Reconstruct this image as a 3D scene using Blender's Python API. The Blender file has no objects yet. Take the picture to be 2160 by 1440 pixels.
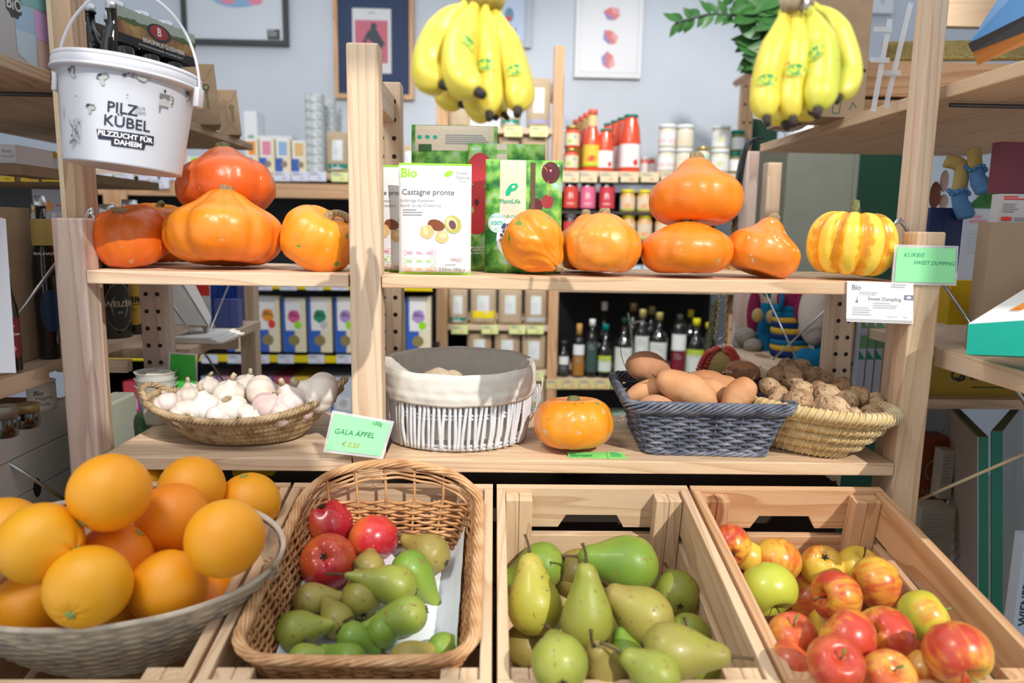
import bpy, bmesh, math, random
from mathutils import Vector, Matrix, noise, Euler
PI=math.pi; S=bpy.context.scene; COL=S.collection
rnd=random.Random(7)
# ---------------- camera ----------------
F=1539.17; YAW,PIT,ROL=.0275,.1514,.0169
CAM=Vector((0,-1.1065,1.30))
_W=Vector((math.sin(YAW)*math.cos(PIT),math.cos(YAW)*math.cos(PIT),-math.sin(PIT)))
_r=Vector((math.cos(YAW),-math.sin(YAW),0)); _u=_r.cross(_W)
_R=math.cos(ROL)*_r+math.sin(ROL)*_u; _U=-math.sin(ROL)*_r+math.cos(ROL)*_u
cd=bpy.data.cameras.new('camera'); cam=bpy.data.objects.new('camera',cd); COL.objects.link(cam)
cam.matrix_world=Matrix.Translation(CAM)@Matrix((( _R.x,_U.x,-_W.x,0),(_R.y,_U.y,-_W.y,0),(_R.z,_U.z,-_W.z,0),(0,0,0,1)))
cd.sensor_width=36; cd.lens=F/2160*36; cd.clip_start=.01
cd.dof.use_dof=True; cd.dof.focus_distance=1.16; cd.dof.aperture_fstop=3.2
S.camera=cam
# ---------------- light ----------------
S.view_settings.view_transform='Standard'; S.view_settings.look='None'; S.view_settings.gamma=1; S.view_settings.exposure=0
w=bpy.data.worlds.new('daylight'); S.world=w; w.use_nodes=True
w.node_tree.nodes['Background'].inputs[0].default_value=(.86,.93,1,1); w.node_tree.nodes['Background'].inputs[1].default_value=1.15
SUND=Vector((-.62,1,-.88)).normalized()
def lamp(name,kind,loc,dirv,power,col=(1,1,1),**kw):
    l=bpy.data.lights.new(name,kind); l.energy=power; l.color=col
    for k,v in kw.items(): setattr(l,k,v)
    o=bpy.data.objects.new(name,l); COL.objects.link(o); o.location=loc
    o.rotation_euler=Vector(dirv).to_track_quat('-Z','Y').to_euler(); return o
lamp('sun','SUN',(2,-4,5),SUND,3.3,(1,.955,.88),angle=.009)
lamp('ceiling_spot','SPOT',(.75,.35,2.75),(-.05,1.7,-1.35),150,(1,.97,.92),spot_size=1.3,spot_blend=.6,shadow_soft_size=.05)
lamp('ceiling_spot','SPOT',(-.75,.35,2.75),(.1,1.7,-1.35),60,(1,.97,.94),spot_size=1.3,spot_blend=.6,shadow_soft_size=.05)
lamp('fill_lamp','AREA',(-.7,-1.0,2.7),(-.0,.75,-1),16,(1,.96,.9),shape='DISK',size=.5)  # unseen soft fill, added to brighten the upper left
# ---------------- placing ----------------
def ray(u,v): return _W+_R*((u-1080)/F)-_U*((v-720)/F)
def at(u,v,Y=0):
    d=ray(u,v); return CAM+d*((Y-CAM.y)/d.y)
def atz(u,v,Z):
    d=ray(u,v); return CAM+d*((Z-CAM.z)/d.z)
def atx(u,v,X):
    d=ray(u,v); return CAM+d*((X-CAM.x)/d.x)
def ad(u,v,depth): return CAM+ray(u,v)*depth
def depth(p): return (Vector(p)-CAM).dot(_W)
# ---------------- objects ----------------
def link(o,parent=None):
    COL.objects.link(o)
    if parent: o.parent=parent
    return o
def tag(o,label,cat,group=None,kind=None):
    o['label']=label; o['category']=cat
    if group:o['group']=group
    if kind:o['kind']=kind
    return o
def struct(o): o['kind']='structure'; return o
def thing(name,label,cat,loc=(0,0,0),group=None,rot=(0,0,0)):
    o=bpy.data.objects.new(name,None); o.empty_display_size=.02; o.location=loc; o.rotation_euler=rot; link(o); return tag(o,label,cat,group)
def dup(root,loc=None,rot=None,label=None,group=None,scale=None):
    r=root.copy(); COL.objects.link(r)
    if loc is not None:r.location=loc
    if rot is not None:r.rotation_euler=rot
    if scale is not None:r.scale=scale
    if label:r['label']=label
    if group:r['group']=group
    for ch in list(root.children):
        c=ch.copy(); COL.objects.link(c); c.parent=r
        for g in ch.children:
            d=g.copy(); COL.objects.link(d); d.parent=c
    return r
class MB:
    def __init__(s): s.v=[];s.f=[];s.m=[];s.uv={}
    def add(s,vs,fs,mi=0):
        b=len(s.v); s.v+=[tuple(p) for p in vs]; s.f+=[tuple(b+i for i in f) for f in fs]; s.m+=[mi]*len(fs); return s
    def box(s,lo,hi,mi=0,bev=0,M=None):
        x0,y0,z0=lo;x1,y1,z1=hi
        if bev<=0:
            vs=[(x0,y0,z0),(x1,y0,z0),(x1,y1,z0),(x0,y1,z0),(x0,y0,z1),(x1,y0,z1),(x1,y1,z1),(x0,y1,z1)]
            fs=[(0,3,2,1),(4,5,6,7),(0,1,5,4),(1,2,6,5),(2,3,7,6),(3,0,4,7)]
        else:
            bm=bmesh.new(); bmesh.ops.create_cube(bm,size=1)
            bmesh.ops.scale(bm,vec=(x1-x0,y1-y0,z1-z0),verts=bm.verts)
            bmesh.ops.bevel(bm,geom=list(bm.edges),offset=bev,segments=2,affect='EDGES',profile=.5)
            c=Vector(((x0+x1)/2,(y0+y1)/2,(z0+z1)/2)); bm.verts.ensure_lookup_table()
            vs=[v.co+c for v in bm.verts]; fs=[[v.index for v in f.verts] for f in bm.faces]; bm.free()
        if M: vs=[M@Vector(p) for p in vs]
        return s.add(vs,fs,mi)
    def tube(s,pts,r,n=6,closed=False,cap=True,mi=0,tw=0,flat=1):
        pts=[Vector(p) for p in pts]; N=len(pts); R=r if isinstance(r,(list,tuple)) else [r]*N
        up=None; vs=[]
        for i,p in enumerate(pts):
            a=pts[(i-1)%N] if closed or i>0 else p; b=pts[(i+1)%N] if closed or i<N-1 else p
            t=(b-a)
            t=t.normalized() if t.length>1e-9 else Vector((0,0,1))
            if up is None: up=t.cross(Vector((0,0,1)) if abs(t.z)<.9 else Vector((1,0,0))).normalized()
            up=(up-t*up.dot(t)).normalized(); bi=t.cross(up)
            for k in range(n):
                an=2*PI*k/n+tw*i
                vs.append(p+(up*math.cos(an)+bi*math.sin(an)*flat)*R[i])
        fs=[]
        for i in range(N if closed else N-1):
            j=(i+1)%N
            for k in range(n):
                l=(k+1)%n; fs.append((i*n+k,i*n+l,j*n+l,j*n+k))
        if not closed and cap: fs+= [tuple(range(n))[::-1],tuple((N-1)*n+k for k in range(n))]
        return s.add(vs,fs,mi)
    def lathe(s,prof,n=24,M=None,mi=0,cap=True):
        vs=[]
        for (r,z) in prof:
            for k in range(n):
                a=2*PI*k/n; vs.append(Vector((r*math.cos(a),r*math.sin(a),z)))
        fs=[(i*n+k,i*n+(k+1)%n,(i+1)*n+(k+1)%n,(i+1)*n+k) for i in range(len(prof)-1) for k in range(n)]
        if cap:
            if prof[0][0]>1e-5: fs.append(tuple(range(n))[::-1])
            if prof[-1][0]>1e-5: fs.append(tuple((len(prof)-1)*n+k for k in range(n)))
        if M: vs=[M@p for p in vs]
        return s.add(vs,fs,mi)
    def sphere(s,fn,nu=32,nv=20,mi=0):
        vs=[];fs=[]
        for j in range(nv+1):
            th=PI*j/nv
            for i in range(nu): vs.append(fn(2*PI*i/nu,th))
        for j in range(nv):
            for i in range(nu):
                k=(i+1)%nu; fs.append((j*nu+i,(j+1)*nu+i,(j+1)*nu+k,j*nu+k))
        return s.add(vs,fs,mi)
    def poly(s,pts,mi=0): return s.add(pts,[tuple(range(len(pts)))],mi)
    def prism(s,pts2,y0,y1,M=None,mi=0):
        n=len(pts2); vs=[Vector((x,y0,z)) for x,z in pts2]+[Vector((x,y1,z)) for x,z in pts2]
        fs=[tuple(range(n)),tuple(range(2*n-1,n-1,-1))]+[(i,n+i,n+(i+1)%n,(i+1)%n) for i in range(n)]
        if M: vs=[M@p for p in vs]
        return s.add(vs,fs,mi)
    def build(s,name,mats,parent=None,smooth=False,loc=None):
        me=bpy.data.meshes.new(name); me.from_pydata(s.v,[],s.f); 
        bm=bmesh.new(); bm.from_mesh(me); bmesh.ops.remove_doubles(bm,verts=bm.verts,dist=1e-6) if False else None
        bmesh.ops.recalc_face_normals(bm,faces=bm.faces); bm.to_mesh(me); bm.free()
        if not isinstance(mats,(list,tuple)): mats=[mats]
        for m in mats: me.materials.append(m)
        for p,mi in zip(me.polygons,s.m): p.material_index=mi; p.use_smooth=smooth
        o=bpy.data.objects.new(name,me); link(o,parent)
        if loc is not None:o.location=loc
        return o
def origin_to(o,p):
    p=Vector(p); o.data.transform(Matrix.Translation(-p)); o.location=p; return o
# ---------------- materials ----------------
def N(t,k,**kw):
    n=t.nodes.new(k)
    for a,b in kw.items(): setattr(n,a,b)
    return n
_mc={}
def newmat(name):
    m=bpy.data.materials.new(name); m.use_nodes=True; t=m.node_tree; return m,t,t.nodes['Principled BSDF']
def plain(name,c,rough=.55,spec=.4,metal=0,trans=0,alpha=1,var=0,bump=0,bs=200,coat=0,sss=0,emit=0):
    if name in _mc:return _mc[name]
    m,t,b=newmat(name); c=tuple(c)+(1,)
    b.inputs['Base Color'].default_value=c; b.inputs['Roughness'].default_value=rough; b.inputs['Metallic'].default_value=metal
    b.inputs['Specular IOR Level'].default_value=spec; b.inputs['Transmission Weight'].default_value=trans; b.inputs['Alpha'].default_value=alpha
    b.inputs['Coat Weight'].default_value=coat
    if sss: b.inputs['Subsurface Weight'].default_value=sss; b.inputs['Subsurface Radius'].default_value=(.01,.006,.003); 
    if emit: b.inputs['Emission Color'].default_value=c; b.inputs['Emission Strength'].default_value=emit
    if var or bump:
        tc=N(t,'ShaderNodeTexCoord'); no=N(t,'ShaderNodeTexNoise'); no.inputs['Scale'].default_value=bs; no.inputs['Detail'].default_value=4
        t.links.new(tc.outputs['Object'],no.inputs['Vector'])
        if var:
            mx=N(t,'ShaderNodeMixRGB'); mx.blend_type='MULTIPLY'; mx.inputs[0].default_value=1
            cr=N(t,'ShaderNodeValToRGB'); cr.color_ramp.elements[0].position=.3; cr.color_ramp.elements[1].position=.7
            cr.color_ramp.elements[0].color=(1-var,)*3+(1,); cr.color_ramp.elements[1].color=(1,1,1,1)
            t.links.new(no.outputs[0],cr.inputs[0]); t.links.new(cr.outputs[0],mx.inputs[2]); mx.inputs[1].default_value=c
            t.links.new(mx.outputs[0],b.inputs['Base Color'])
        if bump:
            bp=N(t,'ShaderNodeBump'); bp.inputs['Strength'].default_value=bump; bp.inputs['Distance'].default_value=.002
            t.links.new(no.outputs[0],bp.inputs['Height']); t.links.new(bp.outputs[0],b.inputs['Normal'])
    _mc[name]=m; return m
def ramp(t,stops):
    cr=N(t,'ShaderNodeValToRGB'); e=cr.color_ramp.elements
    while len(e)<len(stops): e.new(.5)
    for q,(p,c) in zip(e,stops): q.position=p; q.color=tuple(c)+(1,)
    return cr
def wood(axis='x',tone=0,rough=.6):
    key='wood_%s%s'%(axis,tone)
    if key in _mc:return _mc[key]
    m,t,b=newmat(key); L=t.links.new
    tc=N(t,'ShaderNodeTexCoord'); oi=N(t,'ShaderNodeObjectInfo')
    ad_=N(t,'ShaderNodeVectorMath',operation='ADD'); sc_=N(t,'ShaderNodeVectorMath',operation='SCALE'); sc_.inputs['Scale'].default_value=3.0
    cb=N(t,'ShaderNodeCombineXYZ'); L(oi.outputs['Random'],cb.inputs[0]);L(oi.outputs['Random'],cb.inputs[1]);L(oi.outputs['Random'],cb.inputs[2]); L(cb.outputs[0],sc_.inputs[0])
    L(tc.outputs['Object'],ad_.inputs[0]); L(sc_.outputs[0],ad_.inputs[1])
    mp=N(t,'ShaderNodeMapping'); s=[1,1,1]; s['xyz'.index(axis)]=.07; mp.inputs['Scale'].default_value=s; L(ad_.outputs[0],mp.inputs[0])
    n1=N(t,'ShaderNodeTexNoise'); n1.inputs['Scale'].default_value=9; n1.inputs['Detail'].default_value=2; L(mp.outputs[0],n1.inputs['Vector'])
    ml=N(t,'ShaderNodeMath',operation='MULTIPLY'); ml.inputs[1].default_value=16; L(n1.outputs[0],ml.inputs[0])
    fr=N(t,'ShaderNodeMath',operation='FRACT'); L(ml.outputs[0],fr.inputs[0])
    tones=[((.66,.46,.31),(.74,.57,.41)),((.56,.30,.15),(.68,.42,.24)),((.42,.28,.17),(.54,.38,.25)),((.58,.42,.36),(.70,.56,.48)),((.62,.41,.25),(.72,.52,.34))]
    a,c=tones[tone]
    cr=ramp(t,[(0,c),(.55,[x*.96 for x in c]),(.86,a),(.95,[x*.9 for x in a]),(1,c)]); L(fr.outputs[0],cr.inputs[0])
    n2=N(t,'ShaderNodeTexNoise'); n2.inputs['Scale'].default_value=330; n2.inputs['Detail'].default_value=2; L(mp.outputs[0],n2.inputs['Vector'])
    r2=ramp(t,[(.3,(.91,.90,.89)),(.7,(1,1,1))]); L(n2.outputs[0],r2.inputs[0])
    mx=N(t,'ShaderNodeMixRGB',blend_type='MULTIPLY'); mx.inputs[0].default_value=1; L(cr.outputs[0],mx.inputs[1]); L(r2.outputs[0],mx.inputs[2])
    # knots
    mk=N(t,'ShaderNodeMapping'); sk=[5.5]*3; sk['xyz'.index(axis)]=2.6; mk.inputs['Scale'].default_value=sk; L(ad_.outputs[0],mk.inputs[0])
    vo=N(t,'ShaderNodeTexVoronoi'); vo.inputs['Scale'].default_value=1; vo.inputs['Randomness'].default_value=1; L(mk.outputs[0],vo.inputs['Vector'])
    rk=ramp(t,[(0,(.30,.15,.07)),(.05,(.42,.22,.11)),(.075,(.30,.15,.08)),(.10,(.9,.86,.8)),(.16,(1,1,1))]); L(vo.outputs['Distance'],rk.inputs[0])
    m3=N(t,'ShaderNodeMixRGB',blend_type='MULTIPLY'); m3.inputs[0].default_value=.8; L(mx.outputs[0],m3.inputs[1]); L(rk.outputs[0],m3.inputs[2])
    L(m3.outputs[0],b.inputs['Base Color']); b.inputs['Roughness'].default_value=rough; b.inputs['Specular IOR Level'].default_value=.25
    bp=N(t,'ShaderNodeBump'); bp.inputs['Strength'].default_value=.12; bp.inputs['Distance'].default_value=.001; L(n2.outputs[0],bp.inputs['Height']); L(bp.outputs[0],b.inputs['Normal'])
    _mc[key]=m; return m
def skin(name,stops,scale=6,rough=.35,spec=.5,spots=None,axis=None,bump=.15,bscale=300,stretch=None,coat=0,streak=0):
    """fruit skin: colour ramp over large noise, optional speckles (colour,scale,threshold)"""
    if name in _mc:return _mc[name]
    m,t,b=newmat(name); L=t.links.new
    tc=N(t,'ShaderNodeTexCoord'); oi=N(t,'ShaderNodeObjectInfo'); ad_=N(t,'ShaderNodeVectorMath',operation='MULTIPLY_ADD')
    cb=N(t,'ShaderNodeCombineXYZ'); 
    for i in range(3): L(oi.outputs['Random'],cb.inputs[i])
    L(cb.outputs[0],ad_.inputs[0]); ad_.inputs[1].default_value=(7,5,3); L(tc.outputs['Object'],ad_.inputs[2])
    src=ad_.outputs[0]
    if stretch:
        mp=N(t,'ShaderNodeMapping'); mp.inputs['Scale'].default_value=stretch; L(src,mp.inputs[0]); v=mp.outputs[0]
    else: v=src
    n1=N(t,'ShaderNodeTexNoise'); n1.inputs['Scale'].default_value=scale; n1.inputs['Detail'].default_value=3; L(v,n1.inputs['Vector'])
    cr=ramp(t,stops); out=n1.outputs[0]
    if streak:
        m2=N(t,'ShaderNodeMapping'); m2.inputs['Scale'].default_value=(1,1,.10); L(src,m2.inputs[0]); n3=N(t,'ShaderNodeTexNoise'); n3.inputs['Scale'].default_value=150; n3.inputs['Detail'].default_value=3; L(m2.outputs[0],n3.inputs['Vector'])
        sa=N(t,'ShaderNodeMath',operation='MULTIPLY_ADD'); L(n3.outputs[0],sa.inputs[0]); sa.inputs[1].default_value=streak; L(out,sa.inputs[2]); sb=N(t,'ShaderNodeMath',operation='SUBTRACT'); L(sa.outputs[0],sb.inputs[0]); sb.inputs[1].default_value=streak*.5; out=sb.outputs[0]
    L(out,cr.inputs[0]); col=cr.outputs[0]
    for (c,sc,th,wd) in (spots or []):
        n2=N(t,'ShaderNodeTexNoise'); n2.inputs['Scale'].default_value=sc; n2.inputs['Detail'].default_value=2; L(src,n2.inputs['Vector'])
        rr=ramp(t,[(th,(0,0,0)),(th+wd,(1,1,1))]); L(n2.outputs[0],rr.inputs[0])
        mx=N(t,'ShaderNodeMixRGB'); L(rr.outputs[0],mx.inputs[0]); L(col,mx.inputs[1]); mx.inputs[2].default_value=tuple(c)+(1,); col=mx.outputs[0]
    L(col,b.inputs['Base Color']); b.inputs['Roughness'].default_value=rough; b.inputs['Specular IOR Level'].default_value=spec; b.inputs['Coat Weight'].default_value=coat
    nb=N(t,'ShaderNodeTexNoise'); nb.inputs['Scale'].default_value=bscale; nb.inputs['Detail'].default_value=2; L(src,nb.inputs['Vector'])
    bp=N(t,'ShaderNodeBump'); bp.inputs['Strength'].default_value=bump; bp.inputs['Distance'].default_value=.002; L(nb.outputs[0],bp.inputs['Height']); L(bp.outputs[0],b.inputs['Normal'])
    _mc[name]=m; return m
# ---------------- text ----------------
def text(s,size,mat,M,parent,name='lettering',extr=.0002,shear=0,align='CENTER',warp=None,bold=0,spc=1):
    c=bpy.data.curves.new(name,'FONT'); c.body=s; c.size=size; c.extrude=extr; c.shear=shear; c.align_x=align; c.align_y='CENTER'; c.offset=bold*size; c.space_character=spc; c.resolution_u=3
    o=bpy.data.objects.new(name,c); COL.objects.link(o); dg=bpy.context.evaluated_depsgraph_get(); dg.update()
    me=bpy.data.meshes.new_from_object(o.evaluated_get(dg)); bpy.data.objects.remove(o); bpy.data.curves.remove(c)
    for v in me.vertices:
        p=v.co.copy()
        v.co=warp(p) if warp else M@p
    me.materials.clear(); me.materials.append(mat)
    q=bpy.data.objects.new(name,me); link(q,parent); return q
def FM(loc,rx=0,rz=0,ry=0):
    """matrix: text/cards drawn in local xy -> stands upright facing -Y, then rotated"""
    return Matrix.Translation(loc)@Euler((rx,ry,rz)).to_matrix().to_4x4()@Matrix.Rotation(PI/2,4,'X')
# ---------------- common materials ----------------
WX,WY,WZ=wood('x'),wood('y'),wood('z')
WXo,WYo,WZo=wood('x',1,.45),wood('y',1,.45),wood('z',1,.45)     # honey coloured crate wood
WXd,WYd,WZd=wood('x',2),wood('y',2),wood('z',2)
WZp=wood('z',3); WX4,WY4,WZ4=wood('x',4),wood('y',4),wood('z',4)
BLACK=plain('black',(.012,.012,.014),.5); DARK=plain('dark_grey',(.05,.052,.056),.6); HOLE=plain('hole_dark',(.03,.02,.015),.9)
WHITE=plain('white_paper',(.83,.83,.83),.6,.3); WPLAS=plain('white_plastic',(.76,.77,.80),.35,.4)
STEEL=plain('steel',(.55,.56,.57),.3,metal=1); GREYT=plain('grey_print',(.30,.31,.33),.6); LGREY=plain('light_grey',(.55,.56,.58),.6)
KRAFT=plain('kraft',(.46,.33,.21),.8,.2,var=.12,bs=40); KRAFTD=plain('kraft_dark',(.30,.20,.12),.8,.2,var=.15,bs=40)
GREEN=plain('card_green',(.30,.80,.33),.5,.3); GREEND=plain('card_green_deep',(.06,.52,.06),.5,.3); LINE=plain('print_green',(.02,.30,.10),.6)
YEL=plain('yellow_card',(.88,.68,.01),.5,.4); TEAL=plain('teal_card',(.0,.42,.31),.5); INK=plain('ink',(.03,.035,.05),.6)
PALEY=plain('pale_yellow_tag',(.80,.86,.38),.5); PALEB=plain('pale_blue_tag',(.72,.75,.88),.5); CREAM=plain('cream',(.80,.72,.52),.6)
LIME=plain('lime',(.30,.72,.02),.5); RED=plain('red',(.72,.04,.03),.4); ORANGE=plain('orange_print',(.85,.30,.03),.5); BLUE=plain('blue_print',(.03,.12,.50),.45)
PINK=plain('pink_print',(.75,.25,.35),.5); PURPLE=plain('purple_print',(.42,.28,.60),.5); DGREEN=plain('dark_green',(.0,.028,.012),.6)
GLASSY=plain('clear_plastic',(.9,.93,.95),.12,.6,trans=.0,alpha=.22); GLASS=plain('clear_glass',(.9,.95,.95),.05,.6,trans=.9)
DGLASS=plain('dark_glass',(.008,.008,.007),.06,.8,coat=.3)
def part(mb,name,mat,root,smooth=False):
    o=mb.build(name,mat,root,smooth); o.data.transform(root.matrix_basis.inverted()); return o
def solo(mb,name,mat,label,cat,group=None,smooth=False,kind=None):
    """a thing that is one mesh, its origin at the base of its box"""
    xs=[p[0] for p in mb.v];ys=[p[1] for p in mb.v];zs=[p[2] for p in mb.v]
    o=mb.build(name,mat,None,smooth); origin_to(o,((min(xs)+max(xs))/2,(min(ys)+max(ys))/2,min(zs))); return tag(o,label,cat,group,kind)
def pb(u0,v0,u1,v1,Y,dep,bev=0,mb=None,mi=0):
    a=at(u0,v1,Y);b=at(u1,v0,Y); c=at((u0+u1)/2,v1,Y).z; d=at((u0+u1)/2,v0,Y).z
    mb=mb or MB(); x0=at(u0,(v0+v1)/2,Y).x;x1=at(u1,(v0+v1)/2,Y).x
    return mb.box((x0,Y,c),(x1,Y+dep,d),mi,bev)
# ---------------- room ----------------
o=MB().box((-2.6,-3,-.05),(3,2.9,0)).build('floor',plain('floor_boards',(.30,.26,.22),.6,var=.2,bs=8)); struct(o)
o=MB().box((-2.6,2.72,0),(3,2.85,3.1)).build('wall_back',plain('wall_paint',(.60,.65,.72),.85,.2,var=.05,bs=5,bump=.05)); struct(o)
o=MB().box((2.9,-.6,0),(3.0,2.72,3.1)).build('wall_right',plain('wall_paint2',(.50,.54,.60),.85,.2)); struct(o)
o=MB().box((-2.7,-.6,0),(-2.6,2.72,3.1)).build('wall_left',_mc['wall_paint2']); struct(o)
# unseen slabs added behind the camera to mask and shape the sun patch
Yw=-2.3
def proj_w(x,z):   # where the sun ray through (x,0,z) crosses the plane of the sun mask
    k=(Yw)/SUND.y; return x+SUND.x*k, z+SUND.z*k
def blocker_slab(x0,x1,z0,z1):
    return (x0,Yw-.12,z0),(x1,Yw,z1)
xl,_=proj_w(-.60,0); xr,_=proj_w(.73,0); xs,zs=proj_w(-.27,1.005)
_,zt=proj_w(0,1.63); m=MB(); m.box(*blocker_slab(xl-1.0,xl,0,zt)); m.box(*blocker_slab(xl,xs,0,zs)); m.box(*blocker_slab(xs,xr,0,1.2)); 
_,zr=proj_w(0,1.47); _,zt=proj_w(0,1.63); m.box(*blocker_slab(xr,5,0,zr)); m.box(*blocker_slab(-2.2,9,zt,9)); m.box(*blocker_slab(-2.2,xl,3.9,zt)) if zt>3.9 else None
struct(m.build('sun_blocker',plain('blocker_grey',(.6,.6,.6),.85)))
# ---------------- front shelving unit ----------------
ux=.018
unit=thing('shelving_unit','pale pine shelving unit in front, holding pumpkins above and baskets below','shelf',(ux,.15,0))
def holes(mb,xs,Y,z0,z1,step=.032,r=.0042,mi=1):
    z=z0
    while z<z1:
        for x in xs:
            mb.add([(x+r*math.cos(2*PI*k/10),Y-.0004,z+r*math.sin(2*PI*k/10)) for k in range(10)],[tuple(range(10))],mi)
        z+=step
PX=[(-.653,-.607),(-.216,-.169),(.645,.690)]; TOP=[1.307,1.563,1.308]
for i,((x0,x1),zt) in enumerate(zip(PX,TOP)):
    m=MB().box((x0,0,0),(x1,.04,zt),bev=.003); part(m,'post',[WZp,WZ,WZ4][i],unit)
    m=MB().box((x0,.255,0),(x1,.295,zt-(0 if i!=1 else .005)),bev=.003); holes(m,(x0+.0125,x1-.0125),.255,.50,zt-.02)
    part(m,'post',[[WZp,WZ,WZ][i],HOLE],unit)
for i,(x0,x1) in enumerate(PX):
    xm=(x0+x1)/2
    for z in ((TOP[i]-.075,) if i==1 else ()): part(MB().box((xm-.012,.04,z),(xm+.012,.255,z+.045),bev=.002),'cross_rail',WY,unit)
    part(MB().box((xm-.012,.04,.62),(xm+.012,.255,.665),bev=.002),'cross_rail',WY,unit)
def shelfboard(x0,x1,z0,z1,mat):
    m=MB()
    w_=(.292)/3
    for k in range(3): m.box((x0,-.002+k*w_,z0),(x1,-.002+(k+1)*w_-.0006,z1),bev=.0018)
    return part(m,'shelf_board',mat,unit)
shelfboard(-.6055,-.2175,1.2105,1.2305,WX)
shelfboard(-.1675,.6435,1.2105,1.2305,WX4)
shelfboard(-.6055,-.2175,.922,.943,WX)
shelfboard(-.1675,.6435,.922,.943,WX4)
# ---------------- tilted display table and crates ----------------
TILT=math.radians(10.5)
RIMZ=.909
CR=Matrix.Rotation(TILT,4,'X')
def cl(x,y,z):   # crate frame (rim plane z=0, back y=0) -> world
    return Vector((0,-.012,RIMZ))+CR@Vector((x,y,z))
m=MB(); m.box((-.63,-.46,-.275),(.63,.0,-.2465),bev=.004,M=Matrix.Translation((0,-.012,RIMZ))@CR)
tb=thing('display_table','sloping wooden display table under the row of fruit crates','table',(0,-.25,0))
part(m,'tabletop',WXd,tb)
for x in (-.58,.58):
    for y in (-.40,-.06):
        p=cl(x,y,-.276); part(MB().box((x-.02,p.y-.02,0),(x+.02,p.y+.02,p.z-.002)),'leg',WZd,tb)
def crate(x0,x1,label,mats,k=0):
    wx,wy,wz=mats; W=x1-x0; Lc=.412
    base=cl((x0+x1)/2,-Lc/2,-.24)
    t=thing('wooden_crate',label,'crate',base,rot=(TILT,0,0),group='wooden slatted crates in the front row')
    h,g,th=.068,.0155,.013
    hw=W/2; 
    def P(mb,n,mt): o=mb.build(n,mt,t); return o
    for y0 in (Lc/2-th,-Lc/2):
        for j in range(3):
            z0=.003+j*(h+g)
            if j==2:
                c=.052;d=.040;hh=.022
                pts=[(-hw,z0),(-c,z0),(-d,z0+hh),(d,z0+hh),(c,z0),(hw,z0),(hw,z0+h),(-hw,z0+h)]
                P(MB().prism(pts,y0,y0+th),'slat',wx)
            else: P(MB().box((-hw,y0,z0),(hw,y0+th,z0+h),bev=.0012),'slat',wx)
    for x_ in (-hw,hw-th):
        for j in range(3):
            z0=.003+j*(h+g)
            P(MB().box((x_,-Lc/2+th+.0004,z0),(x_+th,Lc/2-th-.0004,z0+h),bev=.0012),'side_slat',wy)
    for sx in (-1,1):
        for sy in (-1,1):
            xa=sx*(hw-th-.0005); xb=sx*(hw-th-.042); ya=sy*(Lc/2-th-.0005); yb=sy*(Lc/2-th-.024)
            m=MB().box((min(xa,xb),min(ya,yb),.001),((xa+xb)/2-.0003*1,max(ya,yb),.233),bev=.0015) if False else MB()
            xm=(xa+xb)/2
            m.box((min(xa,xm)+.0003,min(ya,yb),.008),(max(xa,xm)-.0003,max(ya,yb),.232),bev=.0015)
            m.box((min(xb,xm)+.0003,min(ya,yb),.008),(max(xb,xm)-.0003,max(ya,yb),.232),bev=.0015)
            P(m,'corner_post',wz)
    m=MB()
    for j in range(5):
        y0=-Lc/2+th+.001+j*(Lc-2*th)/5; m.box((-hw+th+.001,y0,.001),(hw-th-.001,y0+.07,.0075))
    P(m,'bottom_panel',wx)
    return t
cm1=(WXo,WYo,WZo); cm2=(wood('x',4,.5),wood('y',4,.5),wood('z',4,.5))
crate(-.615,-.309,'slatted wooden crate under the big orange bowl, leftmost of the row',cm2)
crate(-.304,.004,'slatted wooden crate holding the brown wicker basket',cm2)
crate(.010,.309,'slatted wooden crate full of green pears',cm2)
crate(.314,.618,'honey coloured slatted crate full of red and yellow apples',cm1)
# ---------------- fruit builders ----------------
def orient(A,t,spin=0):
    A=math.radians(A);t=math.radians(t)
    d=(math.cos(t)*(math.cos(A)*_R+math.sin(A)*_U)-math.sin(t)*_W).normalized()
    return d.to_track_quat('Z','Y')@Euler((0,0,spin)).to_quaternion()
def catmull(P,n=4):
    out=[]
    for i in range(len(P)-1):
        p0=P[max(i-1,0)];p1=P[i];p2=P[i+1];p3=P[min(i+2,len(P)-1)]
        for k in range(n):
            t=k/n; out.append(tuple(.5*((2*b)+(-a+c)*t+(2*a-5*b+4*c-d)*t*t+(-a+3*b-3*c+d)*t**3) for a,b,c,d in zip(p0,p1,p2,p3)))
    out.append(tuple(P[-1])); return out
def spl(P,n=4): return [Vector(q) for q in catmull([tuple(p) for p in P],n)]
STEM=plain('stem_brown',(.10,.065,.03),.8,var=.3,bs=400); STEMG=plain('stem_green',(.16,.28,.05),.6,var=.3,bs=300); CALYX=plain('calyx',(.07,.055,.03),.9,var=.4,bs=600)
CORK=plain('pumpkin_stem',(.42,.31,.17),.85,.2,var=.55,bs=260,bump=.5); CORKG=plain('pumpkin_stem_green',(.20,.21,.09),.8,.2,var=.4,bs=200,bump=.4)
ORS=[skin('orange_skin%d'%i,[(.35,a),(.7,b)],10,.33,.5,bump=.3,bscale=900) for i,(a,b) in enumerate([((.93,.36,.010),(.96,.43,.012)),((.90,.25,.010),(.94,.33,.012)),((.86,.38,.008),(.93,.44,.010))])]
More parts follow.
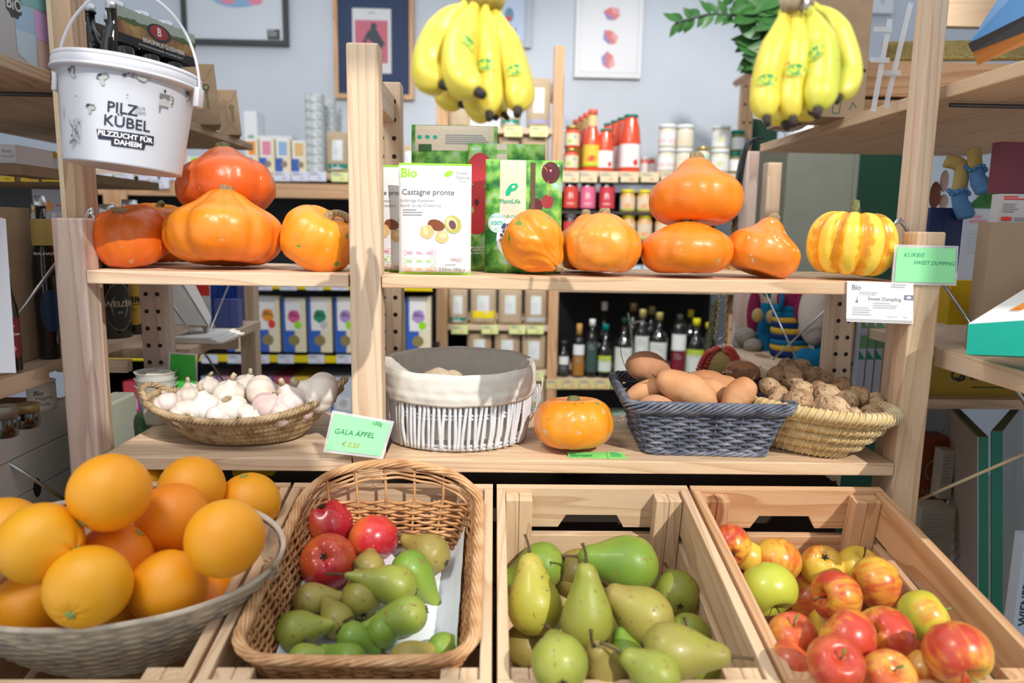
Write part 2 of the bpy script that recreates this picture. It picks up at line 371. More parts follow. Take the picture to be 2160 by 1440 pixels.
def orange(u,v,r,dia,A,t,label,mi=0,navel=0,sq=1.0,group='oranges in the big woven bowl'):
    d=F*dia/(2*r); c=ad(u,v,d); R=dia/2
    root=thing('orange',label,'orange',c,group); root.rotation_mode='QUATERNION'; root.rotation_quaternion=orient(A,t,rnd.random()*6)
    s0=rnd.random()*9
    def fn(ph,th):
        rr=R*(1+.012*noise.noise(Vector((math.cos(ph),math.sin(ph),th+s0))))
        k=math.exp(-(th/.22)**2); lift=navel*math.exp(-(th/.42)**2)
        rr*=1+.006*math.cos(9*ph)*math.exp(-((th-.3)/.3)**2)+lift*(.0+.12)*(1+.25*math.sin(5*ph+s0))
        z=rr*math.cos(th)*sq-R*.06*k
        return Vector((rr*math.sin(th)*math.cos(ph),rr*math.sin(th)*math.sin(ph),z))
    MB().sphere(fn,48,32).build('skin',ORS[mi],root,True)
    z0=fn(0,0).z
    m=MB()
    m.sphere(lambda ph,th:Vector(((.0052+.0016*math.cos(5*ph))*math.sin(th)*math.cos(ph),(.0052+.0016*math.cos(5*ph))*math.sin(th)*math.sin(ph),z0+.0005+.0018*math.cos(th))),20,8)
    m.build('stem_end',plain('orange_star',(.33,.40,.12),.7,var=.3,bs=900),root,True)
    return root
def apple(u,v,r,dia,A,t,label,mat,group,sq=.92,stem=True,c=None):
    R=dia/2
    if c is None: c=ad(u,v,F*R/r)
    root=thing('apple',label,'apple',c,group); root.rotation_mode='QUATERNION'; root.rotation_quaternion=orient(A,t,rnd.random()*6)
    s0=rnd.random()*9
    def fn(ph,th):
        n=noise.noise(Vector((math.cos(ph)*1.1,math.sin(ph)*1.1,th+s0)))
        x=math.sin(th)*R*(1+.05*math.cos(th))*(1+.03*n)
        z=R*sq*math.cos(th)*(1+.03*n)-R*.40*math.exp(-(th/.36)**2)+R*.25*math.exp(-((PI-th)/.30)**2)
        x*=1+.02*math.cos(5*ph)*math.exp(-((PI-th)/.9)**2)
        z+=R*.035*math.cos(5*ph)*math.exp(-((PI-th-.5)/.3)**2)
        return Vector((x*math.cos(ph),x*math.sin(ph),z))
    MB().sphere(fn,40,32).build('skin',mat,root,True)
    if stem:
        z0=fn(0,.01).z; MB().tube([(0,0,z0-.001),(.001,0,z0+R*.25),(.004,.001,z0+R*.55)],[.0012,.0011,.0017],6).build('stem',STEMG if rnd.random()<.5 else STEM,root,True)
    z1=fn(0,PI).z; m=MB()
    for k in range(5):
        a=2*PI*k/5; p=Vector((math.cos(a),math.sin(a),0)); m.tube([Vector((0,0,z1-.0002))+p*.001,Vector((0,0,z1-.003))+p*.0035,Vector((0,0,z1-.0035))+p*.006],[.0014,.0013,.0004],5)
    m.build('calyx',CALYX,root,True)
    return root
def pear(u,v,r,dia,A,t,label,mat,group,k=1.9,nk=.30,stem=.022,c=None,bend=.12,sc=1):
    R=dia/2
    if c is None: c=ad(u,v,F*R/r)
    root=thing('pear',label,'pear',c,group); root.rotation_mode='QUATERNION'; root.rotation_quaternion=orient(A,t,rnd.random()*6)
    T=k
    pr=catmull([(-.93,0),(-.97,.16),(-.90,.45),(-.62,.80),(-.30,.96),(0,1.0)],4)
    for i in range(1,23):
        q_=i/22; pr.append((T*q_,(nk+(1-nk)*(.5+.5*math.cos(PI*min(1,q_*1.06)**1.05)))*math.sqrt(max(0,1-(max(0,q_-.80)/.20)**2))))
    s0=rnd.random()*9; n=36; vs=[];fs=[]
    for i,(z,x) in enumerate(pr):
        x=max(x,0.0)
        for q in range(n):
            ph=2*PI*q/n; nn=1+.035*noise.noise(Vector((math.cos(ph)*1.3,math.sin(ph)*1.3,z*1.2+s0)))
            bx=bend*R*max(0,z)**2*.3
            vs.append(Vector((x*R*nn*math.cos(ph)+bx,x*R*nn*math.sin(ph),z*R)))
    for i in range(len(pr)-1):
        for q in range(n): fs.append((i*n+q,i*n+(q+1)%n,(i+1)*n+(q+1)%n,(i+1)*n+q))
    MB().add(vs,fs).build('skin',mat,root,True)
    tz=T*R; bx=bend*R*T*T*.3
    if stem: MB().tube(spl([(bx,0,tz-.003),(bx+.001,0,tz+stem*.4),(bx+.006,.002,tz+stem)],4),[.0024]*3+[.0017]*3+[.0016,.0019,.0026],7).build('stem',STEM,root,True)
    m=MB()
    for q in range(5):
        a=2*PI*q/5; p=Vector((math.cos(a),math.sin(a),0)); b0=Vector((0,0,-.935*R)); m.tube([b0+p*.001,b0-Vector((0,0,.0012))+p*.003,b0-Vector((0,0,.0025))+p*.0055],[.0015,.0014,.0004],5)
    m.build('calyx',CALYX,root,True)
    return root
def pumpkin(u,v,wpx,hpx,Y,label,mat,A=90,t=0,ribs=10,rib=.03,neck=0,stemk='cork',lump=.02,name='pumpkin',zb=None,stem=None,pw=.85,grp='orange pumpkins on the pine shelf',yaw=0,flat=.0):
    """centre pixel, width and height in pixels, plane Y of the centre"""
    c=at(u,v,Y); d=depth(c); Wd=wpx*d/F; H=hpx*d/F
    if zb is not None: c.z=zb+H/2*.985
    root=thing(name,label,'pumpkin',(c.x,c.y,c.z),grp); root.rotation_mode='QUATERNION'; root.rotation_quaternion=orient(A,t,yaw)
    s0=rnd.random()*20; R=Wd/2; Hh=H/2/(1+neck*.72)
    z_off=-(neck*Hh*.72)
    def fn(ph,th):
        s,c_=math.sin(th),math.cos(th)
        x=R*(abs(s)**pw); z=Hh*(abs(c_)**.88)*(1 if c_>0 else -1)
        z-=Hh*.26*math.exp(-((PI-th)/.42)**2)*-1
        if neck>0:
            k=math.exp(-(th/.52)**2.0); z+=neck*Hh*1.5*k
            x*=1-.24*math.exp(-((th-.50)/.36)**2)*min(1,neck*3)
        else: z-=Hh*.20*math.exp(-(th/.33)**2)
        rb=1-rib*(.5+.5*math.cos(ribs*ph+.4*math.sin(2*ph+s0)))**3*(s**.6)
        n=lump*noise.noise(Vector((math.cos(ph)*1.6,math.sin(ph)*1.6,th*1.5+s0)))+lump*.5*noise.noise(Vector((math.cos(ph)*4,math.sin(ph)*4,th*3+s0)))
        x*=rb*(1+n); z=z*(1+n*.6)*(1-.5*rib*(1-rb)/max(rib,.001)) +z_off
        return Vector((x*math.cos(ph),x*math.sin(ph),z))
    MB().sphere(fn,96,48).build('skin',mat,root,True)
    zt=fn(0,.001).z
    sm={'cork':CORK,'green':CORKG}[stemk if stemk in('cork','green') else 'cork']
    if stem is None: stem=[(0,0,zt-.003),(0,0,zt+.004),(0,0,zt+.008)]; rr=[R*.16,R*.14,R*.10]
    else:
        rr=[R*.15,R*.10,R*.085,R*.09,R*.10][:len(stem)]; stem=[(x*R,y*R,zt-.003+z*R) for x,y,z in stem]
    P=spl(stem,4); RR=[rr[min(int(i/4),len(rr)-1)]*(1-(i%4)/4)+rr[min(int(i/4)+1,len(rr)-1)]*((i%4)/4) for i in range(len(P))]
    m=MB(); n=15; m.tube(P,RR,n)
    for i in range(len(P)):
        pc=P[i]
        for q in range(n):
            vv=Vector(m.v[i*n+q]); m.v[i*n+q]=tuple(pc+(vv-pc)*(1+.16*math.cos(5*2*PI*q/n)))
    m.build('stem',sm,root,True)
    return root
_tc={}
def glyphs(s,size,shear=0,align='CENTER',bold=0,spc=1):
    k=(s,shear,align,bold,spc)
    if k not in _tc:
        c=bpy.data.curves.new('t','FONT'); c.body=s; c.size=1; c.shear=shear; c.align_x=align; c.align_y='CENTER'; c.offset=bold; c.space_character=spc; c.resolution_u=3
        o=bpy.data.objects.new('t',c); COL.objects.link(o); dg=bpy.context.evaluated_depsgraph_get(); dg.update()
        me=bpy.data.meshes.new_from_object(o.evaluated_get(dg))
        _tc[k]=([v.co.copy() for v in me.vertices],[tuple(p.vertices) for p in me.polygons])
        bpy.data.objects.remove(o); bpy.data.curves.remove(c); bpy.data.meshes.remove(me)
    vs,fs=_tc[k]; return [v*size for v in vs],fs
class Print:
    """printed matter laid on a surface f(x,y,off)->point"""
    def __init__(s,f,base=.00025): s.f=f; s.base=base; s.mb=MB(); s.mats=[]; s.lay=0
    def mi(s,m):
        if m not in s.mats: s.mats.append(m)
        return s.mats.index(m)
    def _off(s): s.lay+=1; return s.base+.00004*s.lay
    def rect(s,x0,y0,x1,y1,m,nx=6,ny=2):
        o=s._off(); vs=[s.f(x0+(x1-x0)*i/nx,y0+(y1-y0)*j/ny,o) for j in range(ny+1) for i in range(nx+1)]
        s.mb.add(vs,[(j*(nx+1)+i,j*(nx+1)+i+1,(j+1)*(nx+1)+i+1,(j+1)*(nx+1)+i) for j in range(ny) for i in range(nx)],s.mi(m)); return s
    def ell(s,x,y,rx,ry,m,n=20,rot=0,wob=0):
        o=s._off(); c,q=math.cos(rot),math.sin(rot); vs=[s.f(x,y,o)]
        for fr in (.5,1):
            for k in range(n):
                a=2*PI*k/n; r=fr*(1+wob*math.sin(a*9)); X=rx*r*math.cos(a);Y=ry*r*math.sin(a); vs.append(s.f(x+X*c-Y*q,y+X*q+Y*c,o))
        s.mb.add(vs,[(0,1+k,1+(k+1)%n) for k in range(n)]+[(1+k,1+n+k,1+n+(k+1)%n,1+(k+1)%n) for k in range(n)],s.mi(m)); return s
    def quad(s,q,m,nx=14,ny=2):
        o=s._off(); vs=[]
        for j in range(ny+1):
            for i in range(nx+1):
                a,b=i/nx,j/ny; x=(q[0][0]*(1-a)+q[1][0]*a)*(1-b)+(q[3][0]*(1-a)+q[2][0]*a)*b; y=(q[0][1]*(1-a)+q[1][1]*a)*(1-b)+(q[3][1]*(1-a)+q[2][1]*a)*b; vs.append(s.f(x,y,o))
        s.mb.add(vs,[(j*(nx+1)+i,j*(nx+1)+i+1,(j+1)*(nx+1)+i+1,(j+1)*(nx+1)+i) for j in range(ny) for i in range(nx)],s.mi(m)); return s
    def poly(s,pts,m):
        o=s._off(); s.mb.poly([s.f(x,y,o) for x,y in pts],s.mi(m)); return s
    def line(s,pts,w,m):
        o=s._off(); 
        for (x0,y0),(x1,y1) in zip(pts,pts[1:]):
            dx,dy=x1-x0,y1-y0; l=math.hypot(dx,dy) or 1; nx,ny=-dy/l*w/2,dx/l*w/2
            s.mb.poly([s.f(x0+nx,y0+ny,o),s.f(x0-nx,y0-ny,o),s.f(x1-nx,y1-ny,o),s.f(x1+nx,y1+ny,o)],s.mi(m))
        return s
    def txt(s,t,x,y,size,m,rot=0,**kw):
        o=s._off(); vs,fs=glyphs(t,size,**kw); c,q=math.cos(rot),math.sin(rot)
        s.mb.add([s.f(x+v.x*c-v.y*q,y+v.x*q+v.y*c,o) for v in vs],fs,s.mi(m)); return s
    def fine(s,x,y,w,n,h,m,gap=1.9,seed=1):
        r=random.Random(seed)
        for k in range(n):
            l=w*r.uniform(.6,1); s.rect(x,y-k*h*gap,x+l,y-k*h*gap+h,m,4,1)
        return s
    def build(s,name,root):
        o=s.mb.build(name,s.mats,root); o.data.transform(root.matrix_basis.inverted()) if root else None; return o
def flatf(p00,p10,p01):
    """surface spanned by three corners; x,y in metres from p00; off towards the viewer side"""
    p00,p10,p01=map(Vector,(p00,p10,p01)); ex=(p10-p00).normalized(); ey=(p01-p00); ey=(ey-ex*ey.dot(ex)).normalized(); n=ex.cross(ey)
    return lambda x,y,o=0: p00+ex*x+ey*y+n*o
def sheet(corners,mat_front,name='card',th=.0006,root=None,bend=0):
    """thin card from 4 corners (ll,lr,ur,ul)"""
    c=[Vector(p) for p in corners]; n=(c[1]-c[0]).cross(c[3]-c[0]).normalized()
    m=MB(); m.add(c+[p-n*th for p in c],[(0,1,2,3),(7,6,5,4),(0,4,5,1),(1,5,6,2),(2,6,7,3),(3,7,4,0)]); return m
def cyl_f(c,r,th0=None,taper=None):
    """surface of an upright cylinder; x measured round from the side that faces -Y, y up from c"""
    c=Vector(c); th0=math.atan2(-1.1-c.y,-c.x)
    def f(x,y,o=0):
        rr=(r if taper is None else taper(y)); a=th0+x/rr; return c+Vector(((rr+o)*math.cos(a),(rr+o)*math.sin(a),y))
    return f
def pouch_f(W,H,bulge,base,rz=0,lean=0):
    M=Matrix.Translation(base)@Euler((-lean,0,rz)).to_matrix().to_4x4()
    def f(x,y,o=0):
        sx=min(max(x/W,0),1); sy=min(max(y/H,0),1)
        b=bulge*(math.sin(PI*sx)**.6)*(1-sy)**.55*min(1,sy*12+.55)*1.25
        b+=bulge*.10*math.sin(9*sx+5*sy)*math.sin(PI*sx)*(1-sy)
        return M@Vector((x-W/2,-b-o-.0006,y))
    return f,M
def pouch(name,label,W,H,bulge,base,matf,matb=None,rz=0,lean=0,cat='pouch',group=None):
    root=thing(name,label,cat,base,group); f,M=pouch_f(W,H,bulge,base,rz,lean); m=MB(); nx,ny=16,16
    vs=[f(W*i/nx,H*j/ny) for j in range(ny+1) for i in range(nx+1)]
    vb=[M@Vector((W*i/nx-W/2,bulge*.8*math.sin(PI*i/nx)**.6*(1-j/ny)**.55*min(1,j/ny*12+.55),H*j/ny)) for j in range(ny+1) for i in range(nx+1)]
    fs=[(j*(nx+1)+i,j*(nx+1)+i+1,(j+1)*(nx+1)+i+1,(j+1)*(nx+1)+i) for j in range(ny) for i in range(nx)]
    k=len(vs); m.add(vs+vb,fs+[tuple(k+q for q in g) for g in fs])
    rim=[i for i in range(nx+1)]+[(j*(nx+1)+nx) for j in range(1,ny+1)]+[ny*(nx+1)+i for i in range(nx-1,-1,-1)]+[j*(nx+1) for j in range(ny-1,0,-1)]
    m.add([],[]); m.f+=[(a,b,b+k,a+k) for a,b in zip(rim,rim[1:]+rim[:1])]; m.m+=[0]*len(rim)
    part(m,'bag',matf,root,True)
    return root,f
# ---------------- pumpkins ----------------
def pskin(name,a,b,scar=True,green=0,sc=7):
    sp=[((.52,.40,.24),60,.70,.03)] if scar else []
    if green: sp.append(((.12,.25,.02),38,.70-green,.03))
    return skin(name,[(.32,a),(.66,b)],sc,.36,.5,sp,bump=.35,bscale=90,coat=.10)
PK=[pskin('pumpkin_deep',(.66,.10,.010),(.78,.17,.012)),pskin('pumpkin_orange',(.78,.17,.010),(.86,.27,.012)),
    pskin('pumpkin_bright',(.80,.18,.010),(.86,.25,.012)),pskin('pumpkin_green_fleck',(.82,.20,.010),(.88,.31,.012),green=.05),pskin('pumpkin_red',(.68,.10,.014),(.78,.16,.014))]
ZS=1.2307
CUR=[(0,0,0),(.02,0,.10),(.10,0,.20),(.22,0,.24),(.33,0,.20)]
pumpkin(277,502,158,132,.075,'flattish deep orange pumpkin with a curled dry stem, left end of the shelf',PK[0],95,26,8,.03,lump=.03,zb=ZS,stem=[(0,0,0),(-.03,.06,.08),(-.02,.2,.12),(.03,.36,.10)],yaw=PI*.5)
pumpkin(335,492,140,132,.200,'dull orange pumpkin with a dark stem, mostly hidden behind the two left pumpkins',PK[1],80,14,8,.05,lump=.03,zb=ZS,stemk='green',stem=[(0,0,0),(0,0,.14),(.04,-.06,.24)])
pumpkin(474,488,240,166,.088,'largest ribbed orange pumpkin with a pointed top and grey scars, front left on the shelf',PK[1],90,0,11,.06,neck=.24,lump=.02,zb=ZS)
pumpkin(477,384,200,146,.165,'reddish orange pumpkin with a thick neck, stacked on top of the largest one',PK[4],97,-4,9,.04,neck=.26,lump=.025,stemk='green')
pumpkin(672,505,160,132,.075,'orange pumpkin with green flecks and a brown curled stem, beside the tall middle post',PK[3],60,18,8,.03,lump=.03,zb=ZS,stem=[(0,0,0),(.02,0,.12),(.14,0,.24),(.36,0,.26),(.52,.02,.18)],yaw=-.8)
pumpkin(1131,515,130,142,.055,'lopsided orange pumpkin lying tipped beside the green fruit pouch',PK[3],-48,18,5,.07,neck=.26,lump=.10,zb=ZS-.004,pw=.8)
pumpkin(1238,500,135,122,.150,'orange pumpkin with a stubby neck behind the mottled one, right of the pouches',PK[1],92,0,8,.03,neck=.26,lump=.03,zb=ZS)
pumpkin(1273,517,158,132,.055,'mottled orange pumpkin with a rough pale blotch, third from the pouches',skin('pumpkin_mottled',[(.35,(.80,.19,.012)),(.62,(.88,.32,.03))],6,.38,.5,[((.70,.42,.14),26,.60,.12),((.45,.30,.12),70,.68,.03)],bump=.3,bscale=120,coat=.2),88,6,7,.05,neck=.12,lump=.05,zb=ZS)
pumpkin(1448,526,192,116,.055,'broad smooth orange pumpkin at the bottom of the right stack',PK[2],90,5,9,.035,neck=.10,lump=.015,zb=ZS,stemk='green',stem=[(0,0,0),(0,0,.07),(-.02,0,.13)])
pumpkin(1468,408,196,148,.095,'smooth orange pumpkin with a pointed top, stacked on the broad one',PK[2],90,0,9,.025,neck=.30,lump=.012)
pumpkin(1611,517,156,128,.065,'teardrop orange pumpkin with white warts and a tall neck, right of the stack',skin('pumpkin_warty',[(.35,(.80,.20,.012)),(.66,(.88,.32,.03))],6,.36,.5,[((.66,.56,.44),48,.66,.02)],bump=.3,bscale=120,coat=.2),72,2,7,.03,neck=.36,lump=.03,zb=ZS)
def squash_mat():
    m,t,b=newmat('squash_skin'); L=t.links.new; tc=N(t,'ShaderNodeTexCoord'); sx=N(t,'ShaderNodeSeparateXYZ'); L(tc.outputs['Object'],sx.inputs[0])
    an=N(t,'ShaderNodeMath',operation='ARCTAN2'); L(sx.outputs[1],an.inputs[0]); L(sx.outputs[0],an.inputs[1])
    no=N(t,'ShaderNodeTexNoise'); no.inputs['Scale'].default_value=75; no.inputs['Detail'].default_value=5; L(tc.outputs['Object'],no.inputs[0])
    mu=N(t,'ShaderNodeMath',operation='MULTIPLY'); mu.inputs[1].default_value=10; L(an.outputs[0],mu.inputs[0])
    co=N(t,'ShaderNodeMath',operation='COSINE'); L(mu.outputs[0],co.inputs[0])
    ma=N(t,'ShaderNodeMath',operation='MULTIPLY_ADD'); L(no.outputs[0],ma.inputs[0]); ma.inputs[1].default_value=3.4; L(co.outputs[0],ma.inputs[2])
    cr=ramp(t,[(.0,(.93,.66,.08)),(.45,(.94,.62,.06)),(.62,(.88,.38,.01)),(.9,(.82,.30,.01))])
    sc=N(t,'ShaderNodeMath',operation='MULTIPLY_ADD'); L(ma.outputs[0],sc.inputs[0]); sc.inputs[1].default_value=.36; sc.inputs[2].default_value=-.14; L(sc.outputs[0],cr.inputs[0])
    L(cr.outputs[0],b.inputs['Base Color']); b.inputs['Roughness'].default_value=.32; b.inputs['Coat Weight'].default_value=.2; return m
pumpkin(1796,506,180,150,.055,'yellow and orange striped ribbed squash with a green stem, right end of the shelf',squash_mat(),86,10,10,.15,lump=.01,zb=ZS,stemk='green',stem=[(0,0,0),(.02,0,.12),(.08,0,.26),(.16,0,.36)],pw=.80,yaw=.3,grp='squash on the pine shelf')
pumpkin(1210,884,168,116,.060,'single orange pumpkin with corky scars on the lower shelf, right of the white basket',skin('pumpkin_scarred',[(.35,(.82,.21,.010)),(.64,(.90,.36,.02))],6,.30,.5,[((.62,.46,.26),42,.63,.03),((.15,.25,.02),50,.70,.02)],bump=.3,bscale=130,coat=.3),91,3,8,.025,lump=.02,zb=.9432,stemk='green',grp='pumpkin on the lower shelf')
# ---------------- oranges ----------------
OD=.088
for a in [
 (232,1038,81,-120,35,'largest orange at the very top of the heap',0,.0,1.0),
 (296,1022,58,60,-20,'orange mostly hidden behind the topmost one',0,.0,1.0),
 (405,1030,68,100,-20,'smooth orange at the back of the bowl, right of the topmost one',0,.0,1.0),
 (525,1062,65,95,12,'orange at the right rear with its green stem end upward',0,.0,1.0),
 (365,1092,73,-140,38,'orange with a knobbly protruding stem end in the middle of the heap',1,1.3,1.0),
 (475,1135,81,70,-40,'big plain orange against the right rim of the bowl',0,.0,1.0),
 (85,1145,84,-8,12,'orange at the left with its puckered stem end facing right',2,.9,.98),
 (8,1128,78,-160,10,'orange cut by the left picture edge, behind the puckered one',0,.0,1.0),
 (240,1182,78,50,-10,'darker reddish orange nested in the middle of the heap',1,.0,1.0),
 (355,1240,79,80,-30,'smooth orange at the front, right of the star-stemmed one',0,.0,1.0),
 (187,1237,86,-80,66,'front orange showing its green star stem end to the viewer',2,.25,.96),
 (58,1286,76,-90,-30,'orange at the lower left, half under the star-stemmed one',0,.0,1.0),
 (150,1112,60,20,-30,'shaded orange in the gap behind the left pair',2,.0,1.0),
 (-5,1215,70,20,-30,'yellowish orange mostly cut off by the left edge',2,.0,1.0),
 (262,1262,60,20,-30,'orange glimpsed low between the two front ones',0,.0,1.0),
 (440,1215,62,20,-30,'orange in shadow under the big plain one by the rim',1,.0,1.0)]:
    u,v,r,A,t,lb,mi,nv,sq=a; orange(u,v,r,OD,A,t,lb,mi,nv,sq)
for u,v,lb in [(330,1165,'orange deep in the bowl between the knobbly and the smooth front ones'),(130,1215,'orange deep in the bowl left of the star-stemmed one'),(500,1205,'orange low against the right wall of the bowl'),(420,1290,'orange low in the bowl at the right front'),(300,1120,'orange deep in the bowl behind the reddish one'),(30,1200,'orange deep in the bowl at the left edge'),(250,1290,'orange low in the bowl behind the front rim')]:
    d=ray(u,v); Zc=CR@Vector((0,0,1)); t=(-.035-(CAM-Vector((0,-.012,RIMZ))).dot(Zc))/d.dot(Zc); orange(u,v,F*OD/2/t,OD,rnd.uniform(0,360),rnd.uniform(-60,60),lb,rnd.randrange(3))
def shell(fn,nu,nv,closed=True):
    vs=[fn(i/nu,j/nv) for j in range(nv+1) for i in range(nu)]
    return vs,[(j*nu+i,j*nu+(i+1)%nu,(j+1)*nu+(i+1)%nu,(j+1)*nu+i) for j in range(nv) for i in range(nu)]
def weave(name,c1,c2,c3,sc=60):
    return skin(name,[(.3,c1),(.5,c2),(.72,c3)],sc,.6,.3,bump=.3,bscale=500)
BOWLM=weave('bowl_weave',(.26,.22,.19),(.46,.37,.26),(.58,.48,.34),45)
bc=(-.470,-.236)
bowl=thing('fruit_bowl','big oval woven greyish brown bowl heaped with oranges, bottom left','basket',cl(bc[0],bc[1],-.098),rot=(TILT,0,0))
NR=22; NS=44
def bowl_pt(s,t,off=0):
    an=2*PI*s; h=.032*1-.13*(1-t); k=.40+.60*t**.62
    row=t*NR; amp=.0017*(abs(math.sin(PI*row))**.7)*(1+.75*math.cos(2*PI*s*NS/2+PI*math.floor(row)))
    return cl(bc[0]+(.213*k+amp+off)*math.cos(an),bc[1]+(.134*k+amp+off)*math.sin(an),h+.010*math.sin(an*2+.4)*t*0)
m=MB(); vs,fs=shell(lambda s,t:bowl_pt(s,t),528,132); m.add(vs,fs); vs,fs=shell(lambda s,t:bowl_pt(s,t*.999,-.005),120,20); m.add(vs,fs)
m.poly([bowl_pt(k/60,0,-.001) for k in range(60)]); part(m,'woven_wall',BOWLM,bowl,True)
m=MB(); rp=[bowl_pt(k/120,1)+Vector((0,0,.002)) for k in range(120)]; m.tube(rp,.0034,8,True)
for s0 in range(5): m.tube([bowl_pt((k/120),1,.0016)+Vector((0,0,.003+.0018*math.sin(k*.8+s0*1.3))) for k in range(120)],.0013,5,True)
part(m,'rim',weave('bowl_rim',(.40,.33,.27),(.56,.48,.38),(.66,.58,.48),30),bowl,True)
m=MB(); c0=bowl_pt(.965,1,.002)
for k in range(9):
    a=k*.8; pts=[c0+Vector((.004*math.cos(a),0,.004*math.sin(a))),c0+Vector((.009*math.cos(a+.8),-.004,.010*math.sin(a+.8)+.003)),c0+Vector((.012*math.cos(a+1.6),.002,.013*math.sin(a+1.6)+.004))]
    m.tube(spl(pts,4),.0011,5)
part(m,'knot',plain('raffia',(.50,.38,.26),.8,var=.3,bs=200),bowl,True)
# ---------------- brown wicker basket ----------------
WIC=weave('brown_wicker',(.30,.13,.055),(.50,.25,.10),(.62,.36,.17),35)
WICL=weave('brown_wicker_pale',(.42,.21,.09),(.58,.33,.16),(.70,.45,.25),35)
wb=thing('wicker_basket','brown wicker basket with an arched back rim, lined with white paper','basket',cl(-.146,-.19,-.0785),rot=(TILT,0,0))
bx,by,hx,hy,rc=-.146,-.206,.131,.168,.045
def rrect(s,hx,hy,rc,bx,by):
    # rounded rectangle, s in 0..1 starting mid front going +x
    L=[(2*(hx-rc)),(PI/2*rc),(2*(hy-rc)),(PI/2*rc)]*1; P=2*sum(L)
    d=(s%1)*P; segs=[('f',hx-rc),('c0',L[1]),('r',L[2]),('c1',L[1]),('b',L[0]),('c2',L[1]),('l',L[2]),('c3',L[1]),('f2',hx-rc)]
    for n,l in segs:
        if d<=l or n=='f2': break
        d-=l
    a=d/rc
    if n=='f': p=(d,-hy);q=(0,-1)
    elif n=='c0': p=(hx-rc+rc*math.sin(a),-hy+rc-rc*math.cos(a));q=(math.sin(a),-math.cos(a))
    elif n=='r': p=(hx,-hy+rc+d);q=(1,0)
    elif n=='c1': p=(hx-rc+rc*math.cos(a),hy-rc+rc*math.sin(a));q=(math.cos(a),math.sin(a))
    elif n=='b': p=(hx-rc-d,hy);q=(0,1)
    elif n=='c2': p=(-hx+rc-rc*math.sin(a),hy-rc+rc*math.cos(a));q=(-math.sin(a),math.cos(a))
    elif n=='l': p=(-hx,hy-rc-d);q=(-1,0)
    elif n=='c3': p=(-hx+rc-rc*math.cos(a),-hy+rc-rc*math.sin(a));q=(-math.cos(a),-math.sin(a))
    else: p=(-hx+rc+d,-hy);q=(0,-1)
    return (p[0]+bx,p[1]+by),q
def wb_rim(s):
    (x,y),q=rrect(s,hx,hy,rc,bx,by); k=max(0,1-((x-bx)/(hx*1.02))**2)
    if y>by: return .004+.050*max(0,(y-by-.05)/(hy-.05))**1.5*k**.8
    return .004-.008*max(0,(by-y-.1)/(hy-.1))*k
def wb_pt(s,h,off=0):
    f=(h+.075)/.079; ins=.026*(1-min(f,1)); (x,y),q=rrect(s,hx-ins,hy-ins,rc*.85,bx,by); return cl(x+q[0]*off,y+q[1]*off,h)
nst=52; m=MB()
for row in range(15):
    h=-.074+row*.0046
    pts=[]
    for k in range(208):
        s=k/208; gap=(row in ()); pts.append(wb_pt(s,h+.0006*math.sin(k*.7+row),.0026*math.sin(PI*(s*nst)+PI*row)))
    m.tube(pts,.00235,6,True)
part(m,'woven_wall',WIC,wb,True)
m=MB()
for k in range(nst//2):
    s=(k*2+.5)/nst; m.tube([wb_pt(s,h) for h in (-.075,-.04,0)]+[wb_pt(s,wb_rim(s))],.0021,6)
part(m,'stake',WIC,wb,True)
m=MB()
for q in range(7):
    ph=q*2*PI/7; pts=[]
    for k in range(240):
        s=k/240; a=ph+s*2*PI*9; pts.append(wb_pt(s,wb_rim(s)+.0045*math.sin(a),.0050*math.cos(a)))
    m.tube(pts,.0025,6,True)
for (sgn) in (0,1,2):   # loose rods sweeping under the arch
    pts=[wb_pt(.5+(k/40-.5)*.30,wb_rim(.5+(k/40-.5)*.30)-.010-.007*sgn-(.012*abs(k/40-.5)),.002*math.sin(k+sgn)) for k in range(41)]
    m.tube(pts,.0022,6)
    pts=[wb_pt((k/40-.5)*.34,wb_rim((k/40-.5)*.34)-.008-.004*sgn-.010*abs(k/40-.5),.003*math.sin(k*.5+sgn)) for k in range(41)]
    if sgn<2: m.tube(pts,.0022,6)
part(m,'rim',WICL,wb,True)
m=MB(); m.box((bx-hx+.03,by-hy+.03,-.0785),(bx+hx-.03,by+hy-.03,-.0755),M=Matrix.Translation((0,-.012,RIMZ))@CR); part(m,'base',WIC,wb)
m=MB(); G=26
def paper(i,j):
    x=i/G*2-1; y=j/G*2-1; ex=max(0,abs(x)-.86)/.14; ey=max(0,abs(y)-.90)/.10; r_=noise.noise(Vector((x*4,y*4,2)))
    X=bx+(hx-.024)*x*(1-.03*ex); Y_=by+(hy-.024)*y; h=-.0735+.0008*r_*1.5
    if x>0: h+=.040*ex*(1+.35*r_)*(1 if y>-.7 else .5); X+=.010*ex*.5
    else: h+=.022*ex*(1+.5*r_)
    return cl(X,Y_,h)
vs=[paper(i,j) for j in range(G+1) for i in range(G+1)]; fs=[(j*(G+1)+i,j*(G+1)+i+1,(j+1)*(G+1)+i+1,(j+1)*(G+1)+i) for j in range(G) for i in range(G)]
PAPER=plain('lining_paper',(.80,.83,.90),.75,.2,bump=.15,bs=60)
m.add(vs,fs); paperobj=solo(m,'lining_paper',PAPER,'creased white paper lining the brown wicker basket','paper',smooth=True)
def onplane(u,v,a,b):
    """point on the ray whose crate-frame height is a+b*y"""
    d=ray(u,v); O=Vector((0,-.012,RIMZ)); Zc=CR@Vector((0,0,1)); Yc=CR@Vector((0,1,0)); P0=CAM-O
    t=(a+b*P0.dot(Yc)-P0.dot(Zc))/(d.dot(Zc)-b*d.dot(Yc)); return CAM+d*t,t
def pile(u,v,off):
    for k in range(30):
        c,d=onplane(u,v,-.150+off+.004*k,-.42)
        if (CR.inverted()@(c-Vector((0,-.012,RIMZ)))).y<-.055: break
    return c,d
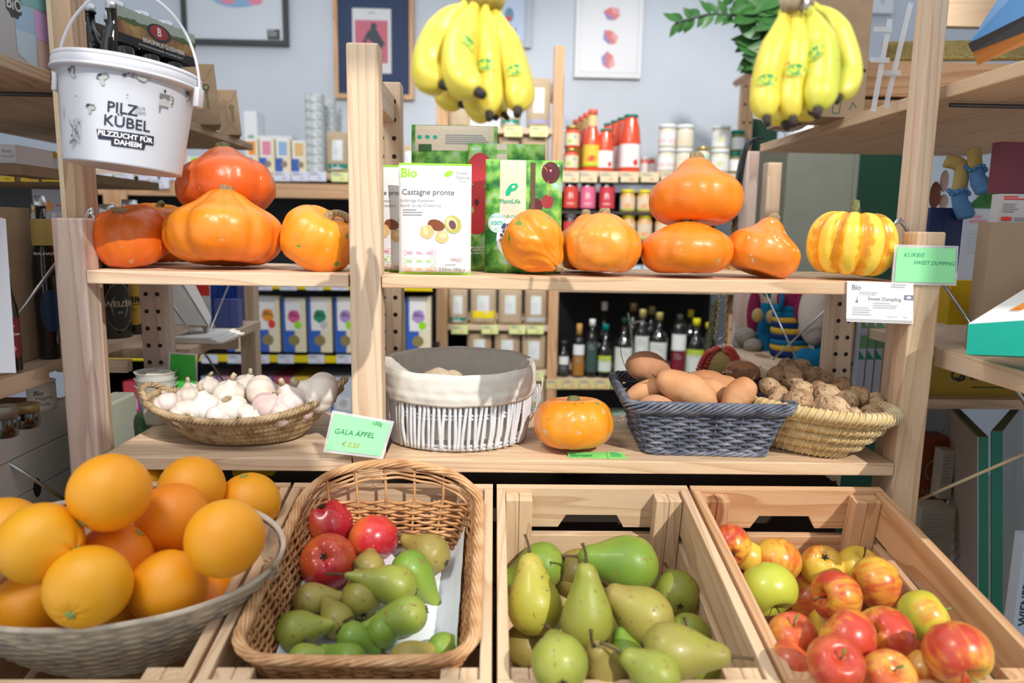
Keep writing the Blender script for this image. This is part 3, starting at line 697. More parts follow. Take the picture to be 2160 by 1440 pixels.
REDA=skin('red_apple',[(.30,(.28,.010,.025)),(.50,(.50,.020,.03)),(.68,(.68,.13,.03))],9,.28,.5,[((.75,.45,.25),330,.70,.03)],bump=.05,coat=.3)
for u,v,r,A,t,lb in [(690,1102,51,-80,-20,'dark red apple with an orange flush, rear left in the wicker basket'),(788,1134,49,-85,30,'dark purplish red apple, right one of three in the wicker basket'),(691,1184,55,-95,-60,'red apple with its blossom end upward, front one of three in the wicker basket')]:
    c,d=onplane(u,v,-.0735+r*1.02/F,0); c,d=onplane(u,v,-.0735+r*d/F*.93,0); apple(u,v,r,2.16*r*d/F,A,t,lb,REDA,'red apples in the wicker basket',c=c,stem=(t>0))
PG=[skin('pear_%d'%i,[(.28,a),(.5,b),(.72,c)],10,.42,.4,[((.24,.16,.05),120,.66,.03),((.10,.07,.03),48,.73,.02)],bump=.12,coat=.08) for i,(a,b,c) in enumerate([
 ((.19,.23,.03),(.27,.30,.045),(.36,.37,.06)),((.25,.19,.05),(.32,.25,.06),(.34,.32,.06)),((.12,.24,.03),(.19,.30,.035),(.30,.34,.06)),((.28,.28,.03),(.40,.37,.045),(.48,.38,.08)),((.25,.21,.05),(.30,.27,.05),(.26,.32,.04))])]
G2='small pears in the wicker basket'
for u,v,r,A,t,mi,k,lb in [
 (908,1169,42,160,-25,1,1.9,'olive brown pear lying alone on the paper, furthest back in the basket'),
 (865,1200,40,-48,8,2,2.9,'green pear with its long neck and stem pointing down right across the paper'),
 (778,1198,35,100,-55,1,1.6,'small olive pear tucked below the purplish apple'),
 (838,1236,42,160,8,0,2.75,'pear with a long stem reaching left over its neighbours'),
 (762,1261,42,115,-50,4,1.8,'brown green pear standing with its blossom end to the viewer'),
 (656,1268,38,3,-8,1,2.2,'olive pear lying at the left of the basket, blossom end to the left'),
 (712,1310,36,130,-30,4,1.9,'small dull green pear in the middle front of the basket'),
 (862,1297,40,195,5,2,2.9,'bright green pear at the right front, thin stem pointing left'),
 (622,1330,42,5,-5,0,2.1,'yellow green pear at the left front corner of the basket'),
 (808,1330,36,20,-30,2,1.7,'green pear half behind the front rim, below the bright green one'),
 (745,1345,34,-30,0,2,2.0,'green pear partly hidden behind the front rim, centre left')]:
    c,d=onplane(u,v,-.0735+.026,0); c,d=onplane(u,v,-.0735+r*d/F*1.0+(.012 if v<1330 and k>2.5 else 0),0)
    pear(u,v,r,2*r*d/F,A,t,lb,PG[mi],G2,k=k*1.0,nk=.22 if k>2.5 else .30,stem=.020,c=c,bend=.1)
for u,v,r,A,t,mi,k,lb in [
 (640,1392,34,10,-10,2,2.0,'pear seen through the front wicker, lower left'),(735,1395,38,160,-10,2,1.9,'pear seen through the front wicker, left of centre'),(860,1396,42,20,-20,1,2.0,'brownish pear seen through the front wicker, centre'),(935,1370,36,0,-20,2,1.8,'green pear behind the front rim at the right')]:
    c,d=onplane(u,v,-.051,0); yl=(CR.inverted()@(c-Vector((0,-.012,RIMZ)))).y
    if yl<-.325: c=cl(c.x,-.325,-.05); d=depth(c)
    pear(u,v,r,2*min(r*d/F,.024),A,t,lb,PG[mi],G2,k=k,c=c)
# ---------------- pears in the crate ----------------
G3='large green pears in the slatted crate'
for u,v,r,A,t,mi,k,off,lb in [
 (1145,1192,46,205,-10,2,1.9,-.01,'green pear at the back left with its dark stem bent upward'),
 (1105,1225,36,60,-82,1,1.6,-.02,'pear seen end-on at the far left behind the yellow green one'),
 (1128,1280,55,94,-8,3,1.95,.01,'big yellow green pear standing on end at the left'),
 (1222,1212,52,-42,-10,1,1.85,.0,'yellow brown pear behind the upright one in the middle'),
 (1328,1190,58,168,8,2,1.85,.035,'bright glossy green pear lying across the top of the pile'),
 (1238,1312,52,85,2,4,2.35,.01,'olive pear with a slender neck pointing up, centre of the crate'),
 (1362,1300,56,150,-5,1,1.75,.012,'brownish pear with a short neck pointing left, right of centre'),
 (1428,1252,46,70,-76,0,1.6,-.005,'green pear showing its dark blossom end, against the right side'),
 (1452,1335,40,-25,-10,0,1.7,-.04,'pear in the shade between the right side and the big front pear'),
 (1412,1372,56,-8,0,4,2.2,.012,'large speckled pear lying at the front right, stem pointing right'),
 (1180,1398,58,100,-74,0,1.6,.010,'round green pear at the front left of the crate'),
 (1278,1408,46,120,30,1,1.7,-.015,'pear with its stem toward the viewer, front centre'),
 (1320,1390,40,100,-30,2,1.6,-.035,'green pear deep in the gap behind the speckled front pear'),
 (1268,1340,42,60,-20,1,1.7,-.045,'brownish pear hidden under the slender olive one'),
 (1385,1424,48,150,-20,0,1.7,-.004,'pear cut off by the front edge of the crate, below the speckled one'),
 (1110,1360,45,60,-30,1,1.6,-.05,'dark pear deep in the left front corner'),
 (1185,1270,44,200,-20,1,1.6,-.05,'brownish pear wedged behind the big yellow green one'),(1300,1262,44,30,-40,1,1.6,-.045,'shaded olive pear under the bright glossy one'),(1478,1400,42,100,-60,0,1.6,-.05,'green pear in shade against the right side at the front'),(1235,1400,40,10,-50,1,1.6,-.045,'olive pear low between the two front left ones'),(1170,1335,42,-60,-40,0,1.6,-.05,'green pear low under the big yellow green one')]:
    c,d=pile(u,v,off); R=min(r*d/F,.040); pear(u,v,r,2.08*R,A,t,lb,PG[mi],G3,k=k,nk=.42,c=c,bend=.15)
# ---------------- apples in the crate ----------------
def apmat(name,stops): return skin(name,stops,13,.30,.5,None,bump=.04,coat=.15,streak=.34)
AP=[apmat('apple_yellow',[(.40,(.74,.53,.07)),(.54,(.76,.44,.06)),(.66,(.68,.17,.03))]),apmat('apple_half',[(.36,(.74,.50,.06)),(.48,(.72,.28,.04)),(.60,(.55,.06,.03))]),
    apmat('apple_red',[(.34,(.70,.34,.05)),(.46,(.60,.13,.035)),(.62,(.50,.05,.025))]),apmat('apple_green',[(.48,(.50,.54,.06)),(.60,(.62,.50,.05)),(.76,(.66,.20,.04))])]
G4='apples in the honey coloured crate'
for u,v,r,A,t,mi,off,lb in [
 (1540,1150,44,60,-70,1,.02,'yellow orange apple at the back left, overlapping the crate side'),
 (1575,1175,40,60,-20,0,-.02,'yellow apple half hidden behind the back left one'),
 (1637,1182,52,-95,35,0,.012,'pale yellow apple with a red cheek, second in the back row'),
 (1620,1242,60,-75,40,3,.015,'green and pink apple with its hollow facing forward, left side'),
 (1735,1194,46,-80,-40,0,.004,'yellow apple with its blossom end forward, middle of the back row'),
 (1812,1196,46,80,25,0,.0,'pale yellow apple with its stem up, right end of the back row'),
 (1765,1258,54,175,15,1,.016,'apple with a crimson streak and its stem pointing left, centre'),
 (1850,1228,54,-165,-10,1,.018,'orange flushed apple with its blossom end to the right'),
 (1948,1300,54,25,5,3,.01,'green yellow apple with a thin stem, by the right side of the crate'),
 (1672,1340,50,95,20,2,.0,'dull red apple with its stem up, left of the two big middle ones'),
 (1788,1346,62,140,-25,1,.014,'large red and yellow apple in the middle of the front'),
 (1865,1340,60,-30,-30,1,.006,'large streaked apple behind the middle one, to its right'),
 (2018,1376,68,-80,50,1,.016,'big red topped yellow apple with its hollow forward, front right corner'),
 (1762,1400,58,88,48,2,.012,'red apple showing its stem hollow, front centre'),
 (1668,1400,50,60,0,2,-.02,'red apple half hidden under the crate corner, front left'),
 (1875,1428,56,90,40,2,-.01,'reddish apple at the front edge, its stem just visible'),
 (1945,1420,52,60,-20,0,-.03,'yellow apple in the gap left of the front right one'),
 (1745,1325,44,20,0,0,-.05,'yellow apple deep between the left and middle ones'),
 (1700,1265,50,20,0,2,-.045,'red apple in the shade under the crimson streaked one'),
 (1880,1285,44,20,0,0,-.045,'yellow apple glimpsed under the orange flushed one'),
 (1600,1210,40,20,0,1,-.045,'orange apple glimpsed at the left side behind the green and pink one'),
 (1960,1375,44,20,0,2,-.06,'dark red apple deep behind the front right one')]:
    c,d=pile(u,v,off); R=min(r*d/F,.041); apple(u,v,r,2*R,A,t,lb,AP[mi],G4,c=c,stem=(t>=5))
# ---------------- white basket with cloth liner ----------------
SHZ=.9432
WBM=plain('white_willow',(.74,.76,.80),.5,.3,var=.12,bs=120); CLOTH=plain('cotton_cloth',(.72,.69,.63),.9,.1,var=.08,bs=60,bump=.5); CLOTHI=plain('cotton_inside',(.62,.56,.48),.9,.1,bump=.3,bs=500)
wc=at(966,850,.125); wc.z=SHZ
wt=thing('white_basket','white willow basket with a folded cotton liner, beside the middle post','basket',wc)
a_,b_=.128,.105
def el(an,k,z,off=0): return Vector((wc.x+(a_*k+off)*math.cos(an),wc.y+(b_*k+off)*math.sin(an),SHZ+z))
m=MB()
for k in range(92):
    an=2*PI*k/92+rnd.uniform(-.012,.012); ln=rnd.uniform(-.04,.06)+.03; j=rnd.uniform(-.002,.002)
    m.tube(spl([el(an-ln,.885,.004,.002),el(an-ln*.5+rnd.uniform(-.01,.01),.925,.035,.003+j),el(an,.955,.07,.002+j*.5),el(an+ln*.4,.985,.112,0)],3),.0030,6)
part(m,'upright_rod',WBM,wt,True)
m=MB()
for z,k in ((.004,.885),(.010,.89),(.056,.945),(.062,.95)):
    m.tube([el(2*PI*q/90,k,z,-.003) for q in range(90)],.0028,6,True)
part(m,'hoop',WBM,wt,True)
m=MB(); m.poly([el(2*PI*q/48,.87,.003) for q in range(48)]); part(m,'base',WBM,wt)
def wr(x): return noise.noise(Vector((math.cos(x)*3,math.sin(x)*3,1)))
m=MB(); prof=[(.955,.088),(1.03,.084),(1.055,.097),(1.045,.105),(1.05,.112),(1.045,.127),(1.01,.136),(.955,.134),(.92,.12),(.905,.07),(.86,.02)]
def cf(s,t):
    i=t*(len(prof)-1); a=min(int(i),len(prof)-2); f=i-a; k=prof[a][0]*(1-f)+prof[a+1][0]*f; z=prof[a][1]*(1-f)+prof[a+1][1]*f; an=2*PI*s
    w_=.0015*noise.noise(Vector((math.cos(an)*9,math.sin(an)*9,z*60)))
    return el(an,k,z+.002*wr(an+z*10)+(.006*math.sin(an)if z>.08 else 0),w_)
vs,fs=shell(cf,150,40); m.add(vs,fs); part(m,'cloth_liner',CLOTH,wt,True)
m=MB(); p=el(0.05,1.06,.10)
for dx,dz,l in ((.004,0,.030),(.0,-.012,.045),(-.004,-.02,.05)): m.tube(spl([p+Vector((dx-.004,0,dz)),p+Vector((dx+.005,-.004,dz+.006)),p+Vector((dx+.004,-.006,dz-l*.5)),p+Vector((dx-.006,-.004,dz-l))],5),.0022,6,flat=.4)
part(m,'tie_string',CLOTH,wt,True)
m=MB()
for q in range(2):
    c=Vector((wc.x-.035+.024*q,wc.y+.02,SHZ+.103-.004*q)); m.sphere(lambda ph,th:c+Vector((.030*math.sin(th)*math.cos(ph),.022*math.sin(th)*math.sin(ph),.011*math.cos(th)+.005*math.exp(-(th/.4)**2))),24,12)
solo(m,'potato','' and None or plain('pale_root',(.70,.58,.42),.7,bump=.3,bs=90,var=.2),'pale lumpy root just visible inside the white basket','root vegetable',smooth=True)
bpy.data.objects['potato'].name='root_vegetable'
# ---------------- garlic basket ----------------
SEAG=weave('seagrass',(.20,.13,.06),(.42,.30,.17),(.56,.43,.27),55)
gb=at(520,890,.115); gb.z=SHZ
gr=thing('garlic_basket','shallow oval seagrass basket heaped with garlic, left end of the lower shelf','basket',gb)
ga,gbb=.158,.108
def rimz(an): return .053+.030*abs(math.cos(an))**2.2*(1 if math.cos(an)>0 else .55)
def gp(s,t,off=0):
    an=2*PI*s; k=.56+.44*t**.8; H=rimz(an); z=.003+(H-.003)*t
    ns=104; row=t*6
    amp=.0022*abs(math.sin(PI*(s*ns+.35*row)))**.8*(1+.4*math.sin(PI*2*row))
    return Vector((gb.x+(ga*k+amp+off)*math.cos(an),gb.y+(gbb*k+amp+off)*math.sin(an),SHZ+z))
m=MB(); vs,fs=shell(gp,832,48); m.add(vs,fs); vs,fs=shell(lambda s,t:gp(s,t,-.004),160,10); m.add(vs,fs); m.poly([gp(q/60,0,-.001) for q in range(60)]); part(m,'woven_wall',SEAG,gr,True)
m=MB()
for q in range(3):
    pts=[]
    for k in range(520):
        s=k/520; an=2*PI*s; a=q*2*PI/3+s*2*PI*48; c=gp(s,1); out=Vector((math.cos(an),math.sin(an),0)); pts.append(Vector((gb.x+ga*math.cos(an),gb.y+gbb*math.sin(an),c.z))+out*(.0036*math.cos(a)+.001)+Vector((0,0,.0036*math.sin(a)+.001)))
    m.tube(pts,.0030,6,True)
part(m,'braided_rim',SEAG,gr,True)
for sg in (1,-1):
    m=MB()
    for q in range(4):
        pts=[]
        for k in range(25):
            t=k/24-.5; an=(0 if sg>0 else PI)+t*.9; lift=.022*math.cos(PI*t)**.8; o=.010*math.cos(PI*t)
            a=q*PI/2+k*.6; pts.append(Vector((gb.x+(ga+o+.003*math.cos(a))*math.cos(an),gb.y+(gbb+o)*math.sin(an),SHZ+rimz(an)+lift*.8+.003*math.sin(a))))
        m.tube(pts,.003,6)
    part(m,'handle',SEAG,gr,True)
# garlic
GA=[skin('garlic_%d'%i,[(.32,a),(.6,b)],14,.55,.3,None,bump=.25,bscale=260,stretch=(1,1,.35)) for i,(a,b) in enumerate([((.62,.52,.44),(.78,.74,.68)),((.60,.42,.42),(.74,.66,.62)),((.46,.24,.26),(.68,.54,.50))])]
def garlic(u,v,r,Y,A,t,mi,lb):
    c=at(u,v,Y); R=r*1.18*depth(c)/F
    root=thing('garlic_bulb',lb,'garlic',c,'garlic bulbs in the seagrass basket'); root.rotation_mode='QUATERNION'; root.rotation_quaternion=orient(A,t,rnd.random()*6); nl=rnd.choice([7,8,9]); s0=rnd.random()*9
    def fn(ph,th):
        x=R*math.sin(th)**.9*(1-.16*math.exp(-((th-.45)/.35)**2)); z=R*.80*math.cos(th)+R*.40*math.exp(-(th/.34)**2)
        lob=abs(math.sin(nl*ph/2+.3*math.sin(ph+s0))); x*=(.89+.11*lob**.6) if th>.35 else 1
        x*=1+.03*noise.noise(Vector((math.cos(ph)*2,math.sin(ph)*2,th+s0))); z+=R*.16*math.exp(-((PI-th)/.35)**2)
        return Vector((x*math.cos(ph)+R*.10*math.exp(-(th/.25)**2),x*math.sin(ph),z))
    MB().sphere(fn,54,28).build('bulb',GA[mi],root,True)
    m=MB()
    for q in range(16):
        a=2*PI*q/16; z0=-.66*R; m.tube([Vector((R*.10*math.cos(a),R*.10*math.sin(a),z0)),Vector((R*.22*math.cos(a+.2),R*.22*math.sin(a+.2),z0-R*.10)),Vector((R*.30*math.cos(a+.5),R*.30*math.sin(a+.5),z0-R*rnd.uniform(.0,.12)))],[.0012,.001,.0006],5)
    m.build('root_tuft',plain('garlic_root',(.46,.34,.20),.9,var=.3,bs=300),root,True)
    m=MB(); m.tube([fn(0,.02)-Vector((R*.05,0,.003)),fn(0,.02)+Vector((.001,.001,R*.12)),fn(0,.02)+Vector((.004,.0,R*.24))],[R*.20,R*.15,R*.15],8); m.build('neck',plain('garlic_neck',(.62,.50,.34),.85,var=.4,bs=260,bump=.4),root,True)
for a in [(355,856,27,.09,120,-35,1,'garlic bulb with a purple scratch, far left of the heap'),(391,872,26,.045,150,-60,0,'garlic bulb below the scratched one, at the left front'),(398,838,24,.13,100,-10,0,'garlic bulb at the back left behind the paper scrap'),
 (434,860,30,.06,95,20,0,'round garlic bulb with its neck up, left of centre'),(485,832,30,.10,70,30,0,'garlic bulb with a tall ragged neck at the back'),(487,862,30,.055,-80,-30,0,'garlic bulb showing its root disc, centre front'),(462,880,25,.04,60,-20,1,'low garlic bulb against the front rim, left of centre'),
 (552,830,34,.10,10,-10,0,'largest smooth white garlic bulb'),(565,858,29,.06,45,10,2,'purple streaked garlic bulb, neck to the upper right'),(612,845,31,.065,110,20,1,'papery tan garlic bulb right of the purple one'),(594,874,23,.045,170,-20,2,'small pink garlic bulb against the front rim'),
 (640,862,25,.075,150,30,1,'garlic bulb with a spiky dry tip, right front'),(520,876,22,.045,30,-50,0,'half hidden garlic bulb by the front rim, right of centre'),(676,828,38,.085,160,20,0,'big garlic bulb in shade at the right end'),(520,812,22,.15,60,20,0,'garlic bulb furthest back in the basket'),(440,815,20,.16,80,20,0,'small garlic bulb at the very back left')]: garlic(*a)
SCR=plain('paper_scrap',(.82,.80,.76),.8,.1)
for i,(pts,Y,lb) in enumerate([([(385,852),(468,842),(450,822),(396,805)],.15,'folded white paper scrap standing up among the garlic, left'),([(500,830),(530,832),(536,797),(512,797)],.17,'torn white paper scrap behind the tall necked garlic'),([(580,835),(628,838),(622,806),(588,812)],.17,'crumpled paper scrap behind the pink garlic'),([(515,898),(556,890),(540,862),(526,880)],.012,'small paper scrap at the front rim of the garlic basket')]):
    P=[at(u,v,Y+.004*(k%2)) for k,(u,v) in enumerate(pts)]; solo(sheet(P,None),'paper_scrap',SCR,lb,'paper','paper scraps in the garlic basket')
# plastic cups and green cards behind
cu=at(333,862,.20); CUPM=plain('cup_plastic',(.78,.78,.74),.35,.5,alpha=.62)
for i in range(3):
    z=SHZ+.012*i; tt=thing('plastic_cup',['outermost translucent plastic cup of the stack by the left post','middle translucent plastic cup of the nested stack','innermost translucent plastic cup of the nested stack'][i],'cup',(cu.x,.20,z),'nested plastic cups')
    m=MB(); prof=[(.020,.001),(.022,.0)]+[(.022+.011*k/9+(.0006 if k%2 else 0),.004+.064*k/9) for k in range(10)]+[(.0355,.070),(.0365,.072),(.034,.0715),(.0325,.066),(.0205,.004)]; m.lathe(prof,32,Matrix.Translation((cu.x,.20,z)),cap=False); part(m,'cup_wall',CUPM,tt,True)
for k,(pts,lb) in enumerate([([(300,800),(352,800),(340,782),(310,786)],'torn paper cone tucked into the plastic cups, left'),([(330,800),(366,796),(362,780),(335,778)],'torn paper cone tucked into the plastic cups, right')]):
    solo(sheet([at(u,v,.20+.006*k) for u,v in pts],None),'paper_cone',SCR,lb,'paper','paper in the plastic cups')
def card(u0v0,Y,label,mat,printfn=None,name='price_card',sleeve=True,cat='sign',group=None):
    """corner pixels ll,lr,ur,ul"""
    P=[at(u,v,(Y[i] if isinstance(Y,(list,tuple)) else Y)) for i,(u,v) in enumerate(u0v0)]
    base=(P[0]+P[1])/2; t=thing(name,label,cat,base,group)
    part(sheet(P,None),'card_face',mat,t); f=flatf(P[0],P[1],P[3]); W=(P[1]-P[0]).length; H=(P[3]-P[0]).length
    if printfn: pr=Print(f); printfn(pr,W,H); pr.build('printing',t)
    if sleeve:
        n=(P[1]-P[0]).cross(P[3]-P[0]).normalized(); e=.004; ex=(P[1]-P[0]).normalized()*e; ey=(P[3]-P[0]).normalized()*e
        Q=[P[0]-ex-ey,P[1]+ex-ey,P[2]+ex+ey,P[3]-ex+ey]; part(sheet([q-n*.0008 for q in Q],None,th=.0003),'plastic_sleeve',plain('sleeve',(.85,.87,.92),.2,.5,alpha=.35),t)
    return t
card([(356,832),(413,832),(411,750),(360,746)],.22,'deep green card in a plastic sleeve standing behind the cups',GREEND,lambda p,W,H:p.txt('Clementine',W*.5,H*.45,W*.17,plain('faint_green',(.05,.38,.06),.6)))
card([(303,880),(366,880),(366,835),(303,835)],.245,'lower green card mostly hidden behind the plastic cups',GREEND)
card([(688,948),(803,962),(825,893),(705,871)],[-.024,-.024,-.008,-.008],'green handwritten price card leaning on the front edge of the lower shelf',plain('card_green_light',(.30,.80,.38),.5,.3),lambda p,W,H:(p.txt('GALA ÄPFEL',W*.46,H*.52,H*.20,plain('pen_dark',(.02,.20,.09),.6),shear=.25),p.txt('€ 0,50',W*.42,H*.20,H*.18,plain('pen_brown',(.45,.28,.03),.6),shear=.2),p.txt('100g',W*.84,H*.86,H*.15,plain('pen_dark',(.02,.20,.09),.6),shear=.3)))
card([(1200,968),(1325,968),(1312,953),(1197,953)],[.008,.008,.03,.03],'small green printed card lying flat at the front of the lower shelf',plain('card_green_mid',(.22,.62,.16),.5,.3),lambda p,W,H:(p.txt('Birnen',W*.22,H*.5,H*.6,LINE,bold=.02),p.rect(W*.66,0,W*.67,H,LINE),p.fine(W*.72,H*.8,W*.2,3,H*.10,LINE,2.2)),sleeve=False)
def pk(p,W,H):
    M_=plain('pen_green',(.02,.30,.14),.6); p.txt('KÜRBIS',W*.27,H*.78,H*.17,M_,shear=.3,spc=1.1); p.txt('SWEET DUMPING',W*.62,H*.56,H*.155,M_,shear=.3,rot=-.01)
card([(1887,594),(2013,597),(2017,524),(1893,521)],[-.006]*4,'green handwritten card on the right post, beside the striped squash',plain('card_green_light',(.30,.80,.38),.5,.3),pk)
def ph(p,W,H):
    G=plain('print_violet',(.22,.22,.32),.6); p.txt('Bio',W*.10,H*.83,H*.19,G,bold=.012); p.txt('noizer',W*.29,H*.70,H*.19,plain('print_pale',(.5,.5,.56),.6),bold=.012); p.txt('Sweet Dumpling',W*.54,H*.55,H*.135,plain('print_grey',(.28,.28,.34),.6),bold=.008)
    p.rect(W*.83,H*.55,W*.97,H*.68,G); p.ell(W*.90,H*.615,W*.035,H*.035,WHITE,12); p.ell(W*.13,H*.47,W*.02,H*.035,G,10); p.line([(W*.13,H*.6),(W*.13,H*.5)],.0006,G)
    LG=plain('print_faint',(.58,.58,.62),.6); p.fine(W*.38,H*.43,W*.38,3,H*.03,LG,1.9); p.fine(W*.08,H*.30,W*.34,4,H*.03,LG,2.0,3); p.txt('Klasse II',W*.68,H*.10,H*.08,LG); p.txt('7kg',W*.88,H*.10,H*.08,LG); p.fine(W*.62,H*.94,W*.32,2,H*.03,LG,2.0,4)
for k in range(3):
    o=.0012*(2-k); dv=2*(2-k)
    t_=card([(1786-k*.5,672+dv*1.5),(1925+dv*.4,677+dv*1.5),(1927,597),(1787,592)],[-.0036+.0012*(2-k)-.002]*4,['white origin label stapled to the shelf edge under the squash','second paper label just behind the front origin label','rearmost paper label of the stapled stack'][2-k],WHITE,ph if k==2 else None,name='paper_label',sleeve=False,cat='label',group='stapled paper labels')
# ---------------- blue grey willow basket ----------------
BLW=weave('blue_willow',(.045,.05,.075),(.13,.145,.19),(.27,.28,.32),40)
bb=thing('willow_basket','grey blue willow basket with a braided rim, full of sweet potatoes','basket',(at(1470,900,.10).x,.12,SHZ))
cen=Vector((at(1462,900,.13).x,.128,SHZ)); ROT=Matrix.Rotation(math.radians(-3),3,'Z')
def bbp(s,z,off=0):
    f=z/.085; HX=.098+.028*f; HY=.098+.020*f; (x,y),q=rrect(s,HX,HY,.018,0,0); p=ROT@Vector((x+q[0]*off,y+q[1]*off,0)); return cen+p+Vector((0,0,z))
m=MB(); ns=44
for row in range(14):
    z=.004+row*.0056; pts=[]
    for k in range(264):
        s=k/264; pts.append(bbp(s,z+.0012*math.sin(2*PI*s*ns/2+PI*row),.0026*math.sin(PI*s*ns+PI*row)))
    m.tube(pts,.0029,6,True)
part(m,'woven_wall',BLW,bb,True)
m=MB()
for k in range(ns): m.tube([bbp((k+.5)/ns,z) for z in (.002,.04,.078)],.0024,6)
part(m,'stake',BLW,bb,True)
m=MB()
for q in range(8):
    pts=[]; ph_=q*2*PI/8
    for k in range(330):
        s=k/330; a=ph_+s*2*PI*11; pts.append(bbp(s,.084+.0085*math.sin(a)+.004*math.sin(4*PI*s)*0,.006+.0065*math.cos(a)))
    m.tube(pts,.0024,6,True)
part(m,'braided_rim',BLW,bb,True)
m=MB()
for q in range(3): m.tube([bbp(k/200,.004+.0028*math.sin(q*2.1+k*.5),.0015+.0028*math.cos(q*2.1+k*.5)) for k in range(200)],.0024,6,True)
m.poly([bbp(k/40,.004,-.003) for k in range(40)]); part(m,'foot_rim',BLW,bb,True)
# sweet potatoes
SP=[skin('sweet_potato_%d'%i,[(.3,a),(.65,b)],16,.6,.25,[((.34,.20,.12),90,.70,.05)],bump=.35,bscale=110) for i,(a,b) in enumerate([((.56,.25,.11),(.68,.36,.18)),((.42,.19,.10),(.56,.29,.16))])]
def spud(pts,r,Y,mi,lb,seed=0):
    P=[at(u,v,Y+dy) for u,v,dy in pts]; Q=spl(P,7); n=len(Q); c=sum(P,Vector())/len(P); d=depth(c)
    RR=[max(.0015,1.12*r*d/F*(max(0,math.sin(PI*min(1,(i/(n-1)*.96+.02)))))**.55*(1+.05*math.sin(i*.35+seed+r))) for i in range(n)]
    root=thing('sweet_potato',lb,'sweet potato',c,'sweet potatoes in the blue willow basket'); m=MB(); m.tube(Q,RR,22); b0=0
    m.v=[tuple(Vector(p)+(Vector(p)-c).normalized()*.0016*noise.noise(Vector(p)*60)) for p in m.v]
    part(m,'skin',SP[mi],root,True)
    m=MB()
    for e,s_ in ((Q[0],Q[0]-Q[2]),(Q[-1],Q[-1]-Q[-3])): m.tube([e-s_*.2,e+s_.normalized()*.004,e+s_.normalized()*.009+Vector((0,0,.002))],[.0028,.0016,.0007],6)
    part(m,'root_tip',STEM,root,True)
for a in [([(1330,792,0),(1350,776,0),(1380,778,.01),(1408,798,.02)],31,.16,1,'dark skinned sweet potato at the upper left end, with a thin curling root'),
 ([(1385,795,0),(1425,812,0),(1470,832,-.01),(1502,868,-.02)],33,.065,0,'largest sweet potato lying diagonally across the front'),
 ([(1440,800,0),(1480,806,0),(1520,812,.0),(1552,806,.0)],24,.16,0,'sweet potato at the back running to a blunt right end'),
 ([(1460,812,0),(1495,822,0),(1525,838,0),(1535,858,0)],25,.10,0,'sweet potato sandwiched between the largest one and the right one'),
 ([(1586,802,0),(1572,818,0),(1552,840,0),(1535,872,-.01)],27,.055,0,'sweet potato sloping down to the left at the right end'),
 ([(1320,842,0),(1350,828,0),(1385,815,0),(1410,808,0)],20,.09,0,'slim sweet potato in the left front, under the dark one'),
 ([(1345,852,0),(1375,850,0),(1405,858,0),(1430,866,0)],17,.05,1,'sweet potato barely showing above the front left rim'),
 ([(1530,786,0),(1555,780,0),(1580,785,0),(1600,795,0)],20,.20,1,'shaded sweet potato at the far right back'),
 ([(1395,850,0),(1440,862,0),(1480,870,0),(1500,878,0)],24,.10,1,'sweet potato deep inside below the largest one')]: spud(*a)
m=MB(); p0=at(1322,780,.15); m.tube(spl([p0,at(1310,745,.15),at(1312,700,.15),at(1325,686,.15),at(1332,692,.15)],8),.0006,4); o=solo(m,'loose_root',STEM,'long thin wiry root curling up from the dark sweet potato','root')
m=MB()
for k in range(14):
    b=at(1556+rnd.uniform(-22,28),782+rnd.uniform(-4,5),.175); pts=[b]; 
    for j in range(4): pts.append(pts[-1]+Vector((rnd.uniform(-.010,.012),rnd.uniform(-.004,.004),rnd.uniform(-.004,.004))))
    m.tube(spl(pts,4),.0007,4)
solo(m,'loose_root',plain('root_brown',(.26,.18,.13),.9),'tangle of thin dry roots at the right back of the sweet potatoes','root')
# ---------------- straw basket and walnuts ----------------
STR=weave('straw_coil',(.50,.33,.12),(.66,.47,.20),(.74,.57,.30),70); STRB=plain('straw_binding',(.74,.60,.38),.6,var=.2,bs=150)
wa=math.radians(128) # long axis direction in plan, front right to back left
wcx,wcy=.524,.090
sb=thing('straw_basket','long boat shaped straw basket bound with cane, full of walnuts','basket',(wcx,wcy,SHZ))
LA,LB=.150,.084; ex=Vector((math.cos(wa),math.sin(wa),0)); ey=Vector((-ex.y,ex.x,0)); NC=5
def sp_(s,t,off=0,tilt=1):
    an=2*PI*s; k=.52+.48*t**.75; z=.003+.070*t+ (.030*(-math.cos(an)) if 0 else 0)*t
    return Vector((wcx,wcy,SHZ+z))+ex*((LA*k+off)*math.cos(an))+ey*((LB*k+off)*math.sin(an))
m=MB(); 
for j in range(NC):
    t=j/(NC-.5); pts=[sp_(k/110,t,-.001)+Vector((0,0,.007)) for k in range(110)]; m.tube(pts,.0088,9,True)
part(m,'coil',STR,sb,True)
m=MB(); pts=[sp_(k/110,1,.001)+Vector((0,0,.007)) for k in range(110)]; m.tube(pts,.0100,10,True); part(m,'rim_coil',STR,sb,True)
m=MB()
def ring(c,out,up,tan,r,w=.0016,sl=.004):
    return [c+out*(r*math.cos(a))+up*(r*math.sin(a))+tan*(sl*math.sin(a)) for a in [2*PI*q/14 for q in range(14)]]
for j in range(NC+1):
    last=j==NC; nn=84 if last else 46
    for k in range(nn):
        s=(k+.5*(j%2))/nn; t=1 if last else j/(NC-.5); c=sp_(s,t,.001 if last else -.001)+Vector((0,0,.007)); c2=sp_(s+.004,t,.001 if last else -.001)+Vector((0,0,.007)); tan=(c2-c).normalized(); out=tan.cross(Vector((0,0,1))).normalized()
        m.tube(ring(c,out,Vector((0,0,1)),tan,.0108 if last else .0094),.0013,5,True)
part(m,'cane_binding',STRB,sb,True)
m=MB(); m.poly([sp_(k/50,0)+Vector((0,0,.001)) for k in range(50)]); part(m,'base',STR,sb)
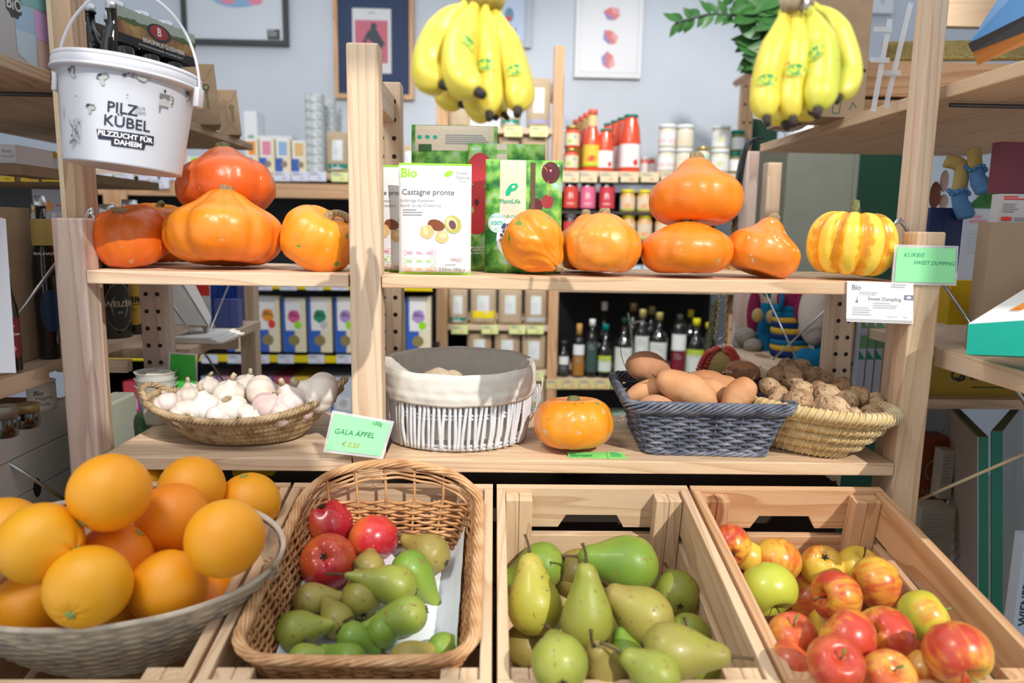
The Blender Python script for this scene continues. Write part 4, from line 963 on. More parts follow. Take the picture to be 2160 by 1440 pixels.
WN=[skin('walnut_%d'%i,[(.3,a),(.6,b)],60,.65,.25,[((.20,.10,.045),150,.60,.06)],bump=1,bscale=170) for i,(a,b) in enumerate([((.40,.25,.14),(.58,.41,.25)),((.32,.19,.10),(.50,.33,.19))])]
wmesh=[]
for i in range(4):
    s0=i*3.3
    def fn(ph,th):
        R=.0205; n=noise.noise(Vector((math.cos(ph)*2.6*math.sin(th),math.sin(ph)*2.6*math.sin(th),math.cos(th)*2.6+s0)))+.5*noise.noise(Vector((math.cos(ph)*7*math.sin(th),math.sin(ph)*7*math.sin(th),math.cos(th)*4+s0)))
        seam=math.exp(-(math.sin(ph)/.13)**2)*math.sin(th)
        k=1+.06*n+.07*seam-.075*abs(noise.noise(Vector((math.cos(ph)*6*math.sin(th),math.sin(ph)*6*math.sin(th),math.cos(th)*5+s0+5)))); tip=.12*math.exp(-(th/.25)**2)
        return Vector((R*.95*k*math.sin(th)*math.cos(ph),R*.88*k*math.sin(th)*math.sin(ph),R*(1.08*k*math.cos(th)+tip)))
    o=MB().sphere(fn,60,40).build('walnut_shell_mesh',WN[i%2],None,True); wmesh.append(o.data); bpy.data.objects.remove(o)
def walnut(u,v,r,Y,lb,i=0):
    o=bpy.data.objects.new('walnut',wmesh[i%4]); link(o); c=at(u,v,Y); o.location=c; s=r*depth(c)/F/.0205; o.scale=(s,s,s); o.rotation_euler=(rnd.uniform(0,6),rnd.uniform(0,6),rnd.uniform(0,6)); tag(o,lb,'walnut','walnuts in the straw basket')
for i,a in enumerate([(1625,817,22,.12,'walnut with clear radiating ribs, touching the rim of the blue basket'),(1642,833,22,.09,'ribbed walnut just right of the radiating one'),(1645,848,24,.07,'walnut at the left front with a dark seam'),(1684,845,30,.04,'pale walnut at the centre left, resting on the straw rim'),
 (1690,824,25,.08,'walnut behind the pale one at the rim'),(1725,862,20,.03,'small orange brown walnut between the two big front ones'),(1762,864,31,.01,'big walnut with a flat brown patch, front centre'),(1725,823,22,.11,'walnut in the middle of the rear row'),(1745,833,27,.075,'deeply wrinkled walnut behind the small orange brown one'),
 (1775,816,22,.12,'walnut with a pointed tip sticking up, back right'),(1786,848,27,.045,'walnut right of the wrinkled one'),(1806,838,27,.07,'walnut at the right, behind its neighbours'),(1846,850,24,.06,'rightmost walnut, dark seam along its side'),(1838,876,26,.01,'walnut at the right front rim'),(1802,878,20,-.005,'low walnut peeping over the front rim, right of centre'),
 (1640,792,24,.165,'shaded walnut at the upper left of the heap'),(1668,796,27,.15,'walnut half in sun and half in shade'),(1705,798,26,.17,'shaded walnut behind the sunlit middle ones'),(1735,806,24,.17,'shaded walnut at the back, right of the other shaded ones'),(1660,778,24,.20,'dark walnut at the top back of the heap'),(1690,778,22,.21,'topmost dark walnut at the back'),(1605,852,17,.07,'walnut squeezed between the two baskets'),(1865,868,18,.03,'walnut just inside the right end of the rim'),
 (1700,862,20,.05,'walnut low behind the pale centre left one'),(1720,790,20,.21,'walnut in the rearmost shaded row'),(1740,850,22,.06,'walnut under the wrinkled one')]): walnut(a[0],a[1],a[2],a[3],a[4],i)
# ---------------- bananas ----------------
def banmat(name,top):
    return skin(name,[(.30,(.70,.55,.05)),(.5,(.76,.63,.08)),(.72,top)],9,.38,.4,[((.30,.17,.05),60,.76,.02)],bump=.05,coat=.1)
BA=[banmat('banana_ripe',(.74,.60,.07)),banmat('banana_green',(.52,.62,.06))]
BGT=plain('banana_neck_green',(.46,.60,.06),.45); TIP=plain('banana_tip',(.05,.04,.035),.8,var=.4,bs=500)
SG=plain('sticker_green',(.01,.30,.09),.4); SY=plain('sticker_yellow',(.90,.85,.05),.4)
def banana(root,pts,dep,r,mi,tipdir=None,sticker=None):
    P=[ad(u,v,dep+dd) for u,v,dd in pts]; Q=spl(P,8); n=len(Q); R0=r*dep/F; RR=[]
    for i in range(n):
        t=i/(n-1); k=min(1,.34+2.0*max(0,t-.10)**.8) if t<.5 else 1; k*=1 if t<.80 else max(.30,math.cos((t-.80)/.20*1.28)); RR.append(R0*k)
    m=MB(); N_=25; m.tube(Q,RR,N_)
    for i in range(n):
        for q in range(N_):
            vv=Vector(m.v[i*N_+q]); m.v[i*N_+q]=tuple(Q[i]+(vv-Q[i])*(1+.045*math.cos(5*2*PI*q/N_)))
    b=part(m,'banana',BA[mi],root,True)
    e=(Q[-1]-Q[-2]).normalized(); m=MB(); m.tube([Q[-1]-e*.002,Q[-1]+e*.004,Q[-1]+e*.009],[RR[-1]*1.08,RR[-1]*.95,RR[-1]*.80],9); o=part(m,'blossom_tip',TIP,root,True)
    if sticker:
        t,su,rot=sticker; i=int(t*(n-1)); c=Q[i]; ax=(Q[i-1]-Q[i+1]).normalized(); tw=(CAM-c).normalized(); tw=(tw-ax*tw.dot(ax)).normalized(); sd=ax.cross(tw)*-1; rr=RR[i]*1.04; cs,sn=math.cos(rot),math.sin(rot)
        def f(x,y,o=0):
            X=x*cs-y*sn+su*rr; Y_=x*sn+y*cs; a=X/rr; return c+ax*Y_+sd*(math.sin(a)*(rr+o+.0004))*1+tw*(math.cos(a)*(rr+o+.0004))
        if (sd.dot(_R))<0: sd=-sd
        p=Print(f); p.ell(0,0,.0098,.0062,SY,24); p.ell(0,0,.0090,.0054,SG,24); p.txt('oké',0,0,.0105,SY,bold=.02); p.build('sticker',root)
d=.72
bn=thing('banana_bunch','bunch of ripe yellow bananas with oval stickers, hanging left of the top middle','bananas',ad(1010,8,d))
banana(bn,[(1050,8,.04),(1052,80,.05),(1048,160,.05),(1045,215,.045),(1062,240,.035)],d,24,0)
banana(bn,[(1000,8,.04),(965,80,.06),(935,150,.06),(940,200,.05),(972,219,.035)],d,28,0)
banana(bn,[(1012,8,.03),(1005,90,.04),(1000,170,.035),(1005,225,.025),(1035,243,.015)],d,27,0)
banana(bn,[(985,10,.0),(945,42,.0),(908,110,.0),(905,160,-.005),(933,178,-.02)],d,34,0)
banana(bn,[(1036,10,.01),(1056,65,.005),(1078,125,.0),(1094,185,-.005),(1092,230,-.02)],d,32,1,sticker=(.66,.05,-.06))
banana(bn,[(1003,10,.0),(985,55,-.012),(968,110,-.02),(975,165,-.03),(1008,193,-.045)],d,36,0,sticker=(.50,.45,-.5))
banana(bn,[(1022,8,.0),(1027,60,-.005),(1027,120,-.01),(1032,190,-.012),(1032,238,-.025)],d,28,0,sticker=(.62,-.1,-.15))
m=MB(); P=[ad(985,6,d+.01),ad(1008,-2,d),ad(1030,-6,d),ad(1050,8,d+.01)]; m.tube(spl(P,5),[.010]*16,8); part(m,'crown',plain('banana_crown',(.52,.38,.08),.7,var=.5,bs=120),bn,True)
m=MB(); m.tube([ad(1018,-2,d+.01),ad(1016,-60,d+.01),ad(1016,-150,d+.01)],.0022,6); part(m,'hanging_cord',plain('cord',(.35,.2,.15),.8),bn,True)
d=.70
bn=thing('banana_bunch','bunch of greenish yellow bananas on a metal hook, hanging at the right','bananas',ad(1690,15,d))
banana(bn,[(1662,22,.04),(1650,100,.05),(1640,180,.05),(1640,225,.045),(1655,258,.035)],d,30,0)
banana(bn,[(1690,20,.04),(1695,110,.05),(1700,180,.05),(1700,225,.045),(1712,235,.03)],d,28,0)
banana(bn,[(1712,12,.02),(1752,45,.015),(1780,110,.01),(1788,165,.005),(1770,204,-.01)],d,29,1)
banana(bn,[(1652,25,.0),(1644,75,-.005),(1622,140,-.01),(1612,200,-.01),(1617,247,-.02)],d,30,1,sticker=(.68,.1,.08))
banana(bn,[(1674,20,.0),(1684,75,-.005),(1680,135,-.01),(1668,195,-.01),(1672,248,-.02)],d,29,1,sticker=(.62,.05,.15))
banana(bn,[(1704,14,.0),(1722,65,-.01),(1734,125,-.015),(1731,185,-.02),(1725,230,-.03)],d,33,1,sticker=(.52,-.35,.42))
m=MB(); m.tube(spl([ad(1650,16,d),ad(1668,8,d-.004),ad(1690,6,d),ad(1712,4,d)],5),[.009]*16,8); part(m,'crown',plain('banana_crown_grey',(.40,.30,.20),.8,var=.4,bs=120),bn,True)
m=MB(); m.tube(spl([ad(1703,-120,d-.012),ad(1702,-20,d-.014),ad(1701,10,d-.016),ad(1697,26,d-.010),ad(1692,26,d)],6),.0024,8); part(m,'hook',STEEL,bn,True)
# ---------------- bucket ----------------
db=1.035;  
bk=thing('bucket','white plastic mushroom growing bucket with black lettering, hanging at the upper left','bucket',ad(262,357,db),rot=(math.radians(-3),math.radians(5.2),0))
BM=bk.matrix_basis.copy(); px=(db-.082)/F; Hb=.1335
def tap(y): return .0745+(.0868-.0745)*y/Hb
prof=[(.0,.0015),(.066,.0015),(.070,.0),(.0745,.0005)]+[(tap(y),y) for y in (.003,.03,.06,.09,.116)]+[(tap(.118)+.0005,.118),(.0925,.1185),(.0945,.120),(.0945,.132),(.0935,.134),(.0905,.1345),(.0900,.137),(.0885,.138),(.084,.138),(.083,.136),(0,.136)]
m=MB().lathe(prof,96,BM,cap=False); part(m,'body',plain('bucket_plastic',(.56,.58,.65),.30,.45,bump=.02),bk,True)
m=MB(); m.lathe([(.0945,.1195),(.0958,.1205),(.0958,.1225),(.0945,.1235)],96,BM,cap=False); m.lathe([(.0930,.1335),(.0942,.1345),(.0942,.1375),(.0925,.1395),(.0860,.1395),(.085,.137)],96,BM,cap=False)
for sx in (-1,1): m.box((sx*.097-.004,-.010,.096),(sx*.097+.004,.010,.1235),bev=.002,M=BM)
part(m,'lid_rim',plain('lid_plastic',(.60,.60,.65),.3,.45),bk,True)
m=MB(); pts=[]
for k in range(41):
    a=PI*k/40; pts.append(BM@Vector((-.099*math.cos(a),-.012*math.sin(a),.106+.135*math.sin(a)**.92)))
m.tube(pts,.0020,8); part(m,'handle',plain('lid_plastic',(.60,.60,.65),.3,.45),bk,True)
m=MB(); t=BM@Vector((-.002,-.012,.2395)); m.tube([t+Vector((0,.0,0)),t+Vector((0,0,.4))],.0015,6); m.tube([t+Vector((-.030,0,-.002)),t+Vector((0,0,.002)),t+Vector((.030,0,-.004))],.0045,8); part(m,'handle_grip',WPLAS,bk,True)
def bf(x,y,o=0):
    r=tap(y)+o; a=-PI/2+.45+x/r; return BM@Vector((r*math.cos(a),r*math.sin(a),y))
def uv(u,v): # bucket print position from a photo pixel
    U=(u-258)*px; V=(357-v)*px; c,s_=math.cos(.085),math.sin(.085); X=U*c+V*(-s_)*-1*0+V*0; X=U*c+V*s_*0-(-V)*0; x=U*c-V*s_*-1*0; return (math.asin(max(-.98,min(.98,(U+V*.09)/.083)))*.083, V-U*.09*-1+.001)
p=Print(bf,.0008); NK=plain('bucket_ink',(.02,.025,.05),.5); NG=plain('bucket_grey_ink',(.16,.17,.18),.6); NL=plain('bucket_light_ink',(.42,.43,.42),.6)
def T(s,u,v,size,m_,**k): x,y=uv(u,v); p.txt(s,x,y,size*px,m_,**k)
T('PILZ',239,242,31,NK,bold=.012); T('AUS',273,237,10,NG); T('DEM',274,247,10,NG); T('KÜBEL',252,271,31,NK,bold=.012)
def Q4(pts,m_): p.quad([uv(u,v) for u,v in pts],m_)
Q4([(203,306),(309,312),(307,292),(197,286)],NK); Q4([(229,319),(292,323),(294,304),(226,300)],NK)
T('PILZZUCHT FÜR',253,298,14.5,WHITE,bold=.03); T('DAHEIM',260,313,14.5,WHITE,bold=.03)
def E(u,v,a,b,m_,rot=0,wob=0): x,y=uv(u,v); p.ell(x,y,a*px,b*px,m_,14,rot,wob)
for (u,v,sc_,ro) in ((194,178,1.1,.3),(180,240,.9,-.1),(136,166,1.0,1.2),(362,187,.8,-.4)):
    E(u,v,12*sc_,6*sc_,NG,ro,.15); E(u+2,v+3,9*sc_,4*sc_,NL,ro); E(u+3*math.sin(ro),v+10*sc_,4*sc_,8*sc_,NL,ro); E(u-5,v-2,4*sc_,2.5,NK,ro)
for k in range(26): E(232+rnd.uniform(-6,30),160+rnd.uniform(-10,14),rnd.uniform(2,4.5),rnd.uniform(1.5,3),rnd.choice([NG,NL,NK]),rnd.uniform(0,3))
for k in range(6): E(262+k*3.5,172+6*math.sin(k),9,2.6,NL,-.9+.5*k)
E(315,205,8,6,NL); E(316,216,6,9,NL); Q4([(304,200),(326,201),(324,210),(307,209)],NG); Q4([(308,212),(324,213),(326,226),(306,225)],NL); E(314,194,2.5,3.5,NK); p.line([uv(*q) for q in ((327,202),(333,206),(333,216),(329,220))],3*px,NG); E(310,233,2.5,4,NG)
for k in range(16): E(150+rnd.uniform(-8,24)*.8+k*.2,268+k*3.2,rnd.uniform(2,6),rnd.uniform(1.2,3),rnd.choice([NG,NL]),rnd.uniform(0,3))
p.line([uv(143,266),uv(152,285),uv(156,318)],1.6*px,NG); p.line([uv(155,266),uv(153,285)],1.4*px,NG)
E(245,213,2.4,1.3,NG,.6); E(152,220,1.8,1.8,NG); E(320,173,1.6,1.2,NL); E(126,245,3,9,NL,.2)
p.build('printing',bk)
# ---------------- fruit pouches on the shelf ----------------
PW=plain('pouch_white',(.80,.80,.82),.32,.5,bump=.12,bs=35); PGR=skin('pouch_leaf_print',[(.34,(.02,.14,.03)),(.48,(.10,.36,.05)),(.58,(.30,.55,.10)),(.72,(.42,.60,.62))],42,.3,.5,None,bump=.1,bscale=50)
TXT=plain('print_dark',(.07,.07,.08),.6); TXG=plain('print_mid',(.30,.30,.33),.6); CH=plain('chestnut',(.22,.06,.02),.4); NUT=plain('nut_cream',(.72,.48,.20),.5); NUTL=plain('nut_light',(.82,.62,.34),.5)
def bio_pouch(u0,u1,Y,lb):
    W=.1115*abs(u1-u0)/150; H=.1655; b=at((u0+u1)/2,577,Y); b.z=ZS
    r,f=pouch('chestnut_pouch',lb,W,H,.017,b,PW,lean=.04,group='white chestnut pouches'); p=Print(f); q=W/150; h=H/225
    X=lambda u:(u-843)*q; V=lambda v:(578-v)*h
    p.rect(0,V(353.5),W,V(350),LIME,16,1); p.rect(0,V(578),W,V(575),LIME,16,1)
    p.txt('Bio',X(864),V(371),26*q,LIME,bold=.03); p.ell(X(946),V(371),10*q,5.5*h,LIME,16,.5); p.txt('Sweet',X(973),V(369),9.5*q,TXG); p.txt('Nature',X(975),V(378),9.5*q,TXG); p.txt('ITALIA',X(975),V(386),5*q,TXG)
    p.txt('Castagne pronte',X(904),V(410),16.6*q,TXT,spc=.98); p.txt('Essfertige Kastanien',X(882),V(427),9*q,TXG); p.txt('Ready to eat Chestnuts',X(889),V(437),9*q,TXG)
    p.fine(X(852),V(447),44*q,3,2*h,TXG,2.6)
    p.ell(X(922),V(477),18*q,11*h,CH,18,-.3); p.ell(X(903),V(491),15*q,14*h,NUT,14,.2,.08); p.ell(X(900),V(489),5*q,10*h,NUTL,10,.3); p.ell(X(934),V(501),14*q,13*h,NUT,14,0,.06); p.ell(X(936),V(498),8*q,6*h,NUTL,10)
    p.ell(X(956),V(475),17*q,19*h,plain('husk',(.46,.44,.10),.7),18,.5,.12); p.ell(X(953),V(473),11*q,14*h,plain('husk_in',(.70,.60,.32),.6),14,.5); p.ell(X(955),V(476),7*q,10*h,plain('husk_core',(.13,.04,.06),.5),12,.4)
    for rr,(c,n) in enumerate(((PINK,3),(LIME,3),(ORANGE,3))):
        y=540-12+rr*17; p.line([(X(856),V(y)),(X(921),V(y)),(X(921),V(y+12)),(X(856),V(y+12)),(X(856),V(y))],.7*q,c)
        for k in range(n): p.fine(X(860+21*k),V(y+5),15*q,2,1.3*h,c,2.6,rr*5+k)
    p.txt('italiana',X(963),V(545),9*q,TXG,shear=.2); p.line([(X(955),V(548)),(X(974),V(551))],1*q,RED); p.txt('3.52oz-100g e',X(955),V(568),9.5*q,TXT)
    p.fine(X(940),V(558),36*q,1,1.3*h,TXG); p.build('printing',r)
bio_pouch(762,890,.075,'white chestnut pouch partly hidden behind the middle post and the front pouch'); bio_pouch(843,992,.030,'front white chestnut pouch with green lettering, standing right of the middle post')
KP=plain('kraft_band',(.72,.62,.46),.5,var=.08,bs=200); CHY=plain('cherry',(.10,.012,.02),.25,coat=.5); BRY=plain('berry',(.05,.06,.16),.5); POM=plain('pomegranate',(.55,.03,.04),.4); BRK=plain('bark',(.12,.07,.04),.8)
def leafy(u0,v0,u1,v1,Y,lb,H,kind,top=0):
    b=at((u0+u1)/2,v1,Y); b.z=ZS; W=(u1-u0)*depth(b)/F
    r,f=pouch('fruit_pouch',lb,W,H,.016,b,PGR,lean=.05,group='green leafy fruit pouches'); p=Print(f); q=W/(u1-u0); h=H/(v1-v0); X=lambda u:(u-u0)*q; V=lambda v:(v1-v)*h
    if kind=='cherry':
        p.rect(X(1052),V(500),X(1106),V(v0+1),KP,6,10); p.ell(X(1082),V(512),36*q,40*h,WHITE,24)
        p.ell(X(1157),V(384),19*q,21*h,CHY); p.ell(X(1127),V(448),14*q,14*h,CHY); p.ell(X(1151),V(440),13*q,13*h,plain('cherry_red',(.30,.02,.03),.3,coat=.5)); p.ell(X(1157),V(380),2.5*q,2.5*h,PINK)
        p.rect(X(1115),V(480),X(1125),V(365),BRK,2,8); p.line([(X(1137),V(366)),(X(1150),V(380))],1.2*q,ORANGE); p.line([(X(1152),V(400)),(X(1153),V(430))],1.2*q,ORANGE)
        p.poly([(X(1064),V(430)),(X(1064),V(422)),(X(1070),V(412)),(X(1076),V(407)),(X(1087),V(406)),(X(1090),V(413)),(X(1084),V(420)),(X(1076),V(422)),(X(1071),V(430))],plain('logo_green',(.0,.42,.20),.5)); p.ell(X(1080),V(413),4*q,2.4*h,KP,10,.4)
        p.txt('PlantLife',X(1073),V(441),12.5*q,plain('logo_green2',(.0,.35,.17),.5),bold=.012); p.txt('SOUR CHERRIES',X(1081),V(470),9*q,TEAL,spc=.9)
        p.ell(X(1047),V(482),19*q,19*h,plain('stamp_white',(.78,.85,.82),.5)); p.ell(X(1047),V(482),17*q,17*h,TEAL,24); p.ell(X(1047),V(482),16.2*q,16.2*h,plain('stamp_white2',(.74,.82,.80),.5),24)
        p.txt('ORGANIC',X(1047),V(471),6.5*q,TEAL); p.txt('100%',X(1047),V(483),12.5*q,TEAL,bold=.02); p.txt('BIO',X(1047),V(494),6.5*q,TEAL)
        rr=random.Random(3)
        for k in range(22): p.ell(X(1066+rr.uniform(-10,12)),V(497+rr.uniform(-12,12)),3.4*q,3.4*h,BRY,8)
        for k in range(14): p.ell(X(1088+rr.uniform(-9,9)),V(488+rr.uniform(-7,7)),3*q,2.6*h,NUT,8)
        p.ell(X(1057),V(516),5*q,4*h,BLUE,8); p.ell(X(1067),V(522),5*q,4*h,BLUE,8)
    elif kind=='pom':
        p.ell(X(1010),V(385),26*q,32*h,POM,20); p.ell(X(1004),V(460),34*q,48*h,POM,20); p.ell(X(1004),V(445),5*q,7*h,plain('pom_dark',(.10,.01,.02),.6),10,0,.3); p.rect(X(v0*0+1045),V(500),X(1066),V(v0+1),KP,3,6)
        p.txt('Naturally high',X(1006),V(532),6.5*q,WHITE,bold=.02); p.txt('No added sugar',X(1006),V(537),6.5*q,WHITE,bold=.02); p.txt('Von Natur aus',X(1006),V(543),6.5*q,WHITE,bold=.02)
    else:
        p.rect(X(u0+8),V(v0+50),X(u1-8),V(v0+1),KP,8,6); p.fine(X(938),V(v0+21),92*q,5,2.4*h,TXG,1.7,5); p.rect(X(883),V(v0+52),X(910),V(v0+38),plain('leaf_dark',(.03,.12,.03),.5)); 
        for k in range(3): p.ell(X(885+k*16),V(v0+24),5*q,4*h,TEAL,8)
    p.build('printing',r)
leafy(868,293,1046,575,.175,'rearmost kraft and leaf print pouch, its printed back showing above the others',.245,'back')
leafy(985,335,1145,577,.140,'pouch with red fruit picture behind the white chestnut pouch',.212,'pom')
leafy(1022,360,1182,578,.095,'green cherry pouch with a kraft band, half behind the tipped pumpkin',.182,'cherry')
# ---------------- left side shelving ----------------
LXe=-.665; zLt=atx(60,133,LXe).z; zLl=atx(60,797,LXe).z
ls=thing('shelving_unit','pale pine shelving unit along the left side, behind the bucket','shelf',(-.9,.3,0))
def plank(x0,x1,y0,y1,z0,z1,mat,root,n=3,name='shelf_board'):
    m=MB(); w_=(x1-x0)/n
    for k in range(n): m.box((x0+k*w_,y0,z0),(x0+(k+1)*w_-.0006,y1,z1),bev=.0015)
    return part(m,name,mat,root)
plank(-1.16,LXe,-.50,.98,zLt-.018,zLt,WYd,ls)
plank(-1.16,-.71,-.50,1.0,zLl-.018,zLl,WY,ls)
part(MB().box((-.708,-.5,zLl-.026),(-.690,.03,zLl+.001),bev=.002),'front_rail',WY,ls)
a=at(131,350,.046).x; b=at(172,350,.046).x; 
part(MB().box((a,.046,0),(b,.088,2.3),bev=.003),'post',WZd,ls)
part(MB().box((a-.008,.050,1.2),(a-.0005,.088,2.3)),'post_sunlit_edge',plain('sunlit_pine',(.80,.66,.46),.5,var=.1),ls)  # added strip: sunlight on the post edge, put into its pale colour
part(MB().box((-1.16,.046,0),(-1.115,.088,2.3),bev=.003),'post',WZ,ls)
# inner shelf seen under the pumpkin shelf
xr_=-.585; zi=at(360,735,.30).z
plank(-.96,xr_,.30,.74,zi-.02,zi,WY,ls,2)
p5=at(522,700,.76); part(MB().box((p5.x-.020,.76,0),(p5.x+.020,.80,1.225),bev=.003),'post',WZ,ls)
part(MB().box((-.96,.742,zi-.075),(p5.x-.021,.757,zi-.022),bev=.002),'cross_rail',WX,ls)
m=MB(); a=at(262,768,.24); part(MB().box((-.80,.23,zi-.035),(a.x+.010,.252,zi-.012),bev=.002),'cross_rail',WX,ls)
m=MB(); m.tube([(-1.12,.10,zLt-.026),(-.672,.10,zLt-.026)],.0035,8); part(m,'support_rod',plain('dark_rod',(.10,.10,.11),.4,metal=.6),ls,True)
def rod(name,pts,r,label,root=None,mat=STEEL):
    m=MB(); m.tube(pts,r,8); return part(m,name,mat,root,True)
rod('brace_rod',[at(-60,790,-.02),at(118,555,.03)],.0028,'',ls); rod('brace_rod',[at(-60,925,-.03),at(150,1062,.02)],.0030,'',ls)
rod('brace_rod',[at(365,645,.32),at(472,805,.60)],.0022,'',ls); rod('brace_rod',[at(484,598,.62),at(408,780,.33)],.0022,'',ls)
m=MB(); 
for q in range(2): m.tube(spl([at(176+8*q,468-6*q,.042),at(190,440+8*q,.04),at(196+4*q,452+10*q,.04)],5),.0025,6)
part(m,'wire_bracket',STEEL,ls,True)
# bright box standing on the upper left shelf
c0=atx(-90,60,LXe-.008); y1_=atx(118,148,LXe-.008).y; bx_=thing('display_box','large printed box in pastel colour fields with a dark round badge, top left corner','box',(-.75,(c0.y+y1_)/2,zLt))
bxm=MB().box((-.84,-.45,zLt+.0005),(LXe-.008,y1_-.01,zLt+.28),bev=.001); part(bxm,'carton',plain('box_grey',(.42,.40,.39),.5),bx_)
def fx(x,y,o=0): return Vector((LXe-.008+o,x,y))
p=Print(fx)
def XV(u,v): q=atx(u,v,LXe-.008); return (q.y,q.z)
LB1,LB2,LPK,LPE,LTE=[plain('pastel%d'%i,c,.5) for i,c in enumerate([(.33,.50,.66),(.45,.58,.66),(.58,.36,.62),(.58,.42,.36),(.22,.45,.46)])]
p.poly([XV(28,5),XV(74,18),XV(80,150),XV(38,108)],LB1); p.poly([XV(32,60),XV(74,75),XV(80,152),XV(38,112)],LB2); p.poly([XV(70,18),XV(112,40),XV(114,95),XV(76,82)],LPK); p.poly([XV(77,84),XV(114,96),XV(116,168),XV(82,150)],LPE); p.poly([XV(40,-60),XV(112,-40),XV(106,30),XV(60,12),XV(44,10)],LTE)
ce=XV(28,8); p.ell(ce[0],ce[1],.018,.019,DARK,36,0,.08); p.txt('BiO',ce[0]+.001,ce[1]-.001,.022,LGREY,bold=.02); p.build('printing',bx_)
# six pack carton
yaw=math.radians(15.4); dirn=Vector((math.sin(yaw),math.cos(yaw),0)); sdn=Vector((-dirn.y*-1,-dirn.x,0)); A=ad(250,86,1.27); A.z=A.z
L_=.205; W_=.13; zt_=ad(247,12,1.27).z; z0_=A.z
nl=Vector((-math.cos(yaw),math.sin(yaw),0))
sp=thing('beer_carton','dark six-bottle beer carton with a countryside picture, on the upper left shelf','carton',(A.x,A.y,zLt))
m=MB(); P4=[A,A+dirn*L_,A+dirn*L_+nl*W_,A+nl*W_]; th=.002
def wallq(a,b,z0,z1): 
    n=(b-a).cross(Vector((0,0,1))).normalized()*th; m.add([Vector((a.x,a.y,z0)),Vector((b.x,b.y,z0)),Vector((b.x,b.y,z1)),Vector((a.x,a.y,z1)),Vector((a.x,a.y,z0))-n,Vector((b.x,b.y,z0))-n,Vector((b.x,b.y,z1))-n,Vector((a.x,a.y,z1))-n],[(0,1,2,3),(7,6,5,4),(0,4,5,1),(1,5,6,2),(2,6,7,3),(3,7,4,0)])
wallq(P4[0],P4[1],z0_,zt_); wallq(P4[1],P4[2],z0_,zt_); wallq(P4[2],P4[3],z0_,zt_)
part(m,'sleeve',plain('carton_brown',(.10,.065,.04),.6),sp)
f=flatf(A+nl*-.0001,A+dirn*L_,A+Vector((0,0,1))); Hs=zt_-z0_
p=Print(f); p.rect(0,0,L_,Hs,plain('carton_sky',(.38,.45,.38),.5)); p.rect(0,0,L_,Hs*.62,skin('carton_field',[(.35,(.20,.09,.03)),(.55,(.36,.20,.06)),(.7,(.42,.32,.10))],30,.5)); p.rect(0,0,L_,Hs*.26,BLACK)
for k in range(14): p.ell(L_*(.05+.07*k),Hs*.66,L_*.05,Hs*.05*(1+k%3*.5),plain('tree_green',(.10,.13,.05),.6),9)
p.ell(L_*.50,Hs*.62,L_*.155,Hs*.26,INK,24); p.ell(L_*.50,Hs*.64,L_*.115,Hs*.20,plain('badge_red',(.35,.03,.03),.4),24); p.txt('B',L_*.5,Hs*.64,Hs*.34,WHITE,bold=.02)
p.txt('BRAUHAUS GUSSWERK',L_*.56,Hs*.27,Hs*.19,WHITE,bold=.006,spc=.92); p.txt('DIE ÖSTERREICHISCHE BIO-BRAUEREI · AUF FUNDAMENT GEBRAUT',L_*.52,Hs*.10,Hs*.065,WHITE); p.build('printing',sp)
BP=[(0,.0),(.026,.0),(.029,.003),(.029,.120),(.027,.140),(.016,.170),(.0135,.185),(.0135,.205),(.0150,.207),(.0150,.222),(.013,.224),(0,.224)]
for i in range(3):
    for j in range(2):
        c=A+dirn*(.033+.064*i)+nl*(.032+.062*j); c.z=zLt+.001; t_=thing('beer_bottle',['front','rear'][j]+' row dark beer bottle in the carton, '+['nearest','middle','furthest'][i]+' of its row','bottle',c,'beer bottles in the carton')
        m=MB().lathe([(r,z*.72) for r,z in BP],24,Matrix.Translation(c)); part(m,'glass',DGLASS,t_,True)
        m=MB().lathe([(.0155,.150),(.0165,.151),(.0155,.163),(.012,.165),(0,.165)],18,Matrix.Translation(c)); part(m,'cap',plain('cap_silver',(.6,.62,.64),.3,metal=.8),t_,True)
for i,(u0,v0,u1,v1,lb) in enumerate([(388,133,466,277,'taller brown kraft carton with a green printed emblem, on the upper left shelf'),(455,188,510,300,'smaller brown kraft carton behind the taller one, on the upper left shelf')]):
    Y=[.62,.80][i]; a=at(u0+14,v1,Y);b=at(u1,v1,Y);t=at(u0,v0,Y); W=(b-a).length; H=t.z-zLt; c=Vector(((a.x+b.x)/2,Y,zLt))
    t_=thing('kraft_carton',lb,'carton',c,rot=(math.radians(-2),math.radians(-4.5),math.radians(23))); M_=t_.matrix_basis
    part(MB().box((-W/2,0,.001),(W/2,.09,H),bev=.001,M=M_),'box',KRAFT,t_)
    f=lambda x,y,o=0,M_=M_,W=W: M_@Vector((x-W/2,-o,y)); p=Print(f); FD=KRAFTD
    for q in (((0,0),(W*.5,H*.27)),((W,0),(W*.5,H*.27)),((0,H),(W*.36,H*.73)),((W,H),(W*.64,H*.73)),((W*.36,H*.73),(W*.36,H*.27)),((W*.36,H*.73),(W*.64,H*.73))): p.line(q,.0006,FD)
    p.ell(W*.66,H*.62,W*.11,W*.11,plain('print_olive',(.05,.12,.06),.6)); p.ell(W*.66,H*.62,W*.06,W*.06,KRAFT,10); p.txt('#pandoo',W*.67,H*.42,W*.17,plain('print_olive',(.05,.12,.06),.6),rot=-PI/2); p.build('printing',t_)
